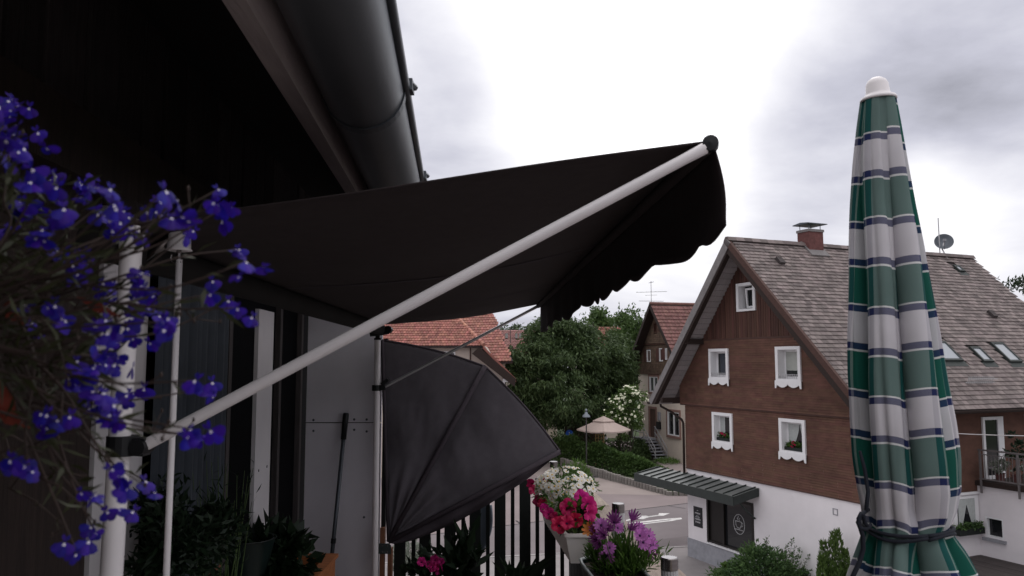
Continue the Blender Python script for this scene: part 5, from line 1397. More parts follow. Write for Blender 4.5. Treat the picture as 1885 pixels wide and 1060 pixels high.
# cloth: hangs a little slack between roller and front bar, thin but with two faces
def grid(mb, f, nu, nv, th, m=0, both=True):
    P = [[f(i / nu, j / nv) for j in range(nv + 1)] for i in range(nu + 1)]
    o = len(mb.v)
    Nn = [[None] * (nv + 1) for _ in range(nu + 1)]
    for i in range(nu + 1):
        for j in range(nv + 1):
            a = P[min(i + 1, nu)][j] - P[max(i - 1, 0)][j]; b = P[i][min(j + 1, nv)] - P[i][max(j - 1, 0)]
            Nn[i][j] = a.cross(b).normalized()
    top = [P[i][j] + Nn[i][j] * th / 2 for i in range(nu + 1) for j in range(nv + 1)]
    bot = [P[i][j] - Nn[i][j] * th / 2 for i in range(nu + 1) for j in range(nv + 1)]
    n = len(top); w = nv + 1; fs = []
    for i in range(nu):
        for j in range(nv):
            a, b, c, d = i * w + j, (i + 1) * w + j, (i + 1) * w + j + 1, i * w + j + 1
            fs.append((a, b, c, d)); fs.append((n + d, n + c, n + b, n + a))
    rim = [i * w for i in range(nu + 1)] + [nu * w + j for j in range(1, nv + 1)] + [i * w + nv for i in range(nu - 1, -1, -1)] + [j for j in range(nv - 1, 0, -1)]
    for a, b in zip(rim, rim[1:] + rim[:1]): fs.append((b, a, n + a, n + b))
    mb.add(top + bot, fs, m); return mb
def cloth(u, v):                                        # u along the bar, v from roller to bar
    a = (rn - bd * 0.0).lerp(rf_, u) + V((0, 0, .030)); b = bn.lerp(bf, u) + V((-.004, 0, .010))
    p = a.lerp(b, v)
    edge = min(u, 1 - u)
    sag = .035 * math.sin(math.pi * v) * (1 - math.exp(-edge * 14)) + .004 * math.sin(u * 30 + v * 5) * math.sin(math.pi * v) + (.02 * math.sin(math.pi * v) * math.exp(-(1 - u) * 16))
    return p - V((0, 0, sag))
mb = MB(); grid(mb, cloth, 44, 20, .003); mb.build('cloth', 'awning', aw, smooth=True, world=True)
VL = .185
for us in (.34, .67):
    mb = MB()
    for i in range(20):
        a, b = cloth(us, i / 20), cloth(us, (i + 1) / 20); w_ = bd * .011; d_ = V((0, 0, -.0035)); mb.quad(a - w_ + d_, b - w_ + d_, b + w_ + d_, a + w_ + d_)
    mb.build('seam', 'screen_seam', aw, smooth=True, world=True)
def valance(u, v):
    p = bn.lerp(bf, u) + V((.013, 0, .004)); ph = u * 13.5 + .32 * math.sin(u * 17) + .2 * math.sin(u * 31)
    L = .154 - .012 * u + (.020 + .004 * math.sin(u * 23)) * abs(math.sin(math.pi * ph)) ** .8 + .003 * math.sin(u * 31 + 1)
    if u < .05: L = .148 + (L - .148) * (u / .05) ** .7
    if u > .93: L *= 1.05
    bulge = .017 * math.exp(-u * 5) * math.sin(min(1, v * 1.15) * math.pi * .62) + .006 * math.sin(u * 22) * v + .008 * math.sin(u * 62 + 1) * v * (.3 + u)
    return p + V((bulge, .008 * math.sin(u * 40) * v, -L * v))
mb = MB(); grid(mb, valance, 150, 10, .0025); mb.build('valance', 'awning', aw, smooth=True, world=True)
# gear with hanging crank rod
g0 = at(330, 446, 1.52); cr = thing('crank_rod', 'thin white crank rod hanging from a bell shaped gear beside the near awning post', 'crank rod', (g0.x, g0.y, g0.z))
mb = MB(); mb.lathe([(0, .03), (.016, .027), (.021, .012), (.022, -.012), (.025, -.016), (.020, -.017), (0, -.015)], g0, 16); mb.build('gear_bell', 'post_white', cr, smooth=True, world=True)
mb = MB(); mb.tube([g0 + V((0, 0, -.015)), g0 + V((0, 0, -.033))], .005, 8); mb.tube([g0 + V((-.008 + .008 * math.cos(t / 5), .002, -.030 - .012 * math.sin(t / 5))) for t in range(-2, 20)], .0022, 6); mb.tube([g0 + V((0, 0, .02)), V((rn.x + .02, g0.y - .0, rn.z - .01))], .012, 8); mb.build('hook', 'steel', cr, smooth=True, world=True)
e = at(306, 1060, 1.5); s_ = at(330, 478, 1.52); f = s_ + (e - s_) * 1.55
mb = MB(); mb.tube([s_, f], .0062, 10); mb.build('rod', 'post_white', cr, smooth=True, world=True)
mb = MB(); mb.tube([s_ + V((0, 0, .016)), s_ - V((0, 0, .006))], [.004, .0065], 8); mb.build('rod_eye', 'steel', cr, world=True)

# ---- fan shaped side screen
SY = 4.93
piv = at(716, 996, SY); fan = thing('fan_screen', 'charcoal fan shaped fabric side screen opened at the far end of the balcony', 'screen', (piv.x, SY, FL))
tips = [at(704, 626, SY), at(893, 674, SY), at(1031, 831, SY)]
low = at(985, 908, SY)
def fan_pt(g, u, v):                                     # gore g, angle u, radius v
    a, b = tips[g], tips[g + 1]
    rim = a.lerp(b, u)
    bow = (rim - piv).normalized() * .020 * math.sin(math.pi * u)
    p = piv.lerp(rim + bow, v)
    wr_ = .008 * math.sin(u * 9 + v * 3 + g * 2) * math.sin(math.pi * v) + .007 * math.sin(v * 24 + u * 7 + 2 * math.sin(u * 5 + g)) * v * (1 - v) * 2.2 + .005 * math.sin(u * 19 + v * 31 + 2 * math.sin(v * 9)) * (1 - v) * v * 3 + .004 * math.sin(u * 41 - v * 17) * v * (1 - v) * 3 + .035 * math.sin(math.pi * u) * math.sin(math.pi * v) * .8
    wr_ += .012 * math.exp(-((v - .25) / .12) ** 2) * math.sin(u * 17 + v * 10)
    from mathutils import noise as nz_
    q = rim - piv; x_, z_ = p.x - piv.x, p.z - piv.z
    amp = math.sin(math.pi * min(1, max(0, v))) ** .6
    wr_ = .03 * math.sin(math.pi * u) * math.sin(math.pi * v) + amp * (.020 * nz_.noise(V((x_ * 2.2 + z_ * 1.2, z_ * 3.6 - x_ * 1.5, g * 3.0))) + .012 * nz_.noise(V((x_ * 7 + z_ * 3, z_ * 4 - x_ * 5, 5.0 + g))) + .0045 * nz_.noise(V((x_ * 19 + z_ * 7, z_ * 11 - x_ * 12, 9.0))))
    wr_ += .010 * math.sin(u * 14 + 3 * u * u) * math.exp(-((v - .22) / .14) ** 2)
    return p + V((0, -wr_, 0))
mb = MB()
for g in (0, 1): grid(mb, lambda u, v, g=g: fan_pt(g, u, max(v, .02)), 34, 44, .003)
fb_ = mb.build('fabric', 'screen', fan, smooth=True, world=True)
def hem(u, v):
    p = piv.lerp(tips[2], u); d = V((.10, 0, -1)); w = (.012 + .16 * math.sin(math.pi * min(1, u * 1.05)) ** .6 * (1.0 - .25 * u)) if 0 < u < .96 else .012
    return p + d * w * v * .62 + V((0, .02 * math.sin(v * 6 + u * 4) * v + .008 * math.sin(u * 30), .0))
mb = MB(); grid(mb, hem, 40, 8, .003); mb.build('hem_flap', 'screen_seam', fan, smooth=True, world=True)
for k, tq in enumerate(tips):
    mb = MB(); mb.tube([piv + V((0, -.012, 0)), piv.lerp(tq, .5) + V((0, -.014 - .012 * (k == 1), 0)), tq + V((0, -.008, 0))], .015 if k else .012, 8); mb.build('rib', 'screen_seam', fan, smooth=True, world=True)
mb = MB()
for g in (0, 1): mb.tube([fan_pt(g, i / 20, 1.0) for i in range(21)], .007, 6)
mb.build('edge_binding', 'screen_seam', fan, smooth=True, world=True)
mb = MB(); c = at(703, 1000, SY + .03); mb.box(c.x - .004, c.x + .02, SY + .01, SY + .05, c.z, tips[0].z + .01); mb.build('wall_profile', 'black_plastic', fan, world=True)
p0, p1 = at(691, 998, SY), at(721, 1017, SY)
mb = MB(); z0_, z1_ = p1.z, p0.z; x0, x1 = p0.x, p1.x; r = .012
mb.prism([(x0, SY - .035, z0_), (x1, SY - .035, z0_), (x1, SY - .035, z1_ - r), (x1 - r, SY - .035, z1_), (x0 + r, SY - .035, z1_), (x0, SY - .035, z1_ - r)], (0, .006, 0)); pl = mb.build('hinge_plate', 'plate', fan, world=True)
mb = MB()
for fx in (.22, .5, .78):
    for fz in (.2, .8): mb.lathe([(0, .004), (.004, .003), (.005, 0)], (x0 + (x1 - x0) * fx, SY - .035, z0_ + (z1_ - z0_) * fz), 8, (0, -1, 0))
mb.build('bolt', 'steel', pl, world=True)
# brown post pair under it
bp = thing('balcony_post', 'pair of orange brown timber battens under the hinge plate of the fan screen', 'post', (piv.x, SY, FL))
for xx in (700, 714.5):
    q = at(xx, 1040, SY); mb = MB(); mb.box(q.x - .0, q.x + .026, SY - .028, SY + .02, FL, z1_ - .03 if xx > 705 else z1_ + .09); mb.build('batten', 'brown_wood', bp, world=True)

# ---- railings
RZ = EYE - .80
def rx(y): return .658 - .075 * (y - 3.0)               # outer edge of the hand rail
fr_ = thing('far_railing', 'black slatted railing across the far end of the balcony below the fan screen', 'railing', (0, 5.2, FL))
FYR = 5.22; x = at(726, 960, FYR).x; xe = rx(FYR) - .04; i = 0
while x < xe:
    mb = MB(); mb.box(x, x + .072, FYR, FYR + .022, FL - .05, RZ + .04); mb.build('slat', 'rail_slat', fr_, world=True)
    if x + .13 < xe: mb = MB(); mb.box(x + .105, x + .130, FYR + .06, FYR + .08, FL - .05, RZ + .04); mb.build('slat', 'rail_slat', fr_, world=True)
    x += .162
mb = MB(); x0 = at(726, 960, FYR).x
mb.box(x0, xe, FYR + .024, FYR + .058, FL + .16, FL + .20); mb.box(x0, xe, FYR + .024, FYR + .058, FL + .05, FL + .12); mb.build('rail', 'rail_slat', fr_, world=True)
sr_ = thing('balcony_railing', 'balcony railing with weathered plank top running along the right side', 'railing', (rx(3), 3, FL))
def sside(y, d, z): return V((rx(y) - d, y, z))
y = -.6
while y < 5.25:                                          # planks laid end to end
    L = 1.02; mb = MB(); a, b = y + .004, min(y + L, 6.0) - .004; j = random.uniform(-.004, .004)
    mb.prism([sside(a, .19, RZ - .03), sside(a, 0.0, RZ - .03), sside(b, 0.0, RZ - .03), sside(b, .19, RZ - .03)], (0, 0, .03 + j)); mb.build('plank', 'rail_wood', sr_, world=True)
    y += L
y = -.6; i = 0
while y < 5.2:
    mb = MB(); mb.prism([sside(y, .12, FL - .05), sside(y, .10, FL - .05), sside(y + .105, .10, FL - .05), sside(y + .105, .12, FL - .05)], (0, 0, RZ - .03 - FL + .05)); mb.build('slat', 'rail_slat', sr_, world=True)
    y += .115
mb = MB(); mb.prism([sside(-.6, .10, RZ - .14), sside(-.6, .06, RZ - .14), sside(5.2, .06, RZ - .14), sside(5.2, .10, RZ - .14)], (0, 0, .08)); mb.build('rail', 'rail_slat', sr_, world=True)
# blue grey cover bag outside the far railing
q = at(868, 985, 5.4); tb_ = thing('hanging_cover', 'blue grey fabric cover hanging outside the far railing behind its slats', 'cover', (q.x, 5.4, q.z))
def bag(u, v):
    a, b = at(866, 930, 5.42), at(904, 930, 5.42); c, d_ = at(868, 1018, 5.42), at(884, 1022, 5.42)
    p = a.lerp(b, u).lerp(c.lerp(d_, u), v); p = p + V((.035 * math.sin(math.pi * v) * u, 0, 0)); return p + V((0, .03 * math.sin(math.pi * u), 0))
mb = MB(); grid(mb, bag, 12, 12, .02); mb.build('cloth', 'tarp', tb_, smooth=True, world=True)
mb = MB(); a, b = at(880, 930, 5.42), at(880, 920, 5.42); mb.tube([a, (a.x, 5.27, a.z + .04), (a.x, 5.25, RZ - .1)], .006, 6); mb.build('strap', 'rope', tb_, world=True)
# solar lamps standing on the rail
sm = {}
for (px_, py, Y, lab) in ((1232, 1025, 2.66, 'steel capped solar lamp nearest to us on the rail, at the bottom edge'), (1138, 926, 3.6, 'middle steel capped solar lamp behind the purple daisies'), (1019, 849, 5.45, 'farthest steel capped solar lamp between the fan screen tip and the white daisies')):
    q = at(px_, py, Y); so_ = thing('solar_lamp', lab, 'solar lamp', (q.x, Y, RZ), 0, 'solar lamps along the balcony rail')
    h = q.z - RZ
    mb = MB(); R_ = .0285
    mb.lathe([(R_, h - .040), (R_, h - .003), (R_ - .003, h), (R_ - .005, h)], (0, 0, 0), 24); mb.lathe([(R_, h - .04), (R_ - .004, h - .0405)], (0, 0, 0), 24); smooth_angle(mb.build('cap', 'steel', so_))
    mb = MB(); mb.lathe([(R_ - .005, h - .0005), (0, h - .001)], (0, 0, 0), 24); mb.build('solar_panel', 'metal_rail', so_)
    mb = MB(); n = 36
    prof_ = [R_ * (.93 + .05 * (j % 2)) for j in range(n)]
    vs = [(prof_[j] * math.cos(6.2832 * j / n), prof_[j] * math.sin(6.2832 * j / n), z) for z in (-.02, h - .04) for j in range(n)]
    mb.add(vs, [(j, (j + 1) % n, n + (j + 1) % n, n + j) for j in range(n)]); mb.build('ribbed_body', 'clear_plastic', so_)
    mb = MB(); mb.tube([(0, 0, -.25), (0, 0, -.02)], [.006, .012], 8); mb.build('spike', 'black_plastic', so_)
# ================================================================== PLANTS AND POTS ON THE BALCONY
def mesh_flower(name, n, r0, r1, w, cup, m, notch=0.0, tipw=.5):
    mb = MB()
    for i in range(n):                                   # petals, each with its own tilt
        a = 6.2832 * i / n + random.uniform(-.07, .07); c = cup + random.uniform(-.12, .12); L = r1 * random.uniform(.92, 1.06)
        er = V((math.cos(a), math.sin(a), 0)); et = V((-math.sin(a), math.cos(a), 0))
        def p(r, s): return er * r + et * s + V((0, 0, (r - r0) * c + abs(s) * .25))
        rm = r0 + (L - r0) * .6
        mb.add([p(r0, -w * .25), p(r0, w * .25), p(rm, w * .5), p(L - (L - rm) * .12, w * tipw * .5), p(L - notch, 0), p(L - (L - rm) * .12, -w * tipw * .5), p(rm, -w * .5), p(rm, 0) - V((0, 0, w * .10))],
               ((0, 1, 7), (1, 2, 7), (2, 3, 4, 7), (7, 4, 5, 6), (6, 0, 7)))
    return mb.data(name, m, True)
def mesh_eye(name, r, h, m):
    mb = MB(); mb.lathe([(r, -h * .3), (r, h * .2), (r * .75, h * .8), (0, h)], (0, 0, 0), 10); return mb.data(name, m, True)
daisies = [mesh_flower('flower', 15, .004, .0205, .0082, .12, 'petal_white', .001, .8) for _ in range(3)]
daisy_eye = mesh_eye('eye', .0052, .004, 'eye_yellow')
osteos = [mesh_flower('flower', 13, .005, .036, .0125, .25 + .2 * k, 'osteo', 0, .6) for k in range(3)]
osteo_shut = mesh_flower('flower', 12, .004, .034, .0105, 1.7, 'osteo_back', 0, .5)
osteo_eye = mesh_eye('eye', .0065, .005, 'osteo_dark')
def petunia_mesh(m):
    mb = MB(); n = 40
    rings = []
    ph = random.uniform(0, 6)
    for (r, z) in ((.004, -.030), (.007, -.012), (.014, .000), (.026, .007), (.038, .006)):
        ring = []
        for j in range(n):
            t = 6.2832 * j / n; k = 1 - .13 * abs(math.sin(t * 2.5)) ** 6 * (r / .038) ; wv = (r / .038) ** 2 * (.006 * math.sin(t * 5 + ph) + .0035 * math.sin(t * 11 + ph * 2))
            ring.append(V((math.cos(t) * r * k, math.sin(t) * r * k, z + wv)))
        rings += ring
    fs = [(i * n + j, i * n + (j + 1) % n, (i + 1) * n + (j + 1) % n, (i + 1) * n + j) for i in range(4) for j in range(n)]
    mb.add(rings, fs); return mb.data('flower', m, True)
petunias = [petunia_mesh('petunia') for _ in range(3)]; petunias_p = [petunia_mesh('petunia_pink') for _ in range(2)]
pet_eye = mesh_eye('eye', .005, .002, 'osteo_dark')
def put_flower(parent, me, eye, loc, n, s=1.0, dz=0.0, label=None):
    m4 = facing(loc, n, random.uniform(0, 6.28), s)
    f = inst('flower', me, parent, m4, label)
    if eye: inst('eye', eye, f, Matrix.Translation((0, 0, dz)))
    return f
def w2l(t, p): return FRAME[t].inverted() @ V(p)
# white planter on the rail with daisies and petunias
wp = thing('flower_trough', 'white plastic flower trough hung inside the railing', 'planter', (.2, 4.4, RZ))
yn, yf = 3.9, 5.0
zt, zb_ = EYE - .826, EYE - .968
def tsec(y, k, f): return V((at(1042 if f == 0 else 1086, 900, 3.9).x - .075 * (y - 3.9) * 1.0, y, 0))
xl0, xr0 = at(1041, 975, yn).x, at(1041, 975, yn).x + .165
def tq(y, x, z): return V((x - .085 * (y - yn), y, z))
mb = MB()
b_ = .028
O = [tq(yn, xl0, zt), tq(yn, xr0, zt), tq(yf, xr0, zt), tq(yf, xl0, zt)]
Bq = [tq(yn + .02, xl0 + b_, zb_), tq(yn + .02, xr0 - b_, zb_), tq(yf - .02, xr0 - b_, zb_), tq(yf - .02, xl0 + b_, zb_)]
mb.add(O + Bq, ((4, 5, 1, 0), (5, 6, 2, 1), (6, 7, 3, 2), (7, 4, 0, 3), (7, 6, 5, 4)))
I = [p + (V((0, 0, 0)) - p) * 0 for p in O]
c = sum(O, V((0, 0, 0))) / 4
I = [p + V((.012 if p.x < c.x else -.012, .012 if p.y < c.y else -.012, 0)) for p in O]
mb.add(O + I + [p - V((0, 0, .03)) for p in I], ((0, 1, 5, 4), (1, 2, 6, 5), (2, 3, 7, 6), (3, 0, 4, 7), (4, 5, 9, 8), (5, 6, 10, 9), (6, 7, 11, 10), (7, 4, 8, 11)))
mb.build('trough', 'pot_white', wp, world=True)
mb = MB(); lip = .008
for (p, q) in zip(O, O[1:] + O[:1]): mb.bar(p + V((0, 0, -.006)), q + V((0, 0, -.006)), .012, .016)
mb.build('rim', 'pot_white', wp, world=True)
mb = MB(); mb.poly([p - V((0, 0, .012)) for p in I]); mb.build('soil', 'soil', wp, world=True)
mb = MB()
for y in (4.15, 4.7): mb.bar(tq(y, xr0 - .02, zb_ + .03), V((rx(y) - .11, y, zb_ + .03)), .012, .02); mb.bar(tq(y, xl0 + .02, zb_ - .004), tq(y, xr0, zb_ - .004), .02, .006)
mb.build('bracket', 'black_plastic', wp, world=True)

dz_ = thing('daisy_plant', 'dense cushion of white daisies with yellow eyes in the white trough', 'flowers', tq(4.45, (xl0 + xr0) / 2, zt))
c = at(1040, 894, 4.45); cl = w2l(dz_, c)
n = 900; p, o = crown_points(n, cl - V((0, 0, .01)), (.145, .19, .085), 30, .03, .5)
foliage('foliage', dz_, p, o + rng.normal(size=p.shape) * .6, .035, .010, 'leaf_pot')
mb = MB()
for k in range(14): mb.tube([(random.uniform(-.03, .03), random.uniform(-.1, .1), -.02), (cl.x + random.uniform(-.1, .1), cl.y + random.uniform(-.12, .12), cl.z + .03)], .0018, 5)
mb.build('stem', 'stem_green', dz_, kind='stuff')
k = 0; taken = []
while k < 125:
    d = V((random.gauss(0, 1), random.gauss(0, 1), abs(random.gauss(.15, .8)) - .25)).normalized()
    if d.y > .75: continue
    q = cl + V((d.x * .150, d.y * .20, d.z * .098)) * random.uniform(.93, 1.08)
    if any((q - t_).length < .0175 for t_ in taken): k += .2; continue
    taken.append(q)
    put_flower(dz_, random.choice(daisies), daisy_eye, q, d + V((random.gauss(.05, .22), random.gauss(-.35, .22), .55)), random.uniform(.72, 1.1)); k += 1
pu = thing('petunia_plant', 'crimson and magenta petunias at the near end of the white trough', 'flowers', tq(4.05, (xl0 + xr0) / 2, zt))
spots_ = [(1046, 934, 3.98, 0, 1.15), (1030, 966, 3.88, 0, 1.1), (1044, 962, 3.86, 0, .9), (1060, 957, 3.9, 0, .95), (1010, 945, 4.0, 1, .8), (1002, 936, 4.1, 1, .7),
          (1070, 915, 4.05, 1, 1.0), (1083, 928, 3.98, 1, 1.05), (1086, 944, 3.92, 1, 1.15), (985, 902, 4.7, 0, 1.0), (978, 890, 4.8, 0, .8), (992, 922, 4.4, 0, .9), (1004, 884, 4.72, 0, .9), (1014, 893, 4.55, 0, .6), (1000, 926, 4.3, 0, .8), (1020, 952, 3.95, 0, .7)]
fl = []
for (x, y, Y, t_, sc_) in spots_:
    q = w2l(pu, at(x, y, Y)); fl.append(q)
    put_flower(pu, random.choice(petunias_p if t_ else petunias), pet_eye, q, V((random.gauss(.0, .35) + (x - 1050) * .008, -1, random.gauss(.35, .3))), sc_ * 1.05, -.012)
mb = MB()
for q in fl: mb.tube([(random.uniform(-.03, .03), min(max(q.y, -.12), .5), -.03), (q.x * .7, q.y + .03, q.z * .6), q + V((0, .03, 0))], [.003, .002, .0015], 5)
mb.build('stem', 'stem_green', pu, kind='stuff')
n = 420; p, o = crown_points(n, w2l(pu, at(1056, 945, 4.06)), (.12, .12, .075), 20, .03, .3)
foliage('foliage', pu, p, o + rng.normal(size=p.shape) * .5, .048, .026, 'leaf_pot')
# dark planter with purple daisies
dp = thing('dark_planter', 'dark green planter with a grey rim holding the purple daisies', 'planter', (.33, 2.5, RZ))
mb = MB()
L0, L1 = at(1067, 1020, 2.98), at(1109, 1062, 2.62)
def lp_(f, dx, z): p = L0.lerp(L1, f); return V((p.x + dx, p.y, z))
zt2 = EYE - .725; K = 8
left = [V((L0.x + .03, 3.02, zt2)), V((L0.x + .004, 2.99, zt2)), V((L0.x + .004, 2.93, zt2)), V((L1.x - .004, 2.60, zt2)), V((L1.x + .08, 2.05, zt2))]
right = [V((L0.x + .17, 3.02, zt2)), V((L0.x + .195, 2.99, zt2)), V((L0.x + .198, 2.93, zt2)), V((L1.x + .19, 2.60, zt2)), V((L1.x + .25, 2.05, zt2))]
loop = left + right[::-1]; n = len(loop); cc = sum(loop, V((0, 0, 0))) / n
lowr = [V((cc.x + (p.x - cc.x) * .82, cc.y + (p.y - cc.y) * .96, zt2 - .17)) for p in loop]
mb.add(loop + lowr, [(i, i + n, (i + 1) % n + n, (i + 1) % n) for i in range(n)] + [tuple(range(n, 2 * n))])
mb.build('trough', 'pot_dark', dp, world=True)
mb = MB(); mb.tube([p for p in loop] + [loop[0]], .0065, 8); mb.build('rim', 'pot_rim', dp, smooth=True, world=True)
mb = MB(); mb.poly([V((cc.x + (p.x - cc.x) * .97, cc.y + (p.y - cc.y) * .98, zt2 - .015)) for p in loop]); mb.build('soil', 'soil', dp, world=True)
mb = MB()
for y in (2.2, 2.8): mb.bar(V((cc.x + .02 - .1 * (y - 2.5), y, zt2 - .12)), V((rx(y) - .11, y, zt2 - .12)), .012, .02)
mb.build('bracket', 'black_plastic', dp, world=True)
os_ = thing('purple_daisy_plant', 'purple daisies over feathery green leaves in the dark planter', 'flowers', (.36, 2.88, zt2))
c = w2l(os_, at(1148, 1032, 2.88))
n = 1900; p, o = crown_points(n, c, (.105, .11, .070), 40, .022, .2)
al = o * .5 + rng.normal(size=p.shape) * .35 + np3((0, 0, .9)); foliage('foliage', os_, p, al, .040, .0070, 'leaf_pot', .1)
ospots = [(1107, 967, 0, -.2, .4, .9), (1118, 975, 3, .1, .5, .8), (1112, 985, 3, -.3, .3, .8), (1100, 992, 3, -.6, .3, .75), (1117, 1022, 1, -.2, -.35, 1.0), (1122, 1008, 0, -.1, .1, .75), (1131, 962, 3, -.1, .6, 1.0), (1137, 972, 2, .2, .4, .7),
          (1163, 958, 3, .2, .9, .85), (1160, 975, 3, .2, .6, .7), (1176, 974, 1, .2, .6, .85), (1184, 998, 0, .2, .2, .9), (1194, 987, 0, .5, .5, .9), (1197, 1004, 1, .5, .0, .9), (1178, 986, 2, .0, .5, .8), (1192, 1016, 3, .5, -.5, .75), (1098, 978, 3, -.4, .6, .7), (1104, 1000, 3, -.4, .1, .7)]
mb = MB()
for (x, y, k, nx, nz, s) in ospots:
    q = w2l(os_, at(x, y, 2.80 + random.uniform(-.05, .08)))
    put_flower(os_, osteo_shut if k == 3 else osteos[k], osteo_eye, q, V((nx, -.75, nz)), s * .86)
    mb.tube([(c.x + random.uniform(-.04, .04), c.y, -.02), (q.x * .8 + c.x * .2, q.y + .02, q.z * .6), q], [.0022, .002, .0015], 5)
mb.build('stem', 'stem_green', os_, kind='stuff')
q = w2l(os_, at(1086, 977, 2.86)); put_flower(os_, mesh_flower('flower', 9, .003, .027, .012, .9, 'orange_petal', 0, .6), None, q, V((-.3, -.8, .5)), 1, label='withered orange flower')
q = w2l(os_, at(1150, 958, 2.95))
# debris on the rail plank
# shaded pots on the floor
def pot_thing(name, label, ctr, r, h, m='pot_dark', cat='potted plant'):
    t = thing(name, label, cat, (ctr[0], ctr[1], FL)); mb = MB()
    mb.lathe([(0, 0), (r * .75, 0), (r, h - .02), (r + .012, h - .02), (r + .012, h), (r - .01, h), (r - .015, h - .04), (0, h - .04)], (0, 0, 0), 20); smooth_angle(mb.build('pot', m, t)); return t
def stems(t, n, ctr, top, spread, r=.004, m='stem_green'):
    mb = MB()
    for k in range(n):
        e = V((ctr[0] + random.gauss(0, spread), ctr[1] + random.gauss(0, spread), top * random.uniform(.7, 1))); b = V((ctr[0] + random.gauss(0, .03), ctr[1] + random.gauss(0, .03), .2))
        mb.tube([b, b.lerp(e, .5) + V((random.gauss(0, .03), random.gauss(0, .03), 0)), e], [r, r * .8, r * .4], 5)
    mb.build('stem', m, t)
a = at(330, 990, 2.55)
t1_ = pot_thing('herb_pot', 'large bushy dark green pot plant left at the foot of the house wall', (a.x, a.y), .16, .3)
pp, oo = [], []
for (x, y, rx_, ry_, Y, n) in ((320, 1010, 70, 75, 2.5, 1300), (298, 950, 36, 45, 2.6, 500), (390, 990, 50, 60, 2.7, 800)):
    c = w2l(t1_, at(x, y, Y)); k = Y / FPX; p, o = crown_points(n, c, (rx_ * k, rx_ * k, ry_ * k), 26, .03, .2); pp.append(p); oo.append(o)
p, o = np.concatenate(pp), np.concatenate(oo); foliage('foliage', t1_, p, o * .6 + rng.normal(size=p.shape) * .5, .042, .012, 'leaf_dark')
stems(t1_, 14, (0, 0), .95, .07)
a = at(415, 960, 3.1); t2_ = pot_thing('grass_pot', 'tall thin stemmed plant in front of the dark balcony door', (a.x, a.y), .12, .25)
pp, aa = [], []; mb = MB()
for k in range(26):
    e = w2l(t2_, at(random.uniform(345, 470), random.uniform(838, 930), 3.1 + random.uniform(-.1, .1))); b = V((random.gauss(0, .03), random.gauss(0, .03), .2))
    mb.tube([b, b.lerp(e, .55) + V((0, 0, .06)), e], [.003, .0025, .001], 5)
    f = rng.uniform(.4, 1, 16)[:, None]; pp.append(np3(b) * (1 - f) + np3(e) * f + rng.normal(size=(16, 3)) * .008); aa.append(rng.normal(size=(16, 3)) * .5 + np3(e - b))
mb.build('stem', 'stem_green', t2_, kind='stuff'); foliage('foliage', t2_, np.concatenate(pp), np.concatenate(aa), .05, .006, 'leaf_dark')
# raised orange wooden planter with a leafy plant and a dark bowl behind it
a = at(620, 1024, 4.3); xr_ = a.x; zt3 = a.z
ow = thing('wooden_planter', 'orange stained wooden planter box at the foot of the partition', 'planter', (xr_ - .35, 4.2, FL))
xl_ = at(520, 1024, 4.3).x - .3
def pboard(x0, x1, y0, y1, z0, z1):
    mb = MB(); mb.box(x0, x1, y0, y1, z0, z1); mb.build('board', 'orange_wood', ow, world=True)
for k in range(4):
    z1 = zt3 - .012 - k * .13; z0 = z1 - .122
    pboard(xr_ - .03, xr_ - .008, 3.72, 4.30, z0, z1); pboard(xl_, xr_ - .03, 4.28, 4.30, z0, z1); pboard(xl_, xr_ - .03, 3.72, 3.74, z0, z1)
mb = MB()
mb.prism([(xr_, 4.34, zt3 - .012), (xr_ - .055, 4.285, zt3 - .012), (xr_ - .055, 3.74, zt3 - .012), (xr_, 3.68, zt3 - .012)], (0, 0, .018)); mb.build('rim_board', 'orange_wood', ow, world=True)
mb = MB(); mb.prism([(xr_, 4.341, zt3 - .012), (xl_, 4.341, zt3 - .012), (xl_, 4.286, zt3 - .012), (xr_ - .056, 4.286, zt3 - .012)], (0, 0, .018)); mb.build('rim_board', 'orange_wood', ow, world=True)
mb = MB(); mb.box(xl_, xr_ - .03, 3.74, 4.28, zt3 - .10, zt3 - .06); mb.build('soil', 'soil', ow, world=True)
mb = MB()
for x in (xl_, xr_ - .07):
    for y in (3.76, 4.22): mb.box(x, x + .05, y, y + .05, FL, zt3 - .5)
mb.build('leg', 'orange_wood', ow, world=True)
lf = thing('leafy_plant', 'leafy dark green plant growing in the orange wooden planter', 'plant', (at(500, 1030, 3.9).x, 3.9, zt3 - .06))
pp, oo = [], []
for (x, y, rx_, ry_, n) in ((500, 1020, 50, 40, 380), (475, 1035, 40, 30, 260), (530, 1030, 35, 40, 260), (480, 1000, 18, 22, 70), (545, 995, 14, 20, 40)):
    c = w2l(lf, at(x, y, 3.9)); k = 3.9 / FPX; p, o = crown_points(n, c, (rx_ * k, rx_ * k, ry_ * k), 22, .025, .3); pp.append(p); oo.append(o)
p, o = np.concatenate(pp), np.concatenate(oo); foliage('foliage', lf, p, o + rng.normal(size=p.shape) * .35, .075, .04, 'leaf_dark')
stems(lf, 10, (0, 0), .16, .06, .003)
bw = at(455, 990, 3.75); tb2 = thing('dark_bowl', 'glossy dark teal bowl behind the leafy plant', 'bowl', (bw.x, bw.y, FL))
mb = MB(); zz_ = bw.z - FL; mb.lathe([(0, zz_ - .16), (.09, zz_ - .16), (.125, zz_ - .01), (.135, zz_), (.118, zz_), (.105, zz_ - .05), (0, zz_ - .06)], (0, 0, 0), 24); smooth_angle(mb.build('bowl', 'pot_dark', tb2))
mb = MB(); mb.tube([(0, 0, 0), (0, 0, zz_ - .16)], .03, 8); mb.lathe([(.1, 0), (.1, .015), (0, .02)], (0, 0, 0), 16); mb.build('stand', 'black_plastic', tb2)
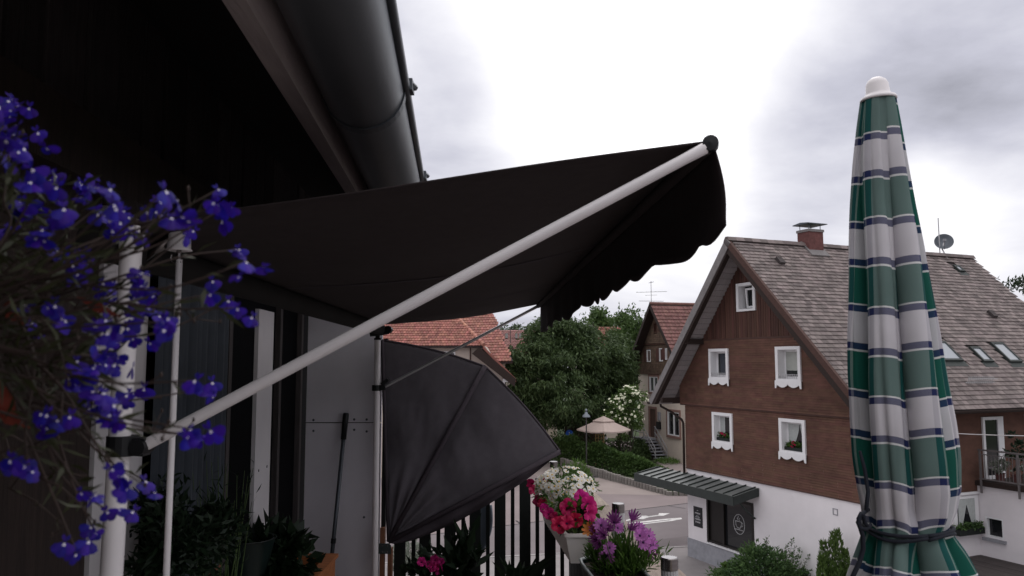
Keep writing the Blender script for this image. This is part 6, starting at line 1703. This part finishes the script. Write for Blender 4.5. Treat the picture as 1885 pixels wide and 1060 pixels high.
# stick lying across the plants
s0_, s1q = at(372, 1072, 2.9), at(405, 1040, 2.95); st = thing('garden_cane', 'short reddish cane slanting out of the dark plants', 'cane', s0_)
mb = MB(); mb.tube([s0_ - (s1q - s0_) * 3, s1q], .006, 8); mb.build('cane', 'brown_wood', st, world=True)
# plants at the foot of the far railing
a = at(800, 1075, 4.7); t3_ = pot_thing('pink_petunia_pot', 'shaded pot of pink petunias at the foot of the far railing', (a.x, a.y), .13, .26)
c = w2l(t3_, at(800, 1060, 4.7)); n = 420; p, o = crown_points(n, c, (.15, .12, .10), 20, .03, .3); foliage('foliage', t3_, p, o + rng.normal(size=p.shape) * .5, .05, .026, 'leaf_dark'); stems(t3_, 8, (0, 0), c.z, .05, .003)
for (x, y) in ((776, 1034), (800, 1030), (805, 1042), (812, 1034), (796, 1044), (808, 1050), (790, 1040)): put_flower(t3_, random.choice(petunias_p), pet_eye, w2l(t3_, at(x, y, 4.62)), V((random.gauss(0, .3), -1, .5)), random.uniform(.6, .8), -.012)
a = at(850, 1070, 4.75); t4_ = pot_thing('broadleaf_pot', 'pot plant with broad upright leaves between the pink petunias and the spiky plant', (a.x, a.y), .12, .26)
c = w2l(t4_, at(848, 1045, 4.75)); n = 170; p, o = crown_points(n, c, (.09, .09, .12), 14, .03, .2); foliage('foliage', t4_, p, o * .4 + rng.normal(size=p.shape) * .25 + np3((0, 0, .7)), .13, .042, 'leaf_dark'); stems(t4_, 8, (0, 0), c.z, .03, .004)
a = at(955, 1080, 4.6); t5_ = pot_thing('spiky_plant_pot', 'spiky plant with sword shaped leaves before the far railing, left of the white trough', (a.x, a.y), .15, .28)
for k in range(26):
    e = w2l(t5_, at(random.uniform(878, 1030), random.uniform(1012, 1056), 4.6 + random.uniform(-.12, .12))); b = V((random.gauss(0, .05), random.gauss(0, .04), .24)); d = e - b
    mid = b.lerp(e, .55) + V((0, 0, .05)); s_ = d.cross(V((random.gauss(0, .3), -1, 0))).normalized() * random.uniform(.010, .016); up_ = d.cross(s_).normalized() * .005
    mb = MB(); vs = [b - s_ * .6, b + s_ * .6, mid - s_, mid + s_, e, b.lerp(mid, .5) - up_ * 1.5, mid - up_ * 1.5]
    mb.add([b - s_ * .6, b - up_, b + s_ * .6, mid - s_, mid - up_, mid + s_, e], ((0, 1, 4, 3), (1, 2, 5, 4), (3, 4, 6), (4, 5, 6)))
    mb.build('leaf', 'leaf_dark', t5_, smooth=True)

# ================================================================== CHECKED PARASOL, closed and tied
def plaid():
    m = bpy.data.materials.new('checked parasol cloth'); m.use_nodes = True; t = m.node_tree; L = t.links.new
    b = t.nodes['Principled BSDF']; b.inputs['Roughness'].default_value = .85; b.inputs['Specular IOR Level'].default_value = .2
    uv = N(t, 'ShaderNodeUVMap', uv_map='UVMap'); sp = N(t, 'ShaderNodeSeparateXYZ'); L(uv.outputs[0], sp.inputs[0])
    def ramp(src, per, ph):
        f = math_(t, 'FRACT', math_(t, 'ADD', math_(t, 'DIVIDE', src, per), ph))
        r = N(t, 'ShaderNodeValToRGB'); r.color_ramp.interpolation = 'CONSTANT'
        G, W, B, LN = (.008, .095, .070), (.63, .60, .63), (.020, .028, .10), (.72, .72, .71)
        els = [(0, G), (.430, LN), (.452, B), (.53, W), (.895, B), (.975, LN)]
        r.color_ramp.elements[0].color = (*els[0][1], 1); r.color_ramp.elements[1].position = els[1][0]; r.color_ramp.elements[1].color = (*els[1][1], 1)
        for p_, c_ in els[2:]:
            e = r.color_ramp.elements.new(p_); e.color = (*c_, 1)
        L(f, r.inputs[0]); return r.outputs[0]
    a = ramp(sp.outputs[1], .183, .0); c = ramp(sp.outputs[0], .190, .10)
    tw = N(t, 'ShaderNodeTexWave', wave_type='BANDS', bands_direction='DIAGONAL'); tw.inputs['Scale'].default_value = 260; L(uv.outputs[0], tw.inputs[0])
    mx = N(t, 'ShaderNodeMix', data_type='RGBA'); L(math_(t, 'MULTIPLY_ADD', tw.outputs[1], .16, .12), mx.inputs[0]); L(a, mx.inputs[6]); L(c, mx.inputs[7])
    n = N(t, 'ShaderNodeTexNoise'); n.inputs['Scale'].default_value = 9; L(uv.outputs[0], n.inputs[0])
    m2 = N(t, 'ShaderNodeMix', data_type='RGBA', blend_type='MULTIPLY'); m2.inputs[0].default_value = 1
    cr_ = N(t, 'ShaderNodeValToRGB'); cr_.color_ramp.elements[0].color = (.86, .86, .86, 1); cr_.color_ramp.elements[0].position = .3; cr_.color_ramp.elements[1].position = .65; L(n.outputs[0], cr_.inputs[0])
    L(mx.outputs[2], m2.inputs[6]); L(cr_.outputs[0], m2.inputs[7]); L(m2.outputs[2], b.inputs['Base Color'])
    bp_ = N(t, 'ShaderNodeBump'); bp_.inputs['Strength'].default_value = .12; bp_.inputs['Distance'].default_value = .001; L(tw.outputs[1], bp_.inputs['Height']); L(bp_.outputs[0], b.inputs['Normal'])
    o = t.nodes['Material Output']; tr = N(t, 'ShaderNodeBsdfTranslucent'); ms = N(t, 'ShaderNodeMixShader'); ms.inputs[0].default_value = .12
    L(m2.outputs[2], tr.inputs[0]); L(b.outputs[0], ms.inputs[1]); L(tr.outputs[0], ms.inputs[2]); L(ms.outputs[0], o.inputs[0])
    return m
M['plaid'] = plaid()
GY = 1.70
ps = thing('closed_parasol', 'closed green, white and navy checked parasol tied with a dark cord, with white cap', 'parasol', (at(1672, 1060, GY).x, GY, FL))
prof = [(184, 1586, 1649), (230, 1580, 1657), (300, 1573, 1668), (380, 1568, 1682), (450, 1565, 1697), (530, 1563, 1711), (610, 1562, 1724), (690, 1563, 1736), (770, 1568, 1748), (840, 1575, 1756), (900, 1584, 1760), (940, 1592, 1755), (967, 1597, 1742), (985, 1594, 1752), (1010, 1585, 1768), (1050, 1574, 1787), (1100, 1560, 1812), (1150, 1548, 1835)]
def prof_at(y):
    for (y0, a0, b0), (y1, a1, b1) in zip(prof, prof[1:]):
        if y0 <= y <= y1: f = (y - y0) / (y1 - y0); return a0 + (a1 - a0) * f, b0 + (b1 - b0) * f
ys = [184 + i * 9.66 for i in range(101)]
NF, NT = 6, 34                                           # eight folded gores
folds = [dict(ph=random.uniform(-.12, .12), amp=random.uniform(.8, 1.2), off=random.uniform(-.045, .045), w=random.uniform(.9, 1.1)) for _ in range(NF)]
fo = [.0, .010, -.010, .008, -.008, .006, -.010, .006]
for k, f in enumerate(folds): f['off'] = fo[k]
cum = [0]
for f in folds: cum.append(cum[-1] + f['w'])
tot = cum[-1]
verts, uvs = [], []
cols_ = NF * NT
for r, y in enumerate(ys):
    xl, xr = prof_at(y); L_, R_ = at(xl, y, GY), at(xr, y, GY); c = (L_ + R_) / 2; R0 = (R_.x - L_.x) / 2
    h = (y - 184) / (1150 - 184); tie = math.exp(-((y - 967) / 22) ** 2)
    for k in range(NF):
        f = folds[k]
        for j in range(NT):
            s = j / NT
            th = -math.pi * .5 + 6.2832 * (cum[k] + s * f['w']) / tot + .10 * math.sin(h * 5 + k) * (1 - tie) + .3
            # each fold swells out, then tucks under its neighbour
            bump_ = (math.sin(math.pi * min(1, s * 1.12)) ** .55 if s < .893 else 0) 
            depth = (.30 * f['amp'] * (.35 + min(1, h * 3)) ) * (1 - .55 * tie)
            rr = R0 * (1 - depth * (1 - bump_) + .035 * math.sin(s * 9 + h * 9 + k * 2) * (.4 + h) - .10 * math.exp(-((s - .38 - .08 * math.sin(k * 2.3 + h * 2)) / .05) ** 2) * (k % 3 != 1) * (.3 + h) - .05 * math.exp(-((s - .66) / .04) ** 2) * (k % 2)  + .02 * math.sin(h * 26 + k * 1.7) * h)
            rr *= 1 + .05 * math.sin(7 * s + k) * tie
            th -= .16 * (1 - bump_) * (s > .6)
            verts.append((c.x + math.sin(th) * rr - FRAME[ps].translation.x, c.y - math.cos(th) * rr * .92 - GY, c.z - FL))
            wide = R0 * 1.15                              # cloth seen on the face of the fold, at true size
            u = (s - .42) * wide + (.082, .140, .072, .152, .060, .135)[k] + .02 * h
            v = 1.13 * h + f['off'] - .016 * h * ((s - .45) * 2) ** 2 + .005 * math.sin(h * 9 + k * 2)
            uvs.append((u, v))
nr = len(ys); quads = []; quv = []
for r in range(nr - 1):
    for j in range(cols_):
        j2 = (j + 1) % cols_
        quads.append((r * cols_ + j, (r + 1) * cols_ + j, (r + 1) * cols_ + j2, r * cols_ + j2))
        q = [uvs[r * cols_ + j], uvs[(r + 1) * cols_ + j], uvs[(r + 1) * cols_ + j2], uvs[r * cols_ + j2]]
        if j % NT == NT - 1:                               # across the tuck keep the left gore's coordinates
            a, b = q[0], q[1]; q = [a, b, (b[0] + .012, b[1]), (a[0] + .012, a[1])]
        quv += q
can = np_mesh('canopy', np.array(verts), np.array(quads), 'plaid', ps, smooth=True)
ul = can.data.uv_layers.new(name='UVMap'); ul.data.foreach_set('uv', np.array(quv, dtype=np.float32).ravel())
can.data.flip_normals() if False else None
can.data.set_sharp_from_angle(angle=RAD(70))
cpt = at(1617, 184, GY); ax_ = V((-.05, 0, 1)).normalized()
pxm = GY / FPX
mb = MB(); mb.lathe([(0, 41 * pxm), (9 * pxm, 40 * pxm), (16 * pxm, 35 * pxm), (20 * pxm, 27 * pxm), (21.5 * pxm, 10 * pxm), (23 * pxm, 6 * pxm), (31 * pxm, 2 * pxm), (33 * pxm, -2 * pxm), (32 * pxm, -5 * pxm), (28 * pxm, -3 * pxm), (20 * pxm, 1 * pxm), (0, 2 * pxm)], cpt + V((0, 0, 3 * pxm)), 28, ax_)
mb.build('cap', 'post_white', ps, smooth=True, world=True)
mb = MB(); e = at(1690, 1150, GY); mb.tube([(e.x, GY, FL - .6), (e.x, GY, e.z + .3)], .015, 12); mb.build('pole', 'post_white', ps, smooth=True, world=True)
mb = MB(); mb.bar((rx(GY) - .06, GY, RZ - .25), (e.x + .02, GY, RZ - .25), .04, .05); mb.bar((rx(GY) - .06, GY, RZ - .55), (e.x + .02, GY, RZ - .55), .04, .05); mb.build('rail_clamp', 'black_plastic', ps, world=True)
# cord with loop
xl, xr = prof_at(967); c = (at(xl, 967, GY) + at(xr, 970, GY)) / 2; R0 = (xr - xl) / 2 * pxm
mb = MB()
ring = [V((c.x + math.sin(t) * R0 * 1.03, c.y - math.cos(t) * R0 * .97, c.z + .004 * math.sin(2 * t) - .003 * math.cos(t))) for t in [6.2832 * i / 40 for i in range(41)]]
mb.tube(ring, .0042, 8)
mb.tube([p + V((0, -.002, -.0075 + .004 * math.sin(i * .5))) for i, p in enumerate(ring)], .0040, 8)
def cp(x, y, d=0.0): return at(x, y, GY - .06 - d)
mb.tube([cp(1603, 966), cp(1594, 974, .01), cp(1583, 972, .012), cp(1579, 962, .012), cp(1584, 950, .01), cp(1592, 942), cp(1598, 938, -.02)], .0042, 8)
mb.tube([cp(1600, 972), cp(1592, 962, .012), cp(1590, 950, .014), cp(1585, 944, .012), cp(1580, 955, .012), cp(1582, 968, .012), cp(1588, 985, .006), cp(1589, 1010), cp(1582, 1035), cp(1572, 1056), cp(1560, 1085)], [.0042] * 6 + [.0050] * 5, 8)
mb.tube([cp(1594, 942, .0), cp(1598, 905, -.015), cp(1592, 865, -.02), cp(1583, 830, -.02)], [.0045, .004, .004, .003], 8)
mb.build('cord', 'rope', ps, smooth=True, world=True)

# ================================================================== LOBELIA close to the camera on the left
lo = thing('lobelia_plant', 'trailing lobelia with violet blue flowers close by at the left', 'flowers', (-.42, .50, EYE - .05))
def lob_mesh():
    mb = MB()
    for k, a in enumerate((-.75, 0, .75)):               # three broad lower lobes
        a2 = a - math.pi / 2 + random.uniform(-.08, .08); L = .0092 * (1.08 if k == 1 else 1); w = .0066
        er = V((math.cos(a2), math.sin(a2), 0)); et = V((-math.sin(a2), math.cos(a2), 0)); zc = random.uniform(-.25, .1)
        def p(r, s): return er * r + et * s + V((0, 0, r * zc - abs(s) * .2))
        mb.add([p(.0008, -.0008), p(.0008, .0008), p(L * .55, w * .5), p(L * .9, w * .42), p(L, 0), p(L * .9, -w * .42), p(L * .55, -w * .5), p(L * .55, 0) + V((0, 0, .0006))], ((0, 1, 7), (1, 2, 7), (2, 3, 4, 7), (7, 4, 5, 6), (6, 0, 7)))
    for a in (.42, -.42):                                # two narrow upper lobes
        a2 = a + math.pi / 2; er = V((math.cos(a2), math.sin(a2), 0)); et = V((-math.sin(a2), math.cos(a2), 0)); L = .0058
        mb.add([V((0, 0, 0)), er * L * .6 + et * .0013 + V((0, 0, .001)), er * L + V((0, 0, .0005)), er * L * .6 - et * .0013 + V((0, 0, .001))], ((0, 1, 2), (0, 2, 3)))
    return mb.data('flower', 'lobelia', True)
lobs = [lob_mesh() for _ in range(5)]
em = MB()
for s_ in (-1, 1): em.add([(0, -.0002, .0009), (s_ * .0014, -.0024, .0010), (s_ * .0008, -.0034, .0009), (0, -.0026, .0012)], ((0, 1, 2, 3),) if s_ < 0 else ((3, 2, 1, 0),))
lob_eye = em.data('eye', 'eye_white')
ends = [(18, 180), (22, 205), (12, 255), (42, 262), (30, 290), (100, 322), (75, 330), (30, 368), (52, 382), (108, 402), (152, 340), (178, 380), (206, 375), (236, 428), (222, 408), (302, 350), (322, 366), (288, 388), (316, 402), (342, 432), (400, 348), (410, 382), (396, 372), (440, 458), (451, 482), (262, 505), (252, 530), (196, 548), (287, 545), (270, 568), (302, 592), (206, 600), (246, 622), (194, 652), (216, 655), (170, 688), (128, 692), (184, 742), (205, 765), (236, 735), (388, 540), (421, 553), (437, 566), (362, 700), (380, 716), (352, 790), (342, 802), (366, 803), (80, 778), (28, 850), (46, 856), (204, 862), (224, 876), (266, 885), (196, 940), (174, 980), (140, 1018), (150, 905), (60, 640), (100, 560), (12, 420), (70, 440), (120, 460), (140, 500)]
mb = MB(); lp_p, lp_a = [], []
def lroot(): return at(random.uniform(-260, -70), random.uniform(520, 760), random.uniform(.42, .52))
base_pts = [lroot() for _ in range(16)]
LV = FRAME[lo].inverted()
for i, (x, y) in enumerate(ends):
    Y = random.uniform(.40, .56); e = at(x, y, Y); b = random.choice(base_pts)
    if y < 330: b = at(random.uniform(-140, -40), random.uniform(380, 520), .45)
    if y > 820: b = at(random.uniform(-60, 60), random.uniform(560, 700), .47)
    m1 = b.lerp(e, .4) + V((random.gauss(0, .006), random.gauss(0, .008), random.uniform(-.012, .012))); m2 = b.lerp(e, .75) + V((random.gauss(0, .004), random.gauss(0, .005), random.uniform(-.016, .004)))
    path = [b, m1, m2, e + V((-.002, .004, 0))]; pth = []
    for k in range(3):
        for q in range(4): pth.append(path[k].lerp(path[k + 1], q / 4))
    pth.append(path[-1])
    for _ in range(2): pth = [pth[0]] + [(pth[k - 1] + pth[k] * 2 + pth[k + 1]) / 4 for k in range(1, len(pth) - 1)] + [pth[-1]]
    mb.tube([LV @ p for p in pth], [.0011 - .0006 * k / 12 for k in range(13)], 6)
    for k in range(5, 12):                               # narrow leaves and side stalks
        if random.random() < .8: lp_p.append(LV @ pth[k]); lp_a.append((pth[k] - pth[k - 1]).normalized() + V((random.gauss(0, .7), random.gauss(0, .7), random.gauss(.1, .7))))
        if k > 7 and random.random() < .35:
            d = (pth[k] - pth[k - 1]).normalized() + V((random.gauss(0, .7), random.gauss(0, .5), random.gauss(0, .7))); q = pth[k] + d.normalized() * random.uniform(.008, .02)
            mb.tube([LV @ pth[k], LV @ q], [.0005, .00035], 5); mb.lathe([(0, -.0012), (.0011, -.0004), (.0008, .0012), (0, .0022)], LV @ q, 6)
    k = random.choice((1, 2, 2, 3)) if x > 280 or y > 780 else random.choice((3, 4, 5, 6))
    for j in range(k):
        q = e + V((random.gauss(0, .0055), random.gauss(0, .006), random.gauss(0, .0055))) * (0 if j == 0 else 1)
        n_ = V((random.gauss(.3, .6), -.75 + random.gauss(0, .4), random.gauss(.25, .6)))
        tq_ = n_.to_track_quat('Z', 'Y').to_matrix().to_4x4() @ Matrix.Rotation(random.gauss(0, .5), 4, 'Z') @ Matrix.Scale(random.uniform(.66, 1.0), 4); tq_.translation = LV @ q
        f = inst('flower', random.choice(lobs), lo, tq_); inst('eye', lob_eye, f, Matrix.Diagonal((.75, .8, 1, 1)))
mb.build('stem', 'stem_brown', lo, smooth=True, kind='stuff')
for _ in range(420):                                     # tangle of leaves nearer the basket
    q = at(min(random.gauss(40, 75), 190), max(random.gauss(560, 140), 340), random.uniform(.42, .56)); lp_p.append(LV @ q); lp_a.append(V((random.gauss(.6, .8), random.gauss(0, .6), random.gauss(0, .7))))
foliage('leaf', lo, np.array([tuple(p) for p in lp_p]), np.array([tuple(a) for a in lp_a]), .017, .0028, 'leaf_lobelia', .2, kind='stuff')
mb = MB()
for _ in range(42):
    a = at(random.uniform(-60, 120), random.uniform(420, 900), random.uniform(.42, .55)); d = V((random.gauss(.02, .016), random.gauss(0, .01), random.gauss(0, .016)))
    mb.tube([LV @ a, LV @ (a + d * .5 + V((0, 0, .003))), LV @ (a + d)], [.0006, .0006, .0004], 5)
mb.build('stem', 'stem_brown', lo, smooth=True, kind='stuff')
for (x0, y0, x1, y1, w) in ((140, 545, 225, 585, .0032), (5, 545, 45, 600, .005), (0, 690, 30, 780, .007), (-20, 740, 60, 790, .005)):
    a, b = at(x0, y0, .47), at(x1, y1, .46); s_ = (b - a).cross(V((0, 1, .2))).normalized() * w; mid = a.lerp(b, .5) - V((0, .003, 0))
    q = MB(); q.add([LV @ p for p in (a, mid + s_, b, mid - s_, mid)], ((0, 4, 1), (1, 4, 2), (2, 4, 3), (3, 4, 0))); q.build('withered_leaf', 'leaf_red', lo, label='reddish withered leaf')
# the basket it grows in, hung from the eaves just left of the picture
hb = thing('hanging_basket', 'dark hanging basket outside the left picture edge holding the lobelia', 'basket', (-.468, .48, EYE - .12))
mb = MB(); mb.lathe([(0, 0), (.06, .005), (.11, .04), (.13, .10), (.135, .11), (.12, .11), (.115, .09), (0, .085)], (0, 0, 0), 20); mb.build('bowl', 'pot_dark', hb, smooth=True)
mb = MB()
for k in range(3): mb.tube([(.13 * math.cos(k * 2.09), .13 * math.sin(k * 2.09), .11), (0, 0, .6)], .0015, 5)
mb.tube([(0, 0, .6), (0, 0, .95)], .002, 5); mb.build('hanger', 'metal_rail', hb)
